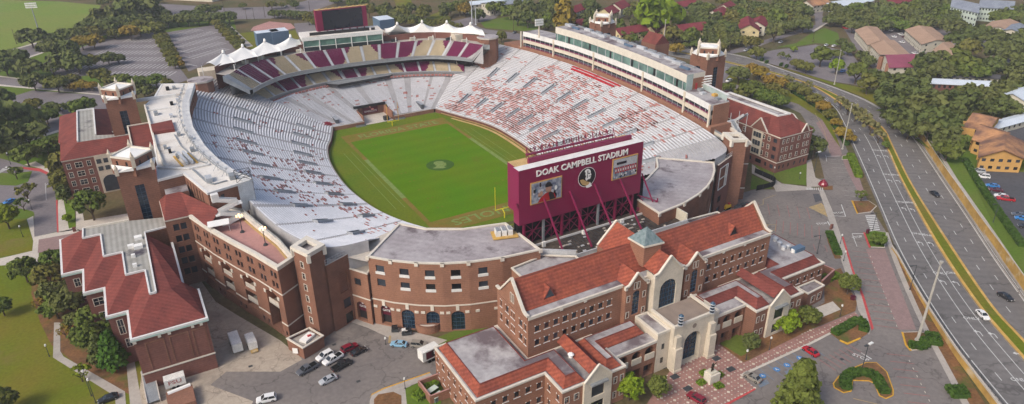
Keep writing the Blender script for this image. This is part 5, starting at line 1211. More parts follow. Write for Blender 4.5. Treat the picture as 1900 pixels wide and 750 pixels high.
b.beam((X1,Y0+1,18.5),(q.x,q.y,22),.25,.25,'maroon'); b.beam((X1,Y0+1,25),(q.x-2,q.y+2,18.5),.25,.25,'maroon'); b.beam((q.x,q.y,18),(q.x,q.y,23),.3,.3,'maroon'); b.build('side_truss',t)
for k in range(7):
 x = X0+2+k*6.4; b = MB(); b.box(x-.3,Y0+.4,16,x+.3,Y0+1.0,ZB,'metal_grey' if k % 3 == 1 else 'maroon'); b.build('column',t)
b = MB()
for k in range(6):
 x = X0+2+k*6.4; b.beam((x,Y0+.9,18.5),(x+6.4,Y0+.9,ZB),.22,.22,'maroon'); b.beam((x,Y0+.9,ZB),(x+6.4,Y0+.9,18.5),.22,.22,'maroon')
b.build('bracing',t)
b = MB()
for k in range(12):
 x = X0+2+k*3.2; b.beam((x,Y0+1.4,18),(x,Y0+1.4,ZB),.16,.16,'maroon'); b.beam((x,Y0+1.4,18.3),(x+3.2,Y0+1.4,22),.14,.14,'maroon'); b.beam((x+3.2,Y0+1.4,18.3),(x,Y0+1.4,22),.14,.14,'maroon')
b.beam((X0+2,Y0+1.4,22),(X0+40,Y0+1.4,22),.25,.25,'maroon'); b.build('lattice',t)
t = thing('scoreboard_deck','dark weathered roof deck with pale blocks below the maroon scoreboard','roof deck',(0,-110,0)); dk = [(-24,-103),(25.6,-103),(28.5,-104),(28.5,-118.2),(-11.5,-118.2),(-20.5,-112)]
b = MB(); b.prism(dk,0,18.0,'brick','dark_deck'); b.build('deck',t); b = MB(); b.box(X0+.5,Y0+1.8,18,X1+2,Y0+2.4,25.2,'black_matte'); b.box(X0+.5,Y0+3.2,18,X1+4,Y0+3.8,27.5,'black_matte'); b.build('dark_screen_wall',t)  # black sheets added for the shade under the board, behind its columns
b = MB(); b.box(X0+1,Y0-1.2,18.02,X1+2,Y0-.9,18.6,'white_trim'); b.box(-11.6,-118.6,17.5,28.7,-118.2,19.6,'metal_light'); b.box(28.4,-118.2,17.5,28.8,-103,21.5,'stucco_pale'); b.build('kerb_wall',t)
a = Vector((-20.5,-112,0)); c = Vector((-11.5,-118.2,0)); d = (c-a).normalized(); b = MB(); b.obox(a.lerp(c,.5)+Vector((0,0,19.2)),(d.x,d.y),5.4,.25,1.6,'metal_light'); b.build('side_wall',t)
rg = random.Random(2); b = MB()
for k in range(60):
 x,y = -14+rg.random()*36,-117.5+rg.randrange(8)*1.3; b.box(x,y,18.02,x+rg.choice((.5,.8,1.0)),y+.55,18.22+rg.random()*.1,rg.choice(('concrete_pale','metal_light','concrete')))
o = b.build('roof_ballast_blocks',t); o['kind'] = 'stuff'
b = MB()
for k in range(12): y = -117.4+k*.95; b.box(-10,y,18.0,24,y+.12,18.1,'metal_dark')
for k in range(24): x = -10+k*1.45; b.box(x,-117.4,18.0,x+.1,-107,18.12,'metal_dark')
b.build('deck_joints',t)
b = MB(); b.box(-16,-108.2,18,-15,-107.6,19.6,'tent'); b.box(-2,-108,18,-.6,-107.2,19.2,'tent'); b.box(12,-107.8,18,13.2,-107.2,19,'tent'); b.build('cabinets',t)
t = thing('link_building','flat stained grey roof between the curved building and the long orange roof','building',(-20,-118,0))
block(t,[(-30.2,-124.4),(-12,-124.4),(-12,-118.8),(-20.8,-112.6),(-22,-114.2),(-30.2,-115.2)],0,19.4,'brick_orange',None,roof='wing_roof',tw=.35,th=.25)
t = thing('link_building','pale flat roofs between the scoreboard deck and the right end of the orange roof','building',(25,-120,0))
block(t,[(-11.8,-124.4),(42,-124.4),(42,-117.3),(30,-116.5),(29,-118.8),(-11.8,-118.8)],0,18.2,'brick',None,roof='wing_roof',tw=.3,th=.2)
t = thing('long_hall','long brick hall with steep orange roof, cream central gable and little green pyramid tower','building',(0,-132,0))
XL,XR,YF,YB,ZE,ZR,YR = -39.6,40.2,-139.5,-124.5,21.5,27.4,-132.0
mb = MB()
def gable_top(): return [(7.5-7.5,21.5),(1.0,22.3),(2.0,21.9),(7.5,28.6),(13.0,21.9),(14.0,22.3),(15,21.5)]
opsF = []
for i in range(9):
 u = 2.6+i*2.62
 for z in (16.9,12.9): opsF.append(opening(u,z,1.35,1.7,0,'sill'))
for i in range(8):
 u = (17.2-XL)+i*2.95
 for z in (16.9,12.9): opsF.append(opening(u,z,1.35,1.7,0,'sill'))
wall(mb,t,(XL,YF),(XR,YF),0,ZE,opsF,'brick_orange')
side = [opening(u,z,w,1.9,0,'sill') for z in (17.2,13.2) for u,w in ((2.0,.7),(5.0,1.3),(7.3,.5),(8.4,.5),(11.6,1.3),(13.7,.7))]+[opening(7.1,21.8,.55,2.4,.3,'cream'),opening(8.1,21.8,.55,2.4,.3,'cream')]
tp = [(0,22.0),(1.2,22.0),(2.0,22.3),(7.5,28.3),(13.0,22.3),(13.8,22.0),(15,22.0)]
wall(mb,t,(XL,YB),(XL,YF),0,22.0,side,'brick_orange',top=tp[1:-1]); wall(mb,t,(XR,YF),(XR,YB),0,22.0,side,'brick_orange',top=tp[1:-1]); wall(mb,t,(XR,YB),(XL,YB),0,ZE,[],'brick_orange'); mb.build('wall',t)
b = MB(); yf = YF+2.6
b.face([(XL+.3,YF+.1,ZE+.05),(XR-.3,YF+.1,ZE+.05),(XR-.3,yf,ZE+.05),(XL+.3,yf,ZE+.05)],'wing_roof'); b.build('eaves_gutter',t)
rooff(t,[[(XL+.35,yf,ZE+.1),(XR-.35,yf,ZE+.1),(XR-.35,YR,ZR),(XL+.35,YR,ZR)],[(XR-.35,YB+1.5,ZE+.1),(XL+.35,YB+1.5,ZE+.1),(XL+.35,YR,ZR),(XR-.35,YR,ZR)]],'roof_orange')
b = MB(); b.box(XL,YF-.15,ZE-.55,XR,YF+.35,ZE+.2,'cream_trim')
for x in (-30.4,-23.5,22,30): b.box(x-.4,YF-.25,ZE-.9,x+.4,YF-.15,ZE-.3,'cream_trim')
b.build('cornice',t)
for x,s in ((XL,-1),(XR,1)):
 b = MB(); q = [(YB-.1 if False else YF-.1,22.05),(YF+1.2,22.05),(YF+2.0,22.35),(YR,28.4),(YB-2.0,22.35),(YB-1.2,22.05),(YB+.1,22.05)]
 for (y0,z0),(y1,z1) in zip(q,q[1:]): b.beam((x,y0,z0+.1),(x,y1,z1+.1),.75,.42,'cream_trim')
 b.build('coping',t)
b = MB(); ring(b,[(XL,YF),(XR,YF),(XR,YB),(XL,YB)],.06,0,20.2,20.35,'brick'); b.build('string_course',t)
for xc,s in ((-31.5,1),(29.0,1)):
 b = MB(); yb,zb = -136.0,22.6; b.poly([(xc-1.5,yb,zb),(xc+1.5,yb,zb),(xc,yb,zb+2.6)],'glass',up=None)
 d_ = b.build('dormer',t); b = MB(); b.face([(xc-1.7,yb-.1,zb),(xc,yb-.1,zb+2.9),(xc,yb+3.0,zb+2.9)],'roof_orange'); b.face([(xc+1.7,yb-.1,zb),(xc,yb-.1,zb+2.9),(xc,yb+3.0,zb+2.9)],'roof_orange')
 b.beam((xc-1.6,yb-.1,zb),(xc,yb-.1,zb+2.8),.15,.2,'roof_red'); b.beam((xc+1.6,yb-.1,zb),(xc,yb-.1,zb+2.8),.15,.2,'roof_red'); o = b.build('dormer_roof',d_); o.location = (0,0,0)
def cross_gable(x0,x1,y,ze,zp,m,ops,yend,cop='cream_trim',z0=0.0,shoulder=1.0):
 W_ = x1-x0; mb = MB(); tp = [(0,ze),(shoulder*.9,ze+.3),(W_/2,zp),(W_-shoulder*.9,ze+.3),(W_,ze)]
 wall(mb,t,(x0,y),(x1,y),z0,ze,ops,m,top=tp[1:-1],depth=.4); wall(mb,t,(x1,y),(x1,YF+.5),z0,ze,[],m); wall(mb,t,(x0,YF+.5),(x0,y),z0,ze,[],m); mb.build('gable_wall',t)
 xm = (x0+x1)/2
 rooff(t,[[(x0+.2,y+.3,ze+.1),(xm,y+.3,zp-.2),(xm,yend,zp-.2),(x0+.2,yend,ze+.1)],[(x1-.2,y+.3,ze+.1),(xm,y+.3,zp-.2),(xm,yend,zp-.2),(x1-.2,yend,ze+.1)]],'roof_orange')
 b = MB(); q = [(x0-.1,ze),(x0+shoulder*.9,ze+.3),(xm,zp+.1),(x1-shoulder*.9,ze+.3),(x1+.1,ze)]
 for (a,za),(c,zc) in zip(q,q[1:]): b.beam((a,y,za+.1),(c,y,zc+.1),.6,.45,cop)
 for x in (x0,x1): b.box(x-.35,y-.3,ze-.7,x+.35,y+.4,ze+.25,cop)
 b.build('coping',t)
for x0,x1 in ((-12.2,-5.4),(7.2,14.2)):
 c = (x1-x0)/2; o = [opening(c,12.6,2.3,7.2,1.1,'blue')]+[opening(c+d,20.4,.55,1.8,0,'cream') for d in (-.55,.55)]+[opening(c+d,z,.8,1.6,0,'cream') for d in (-2.5,2.5) for z in (17.2,12.4)]
 cross_gable(x0,x1,-141.0,21.6,24.8,'brick_orange',o,-133.0)
cross_gable(-4.2,5.2,-142.3,23.2,27.5,'cream',[opening(4.7,12.6,5.4,8.2,2.6,'blue')],-130.5,shoulder=1.2)
b = MB(); x0,x1 = -5.6,6.6; rooff(t,[[(x0,-120,21.4),(.5,-120,27.2),(.5,YR,27.2),(x0,YR,21.4)],[(x1,-120,21.4),(.5,-120,27.2),(.5,YR,27.2),(x1,YR,21.4)]],'roof_orange')
mb = MB(); wall(mb,t,(x1,-119.8),(x0,-119.8),0,21.4,[],'brick_orange',top=[(6.1,27.4)]); wall(mb,t,(x0,-119.8),(x0,YB),0,21.4); wall(mb,t,(x1,YB),(x1,-119.8),0,21.4); mb.build('gable_wall',t)
b = MB(); b.beam((x0,-119.8,21.5),(.5,-119.8,27.5),.6,.4,'cream_trim'); b.beam((x1,-119.8,21.5),(.5,-119.8,27.5),.6,.4,'cream_trim'); b.build('coping',t)
c = [P2(1170,441.6,29.3),P2(1196,456.5,29.3),P2(1227.7,449,29.3)]; c.append((c[0][0]+c[2][0]-c[1][0],c[0][1]+c[2][1]-c[1][1])); q = ccw(c); cx = sum(p[0] for p in q)/4; cy = sum(p[1] for p in q)/4
b = MB(); b.prism(q,23,29.0,'brick_orange',bottom=False); tt_ = b.build('tower',t)
def sub(mb,name,par_): o = mb.build(name,par_); o.location = (0,0,0); return o
b = MB(); ring(b,q,.45,-.3,28.9,29.4,'cream_trim'); sub(b,'cornice',tt_); b = MB(); e = offset_poly(q,.35)
for i in range(4): b.face([(*e[i],29.4),(*e[(i+1) % 4],29.4),(cx,cy,33.2)],'pyramid_roof')
sub(b,'pyramid_roof',tt_)
t = thing('entrance_portal','tall cream stone entrance portal with arched blue window and a flat terrace','building',(2.2,-148,0)); mb = MB(); px0,px1,py = -4.6,8.8,-151.2; L = px1-px0
wall(mb,t,(px0,py),(px1,py),0,13.4,[opening(L*.5,.2,5.6,9.4,2.8,'blue',d=1.6)],'cream'); wall(mb,t,(px1,py),(px1,-142.4),0,13.4,[],'cream'); wall(mb,t,(px0,-142.4),(px0,py),0,13.4,[],'cream'); mb.build('wall',t)
b = MB(); b.flat([(px0,py),(px1,py),(px1,-142.3),(px0,-142.3)],12.5,'terrace_tan'); b.build('terrace_floor',t)
b = MB(); b.box(px0-.1,py-.12,12.9,px1+.1,py+.45,13.6,'cream_trim'); b.box(px0-.1,py+.45,12.9,px0+.4,-142.3,13.6,'cream_trim'); b.box(px1-.4,py+.45,12.9,px1+.1,-142.3,13.6,'cream_trim'); b.build('parapet',t)
for x0,x1 in ((-4.7,-2.5),(6.7,8.9)):
 b = MB(); b.box(x0,py-1.5,0,x1,py-.02,7.2,'cream'); b.box(x0+.25,py-1.0,7.2,x1-.25,py-.02,10.6,'cream'); b.box(x0-.2,py-1.7,0,x1+.2,py-.02,.8,'cream'); b.build('pier',t)
b = MB(); b.poly([(2.1+.7*math.cos(i*.4),py-.06,11.5+.7*math.sin(i*.4)) for i in range(16)],'terrace_tan',up=None); b.build('medallion',t)
for x0,x1,z in ((-8.6,-4.75,11.6),(8.95,11.8,11.4)):
 b = MB(); b.box(x0,-149.9,0,x1,-139.6,z,'cream','wing_roof'); b.build('side_bay',t)
 b = MB(); ring(b,[(x0,-149.9),(x1,-149.9),(x1,-141.2),(x0,-141.2)],.12,-.35,z-.2,z+.5,'cream_trim'); b.build('parapet',t)
 b = MB();
 for zz in (2.5,6.8): b.box((x0+x1)/2-.4,-150.0,zz,(x0+x1)/2+.4,-149.92,zz+1.6,'glass')
 b.build('window',t)
for i,x in enumerate((-3.0,7.4)):
 v = (x,py-.2,13.6); l = thing('lantern','tall blue glass lantern on the %s front corner of the entrance portal' % ('left' if i == 0 else 'right'),'lantern',v,group='lanterns on the entrance portal'); b = MB(); b.tube(v,(x,py-.2,16.2),.55,.55,'glass_blue',8); b.build('glass',l)
 b = MB()
 for z in (13.6,14.5,15.4,16.2): b.tube((x,py-.2,z),(x,py-.2,z+.2),.72,.72,'metal_light',8)
 b.tube((x,py-.2,16.4),(x,py-.2,16.9),.7,.15,'mullion_blue',8); b.build('frame',l)
def mansard(t,q,z0,z1,k,m='roof_orange',flat='wing_roof',edges=None):
 """red slope rising inwards from outline q; flat roof inside"""
 q = ccw(q); a = offset_poly(q,-.75); c = offset_poly(q,-.75-k); n = len(q); b = MB()
 for i in range(n):
  j = (i+1) % n; b.face([(*a[i],z0),(*a[j],z0),(*c[j],z1),(*c[i],z1)],m)
 b.build('tiled_slope',t); b = MB(); b.flat(c,z1-.02,flat); b.build('flat_roof',t); b = MB(); ring(b,c,.12,-.1,z1-.03,z1+.10,'roof_red'); b.build('roof_edge',t)
def wing(s,label):
 f = (lambda p: p) if s > 0 else (lambda p: (-p[0]+.6,p[1]))
 t = thing('wing_building',label,'building',(-s*40,-140,0)); mb = MB()
 A = [(-57.0,-146.1),(-39.0,-146.1),(-39.0,-153.5),(-33.8,-153.5),(-25.1,-153.5),(-21.2,-153.5),(-21.2,-143.6),(-21.2,-139.6),(-39.6,-139.6),(-39.6,-124.3),(-57.2,-124.3)]
 A = [f(p) for p in A]
 two = lambda L,n,w=1.3,st='sill',zs=(6.2,1.8): grid(L,n,zs,w,1.7,st)
 ops = {0: two(18,6),1: two(7.4,2,.9),2: two(5.2,2,1.1,'cream'),4: two(3.9,2,.8,'cream'),5: two(9.9,1),10: two(21.8,7,1.0)}
 if s < 0: A_ = A
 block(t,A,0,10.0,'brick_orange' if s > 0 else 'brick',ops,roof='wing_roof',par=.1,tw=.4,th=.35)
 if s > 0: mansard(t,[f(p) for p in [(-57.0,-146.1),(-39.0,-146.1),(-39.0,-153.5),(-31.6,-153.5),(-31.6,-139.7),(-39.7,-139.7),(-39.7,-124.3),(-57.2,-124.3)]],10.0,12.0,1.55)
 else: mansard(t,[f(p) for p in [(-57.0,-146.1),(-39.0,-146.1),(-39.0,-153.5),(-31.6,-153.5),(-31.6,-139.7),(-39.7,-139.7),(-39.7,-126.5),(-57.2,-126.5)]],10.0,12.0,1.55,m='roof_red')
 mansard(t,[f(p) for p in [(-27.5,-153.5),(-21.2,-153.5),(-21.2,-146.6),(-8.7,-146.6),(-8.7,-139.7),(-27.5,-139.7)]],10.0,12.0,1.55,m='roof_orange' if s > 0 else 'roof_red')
 x0,x1 = -33.4,-25.6; xm = (x0+x1)/2; b = MB()
 fx = lambda x,y,z: (*f((x,y)),z)
 b.face([fx(-31.6,-153.2,11.9),fx(-29.5,-153.2,13.6),fx(-29.5,-139.7,13.6),fx(-31.6,-139.7,11.9)],'roof_orange' if s > 0 else 'roof_red'); b.face([fx(-27.5,-153.2,11.9),fx(-29.5,-153.2,13.6),fx(-29.5,-139.7,13.6),fx(-27.5,-139.7,11.9)],'roof_red'); b.build('ridge_roof',t)
 mb = MB(); a,c = f((x0,-154.1)),f((x1,-154.1))
 if s < 0: a,c = c,a
 wall(mb,t,a,c,0,10.4,[opening(3.9,5.2,3.6,3.4,0,'plain'),opening(3.9,.8,3.6,3.0,0,'plain')],'cream',top=[(3.9,14.2)]); mb.build('gable_bay',t)
 for xx in (x0,x1):
  b = MB(); p,q = f((xx,-154.1)),f((xx,-153.4)); b.face([(*p,0),(*q,0),(*q,10.4),(*p,10.4)],'cream'); b.build('gable_bay',t)
 b = MB(); b.beam((a[0],a[1],10.5),((a[0]+c[0])/2,a[1],14.4),.5,.35,'cream_trim'); b.beam((c[0],c[1],10.5),((a[0]+c[0])/2,c[1],14.4),.5,.35,'cream_trim'); b.build('coping',t)
 b = MB(); p = ((a[0]+c[0])/2,a[1]); b.obox((p[0],p[1]-.3,9.4),(1,0),2.4,.5,.2,'metal_grey'); b.build('canopy',t)
 a,c = f((-21.0,-149.8)),f((-8.7,-149.8))
 if s < 0: a,c = c,a
 mb = MB(); L = abs(a[0]-c[0]); ops = [opening(L*(k+.5)/3,5.6,3.0,3.4,1.4,'open',d=1.5) for k in range(3)]+[opening(L*(k+.5)/3,.1,3.0,3.4,0,'open',d=1.8) for k in range(3)]
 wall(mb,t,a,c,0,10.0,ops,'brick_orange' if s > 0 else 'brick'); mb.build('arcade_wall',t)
 for k in range(3): x = min(a[0],c[0])+L*(k+.5)/3; b = MB(); b.box(x-1.5,-150.0,5.3,x+1.5,-149.7,7.0,'cream'); b.build('balcony',t)
 b = MB(); xa,xb = min(a[0],c[0]),max(a[0],c[0]); b.flat([(xa,-149.8),(xb,-149.8),(xb,-145.9),(xa,-145.9)],9.9,'wing_roof'); b.build('arcade_roof',t); b = MB(); b.box(xa,-149.95,9.5,xb,-149.5,10.2,'cream_trim'); b.build('parapet',t)
 return t
w1 = wing(1,'low brick wing with orange-red tiled slopes around flat grey roofs, left of the cream portal')
w2 = wing(-1,'low brick wing with dark red tiled slopes around flat grey roofs, right of the portal')
v = P(1059,663,12); tag((lambda b: (b.tube(v,v+Vector((0,0,.9)),.5,.5,'tent',10),b.tube(v+Vector((0,0,.9)),v+Vector((0,0,1.3)),.8,.3,'tent',10),b.build('roof_vent'))[2])(MB()),'small white mushroom vent on the flat roof of the left wing','roof vent')
for i,(px,py) in enumerate(((1438,447),(1446,455),(1453,463),(1462,461),(1471,468))):
 v = P(px,py,12); b = MB(); b.tube(v,v+Vector((0,0,1.0)),.6,.6,'tent' if i % 2 == 0 else 'metal_light',8); b.tube(v+Vector((0,0,1)),v+Vector((0,0,1.3)),.8,.5,'metal_light',8) if i != 4 else b.box(v.x,v.y-1,12,v.x+4,v.y+1,13.2,'blue_panel')
 tag(b.build('roof_vent'),['round white vent nearest the brick hall on the right flat roof','second round vent from the hall on the right flat roof','third round vent from the hall on the right flat roof','fourth round vent from the hall on the right flat roof','blue boxed air unit at the far end of the roof vents'][i],'roof vent')
t = thing('low_annex','low brick annex with flat grey roof in front of the right wing','building',(50,-149,0)); block(t,[(46.8,-150.2),(54.4,-149.6),(54.4,-146.3),(46.8,-146.3)],0,5.2,'brick',{0: [opening(3,1.2,1.6,2.0,0,'cream'),opening(6,1.2,1.6,2.0,0,'cream')]},roof='wing_roof',tw=.3,th=.25)
t = thing('service_yard_wall','low brick yard wall beyond the right wing beside the car park','wall',(62,-138,0)); b = MB()
for a,c in (((58,-146.3),(66.5,-144.0)),((66.5,-144.0),(64.5,-132.0)),((64.5,-132),(58,-133))): av,cv = Vector((*a,0)),Vector((*c,0)); b.obox(av.lerp(cv,.5)+Vector((0,0,1.9)),((cv-av).x,(cv-av).y),(cv-av).length/2,.25,1.9,'brick','terrace_pink')
b.build('wall',t)
t = thing('zigzag_building','brick building with zigzag maroon roofs and copper-green gutters at the lower left','building',(-115,-60,0))
Z = 15.6; T = [(-136.0,-27),(-135.3,-49.6),(-130.2,-49.6),(-130.2,-63.1),(-125.4,-63.1),(-125.4,-78.2),(-120.7,-78.2),(-120.7,-91.6),(-104.1,-91.6),(-104.1,-77.2),(-107.3,-77.2),(-107.3,-40),(-107.3,-27)]
cr_ = lambda L: [opening(L*.35,10.6,1.5,2.3,0,'cream'),opening(L*.5,5.5,2.0,1.6,0,'cream')]
block(t,T,0,Z,'brick_dark',{1: [opening(2.6,10.8,1.3,2.4,0,'cream'),opening(2.6,6.6,2.4,1.5,0,'cream')],3: [opening(2.4,10.8,2.3,2.2,0,'cream'),opening(2.4,6.8,1.4,1.7,0,'cream')],5: [opening(2.2,9.4,1.2,4.2,0,'cream'),opening(2.8,5.2,1.2,2.4,0,'cream')],6: [opening(8,6,1.2,2),opening(4.5,.2,1.6,2.8)],8: []},roof=None,trim=None)
b = MB(); ring(b,ccw(T),.45,-.2,Z-.35,Z+.15,'white_trim'); ring(b,ccw(T),.5,.4,Z-.75,Z-.3,'copper_trim'); b.build('gutter',t)
b = MB()
for (x,y) in ((-120.4,-92),(-115,-92),(-112.8,-92),(-107.5,-92),(-105.5,-92)): b.box(x-.35,y,Z-1.5,x+.35,y+.5,Z-.4,'cream_trim')
b.build('bracket',t)
b = MB(); b.box(-120.9,-91.75,4.6,-103.9,-91.55,5.0,'cream_trim')
for x0,x1 in ((-118.5,-114.5),(-113.2,-109),(-108,-105)): b.box(x0,-91.7,5.6,x0+.25,-91.58,13.4,'brick'); b.box(x1,-91.7,5.6,x1+.25,-91.58,13.4,'brick'); b.box(x0+.25,-91.7,13.1,x1,-91.58,13.4,'brick')
b.build('blind_arcade',t)
def th(x,y,z=20.4): return tuple(P(100+x/3.41,400+y/3.41,z))
ZT = 20.4; E_ = lambda i: (T[i][0],T[i][1],Z+.1); K = [th(190,150),th(300,130),th(320,265),th(435,235),th(460,380),th(580,355),th(615,510),th(650,490),th(745,465),th(190,95)]
K = [(-129.1,-40.2,ZT),(-124.6,-40.2,ZT),(-124.3,-54.9,ZT),(-119.7,-54.9,ZT),(-119.6,-68.6,ZT),(-115.0,-68.6,ZT),(-114.9,-81.6,ZT),(-113.5,-81.6,ZT)]
RX = (-110.0,-81.6,ZT)
rooff(t,[[E_(0),E_(1),K[0],(-129.1,-33.6,ZT)],[E_(1),E_(2),K[1],K[0]],[E_(2),E_(3),K[2],K[1]],[E_(3),E_(4),K[3],K[2]],[E_(4),E_(5),K[4],K[3]],[E_(5),E_(6),K[5],K[4]],[E_(6),E_(7),K[6],K[5]],[E_(7),E_(8),RX,K[6]],[E_(8),E_(9),(-107.3,-77.2,19.2),RX],
   [E_(9),E_(10),(-107.3,-77.2,19.2)],[E_(10),(-107.3,-50.0,Z+.1),(-113.4,-45.5,ZT),(-113.5,-81.6,ZT),RX,(-107.3,-77.2,19.2)]],'roof_red')
b = MB(); b.flat([(-129.0,-33.6),K[0][:2],K[1][:2],K[2][:2],K[3][:2],K[4][:2],K[5][:2],K[6][:2],K[7][:2],(-113.4,-45.5),(-107.6,-45.0),(-107.6,-37.5),(-117.3,-34.5)][::1],ZT+.05,'ribbed_roof'); b.build('flat_roof',t)
b = MB(); E2 = [(-129.0,-33.6,ZT)]+K+[(-113.4,-45.5,ZT),(-107.6,-45,ZT)]
for p,q in zip(E2,E2[1:]): b.beam(Vector(p)+Vector((0,0,.25)),Vector(q)+Vector((0,0,.25)),.4,.5,'white_trim')
b.beam((-129,-33.6,ZT+.3),(-117,-34.5,ZT+.3),.5,.5,'cream_trim'); b.build('parapet',t)
b = MB()
for (x,y) in ((575,128),(577,190),(545,208)): pass
for px,py,s in ((536,150,1.0),(536,205,1.1),(490,205,.8),(505,265,.5),(515,325,.5)): v = Vector(th(px,py)); b.box(v.x-s,v.y-s*.8,ZT+.06,v.x+s,v.y+s*.8,ZT+1.0,'tent')
b.build('roof_unit',t)
t = thing('mid_block','tall brick block with five rows of paired windows behind the zigzag roofs','building',(-104,-40,0)); L = 6.9
block(t,[(-107.6,-45.9),(-100.8,-45.9),(-100.8,-28),(-107.6,-28)],0,23,'brick',{0: [opening(3.6+d,z,1.6,2.2,0,'plain') for d in (-1.0,1.0) for z in (19.0,15.2,11.4,7.6,3.8)]},roof=None,tw=.4,th=.35)
SR = [pp(*q,z,180,240,3.947) for q,z in (((550,505),26),((680,490),26),((495,640),23.1),((665,620),23.1),((790,690),23.1),((860,630),25.5),((700,520),26))]
rooff(t,[[(-107.6,-46.1,23.1),(-100.8,-46.1,23.1),(-101.4,-35.2,26.6),(-105.5,-35.2,26.6)],[(-107.6,-46.1,23.1),(-105.5,-35.2,26.6),(-107.6,-30,23.1)],[(-100.8,-46.1,23.1),(-96.9,-58.0,23.45),(-93.0,-52.0,25.6),(-101.4,-35.2,26.6)]],'roof_red')
b = MB(); b.box(-105.5,-35.2,22,-99,-29,26.4,'brick','wing_roof'); b.build('flat_top',t)
SB_in = [(468,333),(436,318),(405,296),(380,271.5),(358,236),(351,207),(351,186),(361,155)]
inn = [P2(*q,30) for q in SB_in]; outp = [P2(*q,30) for q in [(300,156),(286,180),(268,197),(285,262),(293,334),(341,322),(385,358.5)]]
t = thing('skybox_building','white-roofed suite building along the rim of the left stand behind the towers','building',(-95,10,0)); full = [outp[-1]]+inn+outp[:-1]
oo = ccw(full); mb = MB()
wa = {}
for i in range(len(full)):
 a,c = full[i],full[(i+1) % len(full)]; L = math.hypot(a[0]-c[0],a[1]-c[1]); wa[i] = []
 if i == 0: wa[i] = [opening(L*.3,26,1.2,2.2)]
 if 1 <= i <= 7: wa[i] = grid(L,max(1,int(L/4)),(25.6,),2.8,2.4,'plain')
 if i == len(full)-1: wa[i] = [opening(u,24.6,.8,3.6) for u in (2,4.4,7,9.6,12,14.4) if u < L-1]
block(t,full,0,30,'brick',wa,roof='white_roof',par=.0,tw=.5,th=.6,trim='white_trim')
iv = catmull([(x,y,0) for x,y in inn],60)
b = MB(); b.strip([Vector((v.x,v.y,30.15)) for v in iv],[Vector((v.x-2.6,v.y-.6,30.15)) for v in iv],'white_trim'); b.strip([Vector((v.x+.15,v.y,28.2)) for v in iv],[Vector((v.x+.15,v.y,30.15)) for v in iv],'white_trim'); b.strip([Vector((v.x-2.6,v.y-.6,30.02)) for v in iv],[Vector((v.x-2.6,v.y-.6,30.15)) for v in iv],'metal_grey'); b.build('fascia',t)
b = MB(); a,c = Vector((*P2(441,346,30),0)),Vector((*P2(467.5,333.5,30),0)); b.poly([(a.x,a.y-.15,20.5),(c.x,c.y-.15,22),(c.x,c.y-.15,30.2),(a.x,a.y-.15,30.2)],'lamp_white',up=None); b.poly([(c.x,c.y-.15,22),(c.x-1.2,c.y+6,22),(c.x-1.2,c.y+6,30.2),(c.x,c.y-.15,30.2)],'lamp_white',up=None); b.build('end_panel',t)
b = MB(); f_ = [pp(*q,30.1,250,130,3.26) for q in ((100,345),(228,318),(245,372),(112,392))]; b.prism([p[:2] for p in f_],30.05,31.2,'roof_red'); b.build('red_roof_strip',t)
def roofline(pts,z,w=.5,h=.5,m='white_trim',ox=250,oy=130,s=3.26):
 for p,q in zip(pts,pts[1:]): b.beam(pp(*p,z,ox,oy,s),pp(*q,z,ox,oy,s),w,h,m)
b = MB(); roofline([(10,185),(150,165),(250,152)],30.6,.9,1.2); roofline([(70,245),(215,228)],30.3); roofline([(140,590),(330,595),(450,570)],30.4); roofline([(350,600),(440,680),(480,690),(560,668)],30.25,.5,.3,'metal_grey'); roofline([(60,215),(95,330),(135,480),(180,585)],30.5,.5,.9,'cream_trim'); roofline([(240,390),(280,460),(380,545),(450,570)],30.3,.3,.3,'metal_grey'); b.build('roof_upstand',t)
b = MB(); rg = random.Random(5)
for px,py,s in ((130,270,1.0),(350,490,.9),(268,395,.8),(225,210,.8),(222,285,.8),(186,475,.7),(450,670,1.3),(590,655,1.2),(262,530,.8),(215,500,.6),(345,420,.7),(200,120,.9),(240,115,.9),(260,190,.7)):
 v = Vector(pp(px,py,30.05,250,130,3.26)); b.box(v.x-s*.7,v.y-s*1.3,30.05,v.x+s*.7,v.y+s*1.3,30.9+s*.4,rg.choice(('metal_grey','metal_light','metal_grey','black_matte')))
b.build('roof_unit',t)
b = MB(); v0 = Vector(pp(265,520,30.05,250,130,3.26)); v1 = Vector(pp(320,580,30.05,250,130,3.26))
for o_ in (0,1.6): b.beam(v0+Vector((o_,.5,.8)),v1+Vector((o_,.5,.8)),.8,1.2,'metal_light')
b.beam(v0+Vector((-1.4,0,.2)),v1+Vector((-1.4,0,.2)),.6,.3,'wall_tan'); b.beam(v0+Vector((3,.6,.2)),v1+Vector((3,.6,.2)),.6,.3,'wall_tan'); b.build('air_unit',t)
t = thing('lighting_truss','low steel truss carrying floodlights along the inner edge of the white roof','truss',(iv[10].x,iv[10].y,30)); b = MB(); tr = [v+Vector((-3.3,-.8,0)) for v in iv[4:58:3]]
for i,v in enumerate(tr):
 b.tube(v+Vector((0,0,30)),v+Vector((0,0,32.2)),.09,.09,'metal_grey',4); b.tube(v+Vector((-1.5,0,30)),v+Vector((0,0,32.2)),.07,.07,'metal_grey',4)
 if i:
  p = tr[i-1]; b.beam(p+Vector((0,0,32.2)),v+Vector((0,0,32.2)),.14,.14,'metal_grey'); b.beam(p+Vector((0,0,31.2)),v+Vector((0,0,31.2)),.1,.1,'metal_grey'); b.beam(p+Vector((0,0,31.2 if i % 2 else 32.2)),v+Vector((0,0,32.2 if i % 2 else 31.2)),.1,.1,'metal_grey')
b.build('frame',t); b = MB()
for i,v in enumerate(tr): b.obox(v+Vector((.2,0,32.5)),(1,0),.35,.5,.3,'metal_light')
b.build('floodlights',t)
b = MB(); c = P(452,333,30.1)
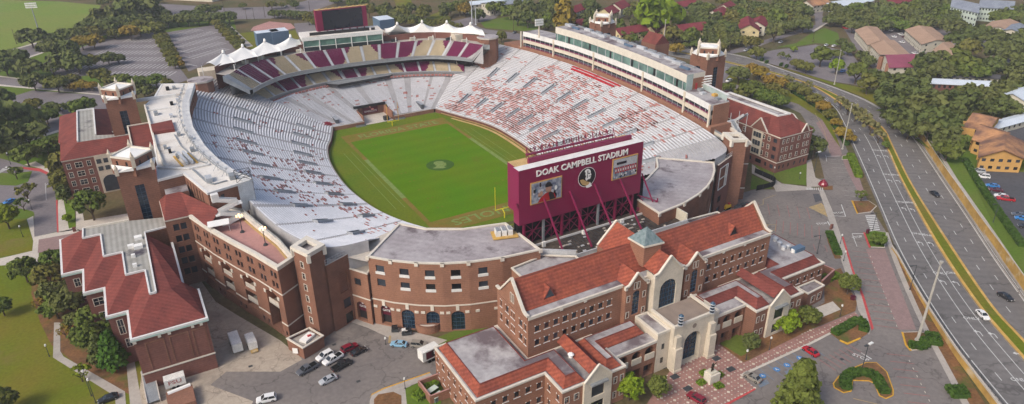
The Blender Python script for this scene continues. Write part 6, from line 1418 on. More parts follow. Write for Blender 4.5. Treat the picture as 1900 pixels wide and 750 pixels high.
for dx in (-2.2,2.2):
 for dy in (-1.4,1.4): b.tube((c.x+dx,c.y+dy,30),(c.x+dx,c.y+dy,33),.1,.1,'metal_dark',4)
for z in (31.2,33):
 for dy in (-1.4,1.4): b.beam((c.x-2.2,c.y+dy,z),(c.x+2.2,c.y+dy,z),.12,.12,'metal_dark')
 for dx in (-2.2,2.2): b.beam((c.x+dx,c.y-1.4,z),(c.x+dx,c.y+1.4,z),.12,.12,'metal_dark')
for dy in (-1.4,1.4): b.beam((c.x-2.2,c.y+dy,30),(c.x+2.2,c.y+dy,33),.1,.1,'metal_dark'); b.beam((c.x+2.2,c.y+dy,30),(c.x-2.2,c.y+dy,33),.1,.1,'metal_dark')
tag(b.build('camera_frame'),'dark open steel frame standing at the near tip of the white roof','frame')
def tower(name,label,x0,x1,y0,y1,H,K=3.4):
 t = thing(name,label,'tower',((x0+x1)/2,(y0+y1)/2,0)); mb = MB(); q = [(x0,y0),(x1,y0),(x1,y1),(x0,y1)]; cx,cy = (x0+x1)/2,(y0+y1)/2
 for i in range(4):
  a,c = q[i],q[(i+1) % 4]; L = math.hypot(a[0]-c[0],a[1]-c[1]); wall(mb,t,a,c,0,H,[opening(L*.5,H-18.8,2.6,13.6,0,'tower')],'brick')
 mb.build('wall',t)
 mids = [(cx,y0-.9),(x1+.9,cy),(cx,y1+.9),(x0-.9,cy)]; mb = MB()
 for i in range(4):
  a,c = mids[i],mids[(i+1) % 4]; L = math.hypot(a[0]-c[0],a[1]-c[1]); wall(mb,t,a,c,H-2.2,H+K,[opening(L*u,H+.7,.8,1.5) for u in (.3,.7)],'brick')
 mb.build('crown_wall',t)
 b = MB()
 for i in range(4):
  m0,m1 = mids[i-1],mids[i]; k = q[i]; d = lambda m: (m[0]*.93+k[0]*.07,m[1]*.93+k[1]*.07)
  b.face([(*d(m0),H+.9),(*k,H-.1),(*d(m1),H+.9)],'tent'); b.face([(*d(m0),H-.2),(*k,H-.2),(*k,H-.1),(*d(m0),H+.9)],'tent'); b.face([(*d(m1),H-.2),(*k,H-.2),(*k,H-.1),(*d(m1),H+.9)],'tent')
 b.build('corner_roof',t)
 b = MB(); e = offset_poly(ccw(mids),-.1)
 for i in range(4): b.face([(*e[i],H+K-.3),(*e[(i+1) % 4],H+K-.3),(cx,cy,H+K+.5)],'tent')
 b.build('roof',t); b = MB(); ring(b,ccw(mids),.15,-.45,H+K-.35,H+K+.15,'cream_trim'); b.build('coping',t)
 for (x,y) in mids:
  b = MB(); d = Vector((x-cx,y-cy)).normalized(); b.obox((x-d.x*.3,y-d.y*.3,H+K-.9),(d.x,d.y),.55,.55,1.8,'cream'); b.tube((x-d.x*.3,y-d.y*.3,H+K+.9),(x-d.x*.3,y-d.y*.3,H+K+2.3),.5,.06,'cream',8); b.build('pinnacle',t)
 for (x,y) in q:
  ax,ay = x+(cx-x)*.05,y+(cy-y)*.05; b = MB(); b.box(ax-.5,ay-.5,H-1.2,ax+.5,ay+.5,H+1.0,'cream'); b.tube((ax,ay,H+1.1),(ax,ay,H+2.3),.6,.1,'cream',6); b.build('pinnacle',t)
 return t
tower('tower','near left brick tower with tall blue window strips and white gabled crown',-117,-106.6,-30.6,-19.6,34.8)
tower('tower','far left brick tower with tall blue window strips behind the nearer twin tower',-117.3,-106.8,50.0,61,34.8)
tower('tower','brick tower with white crown right of the press box above the intersection',117.6,128.5,-31.5,-20.5,37.3)
tower('tower','distant brick tower with white crown just behind the middle of the press box',120.4,130.4,51.5,62.5,36.6)
t = thing('office_building','brick office building with maroon hipped roof and long flat grey centre behind the left tower','building',(-125,70,0)); O = [(-136.6,43.6),(-118.6,43.6),(-118.6,40.5),(-107,40.5),(-107,70),(-118.6,70),(-118.6,104),(-137.6,104),(-137.6,66),(-136.6,66)]
block(t,O,0,15.8,'brick_dark',{0: [opening(u,z,w,2.0,0,'cream') for z in (12.2,8.6,5.0,1.4) for u,w in ((1.8,1.2),(5.2,2.3),(8.6,1.2))]+[],2: [],8: grid(38,8,(12,8.5,5),1.6,2,'cream'),9: grid(22,4,(12,8.5,5),1.6,2,'cream')},roof=None,tw=.5,th=.4)
b = MB(); b.box(-125.9,43.2,0,-118.5,43.55,15.9,'cream')
for z,h in ((12.4,1.8),(9.4,1.8)):
 for u in (-124.6,-122.2,-119.8): b.box(u-.8,43.1,z,u+.8,43.22,z+h,'glass')
b.poly([(-122.2+2.9*math.cos(math.pi*i/10),43.1,4.6+2.6*math.sin(math.pi*i/10)) for i in range(11)]+[(-125.1,43.1,.5),(-119.3,43.1,.5)],'glass',up=None); b.build('stone_bay',t)
zt = 20.0; F = [(-130.0,50.2,zt),(-123.7,55.2,zt),(-123.7,93,zt),(-130.0,93,zt),(-118,49,zt),(-107.2,48.5,zt)]; e = 15.9
rooff(t,[[(-136.9,43.3,e),(-107,43.3,e),F[5],F[4],F[0]],[(-136.9,43.3,e),F[0],(-137.2,66,e)],[(-137.9,66,e),F[0],F[3],(-137.9,104.3,e)],[(-137.9,104.3,e),F[3],F[2],(-118.4,104.3,e)],[(-118.4,104.3,e),F[2],F[1],(-118.4,66,e)],[(-118.4,66,e),F[1],F[4],F[5],(-107,62,e)]],'roof_red')
b = MB(); b.flat([F[0][:2],F[4][:2],F[5][:2],(-107.2,52),(-118,52.5),F[1][:2],F[2][:2],F[3][:2]],zt+.05,'ribbed_roof'); b.build('flat_roof',t)
b = MB()
for p,q in ((F[0],F[3]),(F[1],F[2]),(F[2],F[3])): b.beam(Vector(p)+Vector((0,0,.3)),Vector(q)+Vector((0,0,.3)),.5,.6,'white_trim')
b.build('parapet',t)
t = thing('link_building','low maroon-roofed brick link between the two left towers','building',(-108,10,0)); block(t,[(-112,-18),(-100,-18),(-100,48),(-112,48)],0,24,'brick',None,roof='roof_red',tw=.4,th=.3)
t = thing('college_building','four-storey brick building with maroon hipped roof and pointed gables beside the campus road','building',(125,-60,0)); O = [(114.4,-79.0),(133.4,-79.0),(134.6,-72),(142,-62),(142,-22),(114.4,-22)]
rowz = (12.6,9.1,5.6,1.4); s1 = [opening(u,z,1.1,1.7,0,'cream' if z > 5 else 'plain') for z in rowz for u in (2.2,4.6,7.6,11.2,14.8,17)]
s2 = [opening(L,z,w,1.8,0,st if z > 5 else 'plain') for z in rowz for L,w,st in ((54.6,1.9,'plain'),(51.5,1.1,'cream'),(47.6,3.2,'cream'),(43.4,1.1,'cream'),(38,1.2,'cream'),(34,1.2,'cream'),(28,1.2,'cream'),(20,1.2,'cream'))]
block(t,O,0,15.6,'brick_dark',{0: s1,5: s2},roof=None,tw=.45,th=.4,courses=(4.4,))
zt = 21.2; F = [(120.9,-70.8,zt),(126.9,-71.5,zt),(127.4,-38,zt),(121.4,-38,zt)]; e = 15.7
rooff(t,[[(114.2,-79.2,e),(133.6,-79.2,e),F[1],F[0]],[(114.2,-79.2,e),F[0],F[3],(114.2,-22,e)],[(133.6,-79.2,e),(134.8,-72,e),F[1]],[(134.8,-72,e),(142.2,-62,e),(142.2,-22,e),F[2],F[1]],[F[2],F[3],(114.2,-22,e),(142.2,-22,e)]],'roof_red')
b = MB(); b.flat([p[:2] for p in F],zt-.6,'wing_roof'); b.build('flat_roof',t); b = MB(); ring(b,ccw([p[:2] for p in F]),.3,-.5,zt-.3,zt+.35,'white_trim'); b.build('parapet',t)
for (x0,y0,x1,y1,zp) in ((114.25,-63.5,114.25,-72.5,20.6),(126.5,-79.15,131.0,-79.15,18.8)):
 mb = MB(); a,c = Vector((x0,y0,0)),Vector((x1,y1,0)); m_ = a.lerp(c,.5); mb.poly([(a.x,a.y,15.4),(c.x,c.y,15.4),(m_.x,m_.y,zp)],'brick_dark',up=None); mb.build('gable',t)
 r = MB(); back = Vector((6,0,0)) if x0 == x1 else Vector((0,4,0)); r.face([a+Vector((0,0,15.6)),m_+Vector((0,0,zp)),m_+back+Vector((0,0,zp)),a+back*.2+Vector((0,0,15.6))],'roof_red'); r.face([c+Vector((0,0,15.6)),m_+Vector((0,0,zp)),m_+back+Vector((0,0,zp)),c+back*.2+Vector((0,0,15.6))],'roof_red'); r.build('gable_roof',t)
 r = MB(); r.beam(a+Vector((0,0,15.6)),m_+Vector((0,0,zp+.2)),.5,.4,'cream_trim'); r.beam(c+Vector((0,0,15.6)),m_+Vector((0,0,zp+.2)),.5,.4,'cream_trim'); r.build('coping',t)
b = MB(); b.box(114.0,-70.4,4.8,114.35,-64.9,15,'cream')
for z in (5.4,8.9,12.4):
 for y in (-69.6,-68.2,-66.8): b.box(113.9,y,z,114.0,y+1.2,z+2.1,'glass')
b.build('stone_bay',t)
t = thing('perimeter_fence','black screened fence curving round the small lawn by the right stair tower','fence',tuple(P(1430,345,0))); fp = catmull([tuple(P(*q)) for q in ((1400,321),(1420,330),(1436,338),(1436,345),(1422,350),(1403,354))],24); b = MB(); up = Vector((0,0,2.2)); b.strip(fp,[v+up for v in fp],'black_matte'); b.strip([v+Vector((.12,.05,0)) for v in fp],[v+up+Vector((.12,.05,0)) for v in fp],'black_matte'); b.build('screen',t)
for v in fp[::4]: b = MB(); b.tube(v,v+Vector((0,0,2.5)),.07,.07,'metal_dark',5); b.build('post',t)
t = thing('press_box','long white press box and suites in tiers above the right stand','building',(90,0,24)); PBL = [Vector((v.x+1.0,v.y,0)) for v in BR]
def band(name,y0,y1,z0,z1,m,inset=0.0,back=None,top=None,par=t):
 q = [v+Vector((inset,0,0)) for v in PBL if y0 <= v.y <= y1]; b = MB(); b.strip([Vector((v.x,v.y,z0)) for v in q],[Vector((v.x,v.y,z1)) for v in q],m)
 if back:
  r = [v+Vector((back,0,0)) for v in q]; b.strip([Vector((v.x,v.y,z1)) for v in q],[Vector((v.x,v.y,z1)) for v in r],top or m); b.strip([Vector((v.x,v.y,z0)) for v in r],[Vector((v.x,v.y,z1)) for v in r],m)
  for k in (0,-1): b.face([Vector((q[k].x,q[k].y,z0)),Vector((r[k].x,r[k].y,z0)),Vector((r[k].x,r[k].y,z1)),Vector((q[k].x,q[k].y,z1))],m)
 return b.build(name,par)
YA,YZ = -72.5,73; YU0,YU1 = -54.5,47.5
band('base_wall',YA-3,86,0,25.2,'brick_orange',-.4,11); band('glazing',YA,YZ,25.2,27.6,'glass',.8); band('seats',YA,YZ,25.2,25.7,'seat_maroon',.65)
band('balcony_front',YA,YZ,27.4,29.0,'cream',.0,9.5); band('glazing',YA,YZ,29,31.0,'glass',.8); band('seats',YA,YZ,29.0,29.6,'seat_maroon',.65)
band('fascia',YA,YZ,30.9,33.4,'white_trim',0,9.5,'wing_roof'); band('club_glazing',YU0,YU1,33.4,36.8,'glass_green',.4); band('upper_fascia',YU0,YU1,36.8,40.0,'cream_trim',0,9.8,'wing_roof')
band('rear_wall',YA,YZ,0,33,'brick',9.5); band('rear_wall',YU0,YU1,33,38.4,'brick',9.4)
b = MB(); k = 0
for i,v in enumerate(PBL):
 if YA <= v.y <= YZ and i % 3 == 0:
  for z0,z1 in ((25.2,27.5),(29.0,31.0)): b.box(v.x+.45,v.y-.06,z0,v.x+.6,v.y+.06,z1,'metal_light')
 if YU0 <= v.y <= YU1 and i % 5 == 0: b.box(v.x+.1,v.y-.12,33.4,v.x+.5,v.y+.12,36.9,'metal_light')
 if YU0 <= v.y <= YU1 and i % 13 == 4: b.box(v.x+.1,v.y-.5,33.4,v.x+.45,v.y+.6,36.5,'black')
o = b.build('mullions',t); b = MB(); q = [v for v in PBL if YA <= v.y <= YZ]
for a,c in zip(q,q[1:]):
 for z in (26.1,26.5): b.beam(a+Vector((.05,0,z)),c+Vector((.05,0,z)),.05,.05,'metal_light')
b.build('railing',t)
for y in (YZ-.5,YU1,-23,YU0,YA+.5,15):
 v = min(PBL,key=lambda p: abs(p.y-y)); b = MB(); b.box(v.x-.5,v.y-.4,24.5,v.x+.1,v.y+.4,33.2,'cream'); b.build('pier',t)
for y,s in ((YA,-1),(YZ,1)):
 v = min(PBL,key=lambda p: abs(p.y-y)); b = MB(); b.box(v.x+1.2,y-.3 if s < 0 else y,20,v.x+9.4,y if s < 0 else y+.3,33.0,'brick_orange' if s < 0 else 'cream'); b.build('end_wall',t)
v = min(PBL,key=lambda p: abs(p.y-YU0)); b = MB(); b.box(v.x+.2,v.y-.05,33.4,v.x+3.5,v.y+.1,39.9,'glass_pale'); b.box(v.x+3.5,v.y-.1,33.4,v.x+9.4,v.y+.2,38,'brick_orange'); b.box(v.x+5.0,v.y-.2,33.4,v.x+6.0,v.y-.1,36,'car_red'); b.build('end_wall',t)
b = MB()
for i,y in enumerate(range(-50,46,7)):
 v = min(PBL,key=lambda p: abs(p.y-y)); b.box(v.x+4+(i % 3),y,40.02,v.x+5.2+(i % 3),y+5.2,40.8+(i % 2)*.4,'metal_light' if i % 6 else 'blue_panel'); b.box(v.x+8.2,y+1,40.02,v.x+9,y+6,40.7,'metal_grey')
b.build('roof_units',t); b = MB()
for i,y in enumerate(range(-70,-56,4)): b.box(86+(i % 2)*2.5,y,33.42,88+(i % 2)*2.5,y+1.8,34.3,('metal_grey','wall_tan','metal_light')[i % 3])
q = [v for v in PBL if YA <= v.y <= YU0-1]
b.strip([v+Vector((8.2,0,33.4)) for v in q],[v+Vector((8.2,0,35.6)) for v in q],'glass_pale'); b.strip([v+Vector((8.2,0,35.6)) for v in q],[v+Vector((9.5,0,35.6)) for v in q],'white_trim'); b.build('terrace_screen',t)
b = MB()
for k in range(5): b.beam((92.5,-54.6+k*.3,33.6+k*1.0),(96.5,-55.6,34.1+k*1.0),1.2,.25,'white_trim')
b.build('roof_stair',t)
v = P(1000,70,33.4); t2 = thing('floodlight_bank','white post with a block of floodlights on the far left roof of the press box','floodlight',tuple(v)); b = MB(); b.tube(v,v+Vector((0,0,7)),.5,.4,'cream',8); b.build('post',t2); b = MB()
for k in range(3): b.box(v.x-2.4,v.y-.5,39.6+k*1.2,v.x+2.4,v.y+.2,40.5+k*1.2,'lamp_white')
b.build('lamps',t2)
t2 = thing('steel_stair','grey open steel stair between press box end and the pink roof terrace','staircase',(92,-74,22)); b = MB()
for z0,z1,y0,y1 in ((22,25.5,-78,-74),(25.5,29,-74,-78)):
 for dx in (0,2.2): b.beam((90+dx+(z0 > 23)*2.4,y0,z0),(90+dx+(z0 > 23)*2.4,y1,z1),.15,.9,'metal_light')
 b.beam((91.1+(z0 > 23)*2.4,y0,z0),(91.1+(z0 > 23)*2.4,y1,z1),2.1,.2,'metal_grey')
b.box(89.5,-74,25.2,96,-72.9,25.6,'metal_light'); b.build('flights',t2); b = MB()
for x,y in ((90,-78),(94.5,-78),(90,-74),(94.5,-74)): b.tube((x,y,21.6),(x,y,29),.12,.12,'metal_light',5)
b.build('frame',t2)
v = P(1190,82,24); t2 = thing('gabled_roof_block','small red gabled roof rising behind the press box','building',(v.x+8,v.y,0)); x,y = v.x+10,v.y; b = MB(); b.box(x-5,y-6,0,x+5,y+6,24,'brick'); b.build('wall',t2)
rooff(t2,[[(x-5,y-6,24),(x,y-6,29),(x,y+6,29),(x-5,y+6,24)],[(x+5,y-6,24),(x,y-6,29),(x,y+6,29),(x+5,y+6,24)],[(x-5,y-6,24),(x+5,y-6,24),(x,y-6,29)]],'roof_red')
def quad_px(A,B,C,z,fn=P): a,b,c = (Vector(tuple(fn(*q,z) if fn is PG else fn(*q,z))) for q in (A,B,C)); return [a,b,c,a+c-b]
def gabled(name,label,cat,q,z0,ze,zr,wm,rm,ridge='ab',nwin=(0,0),floors=1,group=None,hip=0.0,over=.7):
 """q: four eave corners in order; ridge parallel to q0-q1 ('ab') or q1-q2 ('bc')"""
 if ridge == 'bc': q = [q[1],q[2],q[3],q[0]]
 a,b,c,d = (Vector((v[0],v[1],0)) for v in q); t = thing(name,label,cat,(a.x,a.y,z0),group=group)
 pts = [a,b,c,d]; cc = ccw([(v.x,v.y) for v in pts]); mb = MB(); h = (ze-z0)/floors
 for i in range(4):
  p,r = cc[i],cc[(i+1) % 4]; L = math.hypot(p[0]-r[0],p[1]-r[1]); n = nwin[0] if L > (b-a).length*.8 else nwin[1]
  ops = grid(L,n,[z0+h*k+h*.35 for k in range(floors)],min(1.6,L/n*.5),h*.42) if n else []
  wall(mb,t,p,r,z0,ze,ops,wm,depth=.15)
 m0,m1 = (d+a)/2,(b+c)/2; u = (b-a).normalized()
 for m,e1,e2 in ((m0,d,a),(m1,b,c)):
  if not hip: mb.face([(e1.x,e1.y,ze),(e2.x,e2.y,ze),(m.x,m.y,zr)],wm)
 mb.build('wall',t); w = (d-a).normalized()*over; uu = u*over
 A,B,C,D = a-w-uu,b-w+uu,c+w+uu,d+w-uu; M0,M1 = m0-uu+u*hip,m1+uu-u*hip; e = Vector((0,0,ze-.15)); r = Vector((0,0,zr+.1)); f = [[A+e,B+e,M1+r,M0+r],[C+e,D+e,M0+r,M1+r]]
 if hip: f += [[D+e,A+e,M0+r],[B+e,C+e,M1+r]]
 rb = MB()
 for s_ in f:
  rb.face(s_,rm); rb.face([v-Vector((0,0,.25)) for v in s_],rm)
 for i in range(2): rb.face([f[i][0],f[i][1],f[i][1]-Vector((0,0,.25)),f[i][0]-Vector((0,0,.25))],rm)
 rb.build('roof',t); return t
z6 = lambda x,y: (1560+x/4.167,y/4.167)
gabled('motel','two-storey motel with tan gabled roof at the far left of the motel court','motel',quad_px(z6(115,232),z6(215,345),z6(390,318),6),0,6,7.6,'stucco_pale','shingle_tan','ab',(12,3),2)
gabled('motel','two-storey motel with tan roof behind the violet-roofed lobby','motel',quad_px(z6(235,345),z6(355,470),z6(545,430),6),0,6,7.6,'stucco_pale','shingle_tan','ab',(12,3),2)
gabled('motel_lobby','motel lobby with a large violet gabled roof','building',quad_px(z6(308,425),z6(382,520),z6(625,512),6.5),0,6.5,10.0,'stucco_pale','roof_violet','bc',(3,2),2)
gabled('motel','long two-storey motel with tan roof beside the small turquoise pool','motel',quad_px(z6(500,228),z6(630,340),z6(845,318),6),0,6,7.8,'stucco_pale','shingle_tan','ab',(13,3),2)
gabled('motel','two-storey motel with tan roof half hidden by oaks, right of the pool','motel',quad_px(z6(715,385),z6(830,500),z6(965,425),6),0,6,7.6,'stucco_pale','shingle_tan','ab',(11,3),2)
for k,(a,c) in enumerate(((z6(300,445),z6(300,545)),(z6(355,500),z6(355,600)))): v = P(c[0],c[1]-3,0); b = MB(); b.box(v.x-1.5,v.y-1.2,0,v.x+1.5,v.y+1.2,7.5,'brick_orange'); tag(b.build('brick_pier'),'brick pier at the motel lobby, %s' % ('farther from the trees' if k == 0 else 'nearest the trees'),'pier','brick piers at the motel lobby')
v = P(*z6(690,385)); b = MB(); b.prism([(v.x+6*math.cos(i*.7)*(1 if i % 2 else .7),v.y+4*math.sin(i*.7)) for i in range(9)],0,.25,'concrete_pale','pool'); tag(b.build('swimming_pool'),'small turquoise swimming pool between the motel wings','pool')
gabled('shed','long low building with a white metal roof among the oaks','building',quad_px(z6(690,590),z6(1180,612),z6(1170,650),5),0,4,5,'brick_dark','metal_roof_white','ab',(12,2))
gabled('shed','long dark-roofed building just above the white metal roof','building',quad_px(z6(800,560),z6(1230,575),z6(1225,600),4),0,3.6,4.6,'stucco_pale','asphalt_dark','ab',(9,2))
gabled('apartment_block','mint green apartment block with grey-blue roofs at the top right','building',quad_px(z6(850,60),z6(1060,110),z6(1060,50),10),0,11,14.5,'siding_mint','shingle_grey','ab',(9,4),3)
gabled('apartment_block','pale apartment block with grey-blue dormer roof at the top right edge','building',quad_px(z6(1070,60),z6(1330,75),z6(1330,28),10),0,10.5,14,'siding_mint','shingle_grey','ab',(11,4),3)
z7 = lambda x,y: (1600+x/4.167,150+y/4.167)
zb = gh(205,-115)
def yel(label,A,B,C,ze,zr,ridge,nw,wm='stucco_orange',rm='shingle_orange',fl=2): q = quad_px(A,B,C,zb+ze); gabled('apartment_house',label,'building',q,zb,zb+ze,zb+zr,wm,rm,ridge,nw,fl,over=.9)
yel('ochre house with stepped brown gable roof, the part nearest the car park',z7(915,585),z7(1245,600),z7(1240,470),6.2,9.5,'bc',(3,5))
yel('ochre house with patched brown roof, the middle part with buttress walls',z7(865,450),z7(1060,520),z7(1130,400),6.2,9.0,'ab',(3,2))
yel('ochre house with brown roof, the part nearest the big oaks',z7(800,350),z7(960,390),z7(1060,290),6.2,9.2,'ab',(3,2))
for k,(x,y) in enumerate(((750,390),(800,450),(880,520),(940,590))):
 v = P(*z7(x,y),zb+1.5); b = MB(); b.obox((v.x,v.y,zb+3.2),(.5,-.85),2.4,.3,3.2,'stucco_orange'); tag(b.build('buttress_wall'),('ochre buttress wall standing free by the oaks','second ochre buttress wall from the oaks','third ochre buttress wall from the oaks','ochre buttress wall at the corner of the nearest gable')[k],'wall','ochre buttress walls')
v = PG(1890,315); b = MB(); b.box(v.x,v.y-30,zb,v.x+14,v.y-2,zb+6.5,'stucco_yellow'); b.box(v.x-.4,v.y-30.4,zb+6.5,v.x+14.4,v.y-1.6,zb+7.1,'paint_yellow'); tag(b.build('corner_shop'),'pale yellow flat building at the right edge by the car park','building')
H = [
 (1065,18,22,12,.5,7,10,'stucco_pale','shingle_maroon','pale house with maroon roof left of the distant brick tower top'),
 (1077,44,20,10,-.2,4.5,8,'stucco_pale','shingle_maroon','low house with a maroon roof just left of the distant brick tower'),
 (1128,22,16,12,.5,7,11,'stucco_yellow','shingle_maroon','cream gabled house directly above the distant brick tower'),
 (1148,12,18,12,.5,7,11,'stucco_pale','shingle_maroon','cream house with dark roofs at the top behind the brick tower'),
 (1178,56,36,11,.05,6,9.5,'stucco_yellow','shingle_maroon','long cream house with plum roof behind the press box'),
 (1222,54,16,11,.05,6,9.5,'stucco_yellow','shingle_maroon','short cream house with plum roof beside the tall pole'),
 (1270,55,34,12,-.1,6.5,10.5,'stucco_yellow','shingle_maroon','cream gabled house with long plum roof right of the tall pole'),
 (1336,22,30,13,.4,6,9.5,'stucco_pale','shingle_maroon','cream house with red roof high on the left of the cross street'),
 (1348,12,18,10,.5,8,11,'stucco_pale','shingle_maroon','upper gable of red-roofed house by the cross street'),
 (1388,48,30,14,.8,7,11,'stucco_yellow','shingle_maroon','cream house with plum roof and arched windows beside the cross street'),
 (1408,42,22,12,.6,7,10,'stucco_pale','shingle_maroon','pale house behind the arched-window house'),
 (1270,8,22,12,.1,6,9,'stucco_pale','shingle_maroon','house with red roof showing between the trees at the top'),
 (1465,13,22,13,-.5,6,9,'stucco_pale','shingle_orange','house with pale brown roof among the trees near the top street'),
 (1513,6,22,14,0,6,9,'stucco_pale','shingle_orange','house at the top end of the cross street'),
 (1570,4,50,16,0,5,6.5,'siding_mint','metal_roof_white','long pale blue-white building at the top right of the cross street'),
 (1655,3,36,14,0,6,8,'stucco_pale','shingle_maroon','pale building with dull red roof at the top above the motels'),
 (940,4,40,16,0,8,9,'stucco_pale','shingle_grey','pale building behind the trees at the top centre'),
 (1883,55,26,14,.3,6,8.5,'stucco_pale','shingle_grey','pale house at the right edge above the oaks'),
 (1862,50,34,20,.3,5,8,'stucco_pale','shingle_tan','wide low house with brown roof near the right edge'),
 (1885,190,20,14,.2,7,10,'stucco_pale','metal_roof_white','white house behind the oaks at the right edge'),
 (1868,238,44,6,-.05,3.5,4.2,'stucco_pale','metal_roof_white','long white carport roof at the right edge behind the ochre house'),
 (905,3,46,14,-.1,7,8.4,'stucco_pale','metal_roof_white','white office building with dark windows at the top right of centre')]
for px,py,L_,D_,an,ze,zr,wm,rm,lab in H:
 v = P(px,py,ze); u = Vector((math.cos(an),math.sin(an),0)); w = Vector((-u.y,u.x,0)); z0 = gh(v.x,v.y)
 q = [v-u*L_/2-w*D_/2,v+u*L_/2-w*D_/2,v+u*L_/2+w*D_/2,v-u*L_/2+w*D_/2]; gabled('house',lab,'house',q,z0,z0+ze,z0+zr,wm,rm,'ab',(int(L_/4),2),2 if ze > 5 else 1)
b = MB(); a,c = P(318,-2,0),P(410,3,0); d = (c-a).normalized(); b.obox(a.lerp(c,.5)+Vector((0,8,5)),(d.x,d.y),(c-a).length/2,10,5,'stucco_pale','metal_roof_white'); tag(b.build('warehouse'),'big white-roofed building at the top left behind the street','building')
def add_clump(mb,c,r,n,s,rng,m,flat=.8):
 for _ in range(n):
  u = rng.uniform(-1,1); a = rng.uniform(0,6.283); q = math.sqrt(1-u*u); d = Vector((q*math.cos(a),q*math.sin(a),u)); p = c+Vector((d.x*r,d.y*r,d.z*r*flat))*rng.uniform(.55,1.08)
  nn = (d+Vector((rng.uniform(-.8,.8),rng.uniform(-.8,.8),rng.uniform(-.3,.9)))).normalized(); x = nn.orthogonal().normalized(); x = (Matrix.Rotation(rng.uniform(0,6.28),3,nn) @ x); y = nn.cross(x); k = s*rng.uniform(.6,1.3)
  mb.face([p-x*k-y*k*.6,p+x*k*.9-y*k*.5,p+x*k*.7+y*k*.7,p-x*k*.6+y*k*.8],m)
def crown(kind,rng,dense):
 mb = MB(); m = 'leaf_dark'; lf = .42 if dense else .8
 def shell(n,rx,rz,cz,cr,per,lo=-.35):
  for _ in range(n):
   u = rng.uniform(lo,1); a = rng.uniform(0,6.283); q = math.sqrt(max(0,1-u*u)); R = rng.uniform(.62,1.0)
   add_clump(mb,Vector((rx*R*q*math.cos(a),rx*R*q*math.sin(a),cz+rz*R*u)),cr*rng.uniform(.7,1.3),per,lf,rng,m)
 P_ = 34 if dense else 11
 if kind == 'dome': shell(62,4.7,2.4,4.6,1.25,P_)
 elif kind == 'round': shell(58,3.5,3.3,5.2,1.1,P_)
 elif kind == 'cone':
  for k in range(54):
   f = k/54; z = 1.6+f*7.6; R = 3.0*(1-f)**.8+.15; a = k*2.4; add_clump(mb,Vector((R*.7*math.cos(a),R*.7*math.sin(a),z)),.75+.7*(1-f),P_,lf,rng,m,.7)
 elif kind == 'tall': shell(54,2.6,4.3,5.4,1.1,P_,-.8)
 elif kind == 'wild':
  shell(30,4.2,2.0,4.0,1.25,P_)
  for _ in range(6):
   cx,cy,cz = rng.uniform(-3,3),rng.uniform(-3,3),rng.uniform(4,6)
   for _ in range(6): add_clump(mb,Vector((cx+rng.uniform(-1.6,1.6),cy+rng.uniform(-1.6,1.6),cz+rng.uniform(-.8,1.3))),1.15,P_,lf,rng,m)
 elif kind == 'sparse': shell(20,3.6,2.6,4.6,.9,P_//2)
 return mb
def trunk(mb,kind,rng,m='bark'):
 h = dict(dome=4.2,round=5.0,cone=8.0,tall=6.5,wild=4.4,sparse=4.6)[kind]; mb.tube((0,0,-.3),(0,0,h*.45),.32,.24,m,7)
 if kind in ('cone','tall'): mb.tube((0,0,h*.45),(0,0,h),.24,.08,m,6)
 else:
  for k in range(5): a = k*1.26+rng.random(); r = 2.6; mb.tube((0,0,h*.42),(r*.5*math.cos(a),r*.5*math.sin(a),h*.75),.2,.13,m,5); mb.tube((r*.5*math.cos(a),r*.5*math.sin(a),h*.75),(r*math.cos(a),r*math.sin(a),h*1.08),.13,.05,m,5)
 return mb
rng = random.Random(11); NEAR,FAR = {},{}
for kind in ('dome','round','cone','tall','wild','sparse'):
 NEAR[kind] = [(crown(kind,rng,True).mesh('crown'),trunk(MB(),kind,rng).mesh('trunk')) for _ in range(2)]; FAR[kind] = []
 for _ in range(3): m_ = crown(kind,rng,False); trunk(m_,kind,rng); FAR[kind].append(m_.mesh('tree'))
SPAN = dict(dome=11.2,round=9.0,cone=6.4,tall=7.0,wild=10.5,sparse=8.4); CZT = dict(dome=4.9,round=5.3,cone=4.6,tall=5.2,wild=4.8,sparse=4.8)
KN = dict(dome='oak_tree',round='broadleaf_tree',cone='pine_tree',tall='slender_tree',wild='oak_tree',sparse='young_tree')
LF = dict(d='leaf_dark',g='leaf_green',b='leaf_bright',p='leaf_pine',o='leaf_olive',y='leaf_gold',t='leaf_thin')
COLN = dict(d='dark green',g='green',b='bright yellow-green',p='fresh green',o='olive green',y='golden',t='bare greyish')
def tree(px,py,w,kind,lf,label,group=None,squash=1.0,loc=None):
 """px,py: centre of the crown in the photograph, w: its width there in pixels"""
 if loc is None:
  z = 4.5
  for _ in range(4):
   v = P(px,py,z); sc = w*dist(v)/FOC/SPAN[kind]; z = gh(v.x,v.y)+CZT[kind]*sc*squash
  v = P(px,py,z); g0 = gh(v.x,v.y); loc = Vector((v.x,v.y,g0))
 else: sc = w/SPAN[kind]
 rz = rng.uniform(0,6.28); near = w > 22 and dist(loc) < 330
 if near:
  cm,tm = rng.choice(NEAR[kind]); t = thing(KN[kind],label,'tree',tuple(loc),rz,group); t.scale = (sc,sc,sc*squash)
  for nm,me in (('crown',cm),('trunk',tm)):
   o = bpy.data.objects.new(nm,me); COL.objects.link(o); o.parent = t
   if nm == 'crown': o.material_slots[0].link = 'OBJECT'; o.material_slots[0].material = MATS[LF[lf]]
   elif lf in 'b' and kind == 'sparse': pass
 else:
  t = bpy.data.objects.new(KN[kind],rng.choice(FAR[kind])); COL.objects.link(t); t.location = loc; t.rotation_euler = (0,0,rz); t.scale = (sc,sc,sc*squash); tag(t,label,'tree',group)
  for sl in t.material_slots:
   if sl.material.name == 'leaf_dark': sl.link = 'OBJECT'; sl.material = MATS[LF[lf]]
 return t
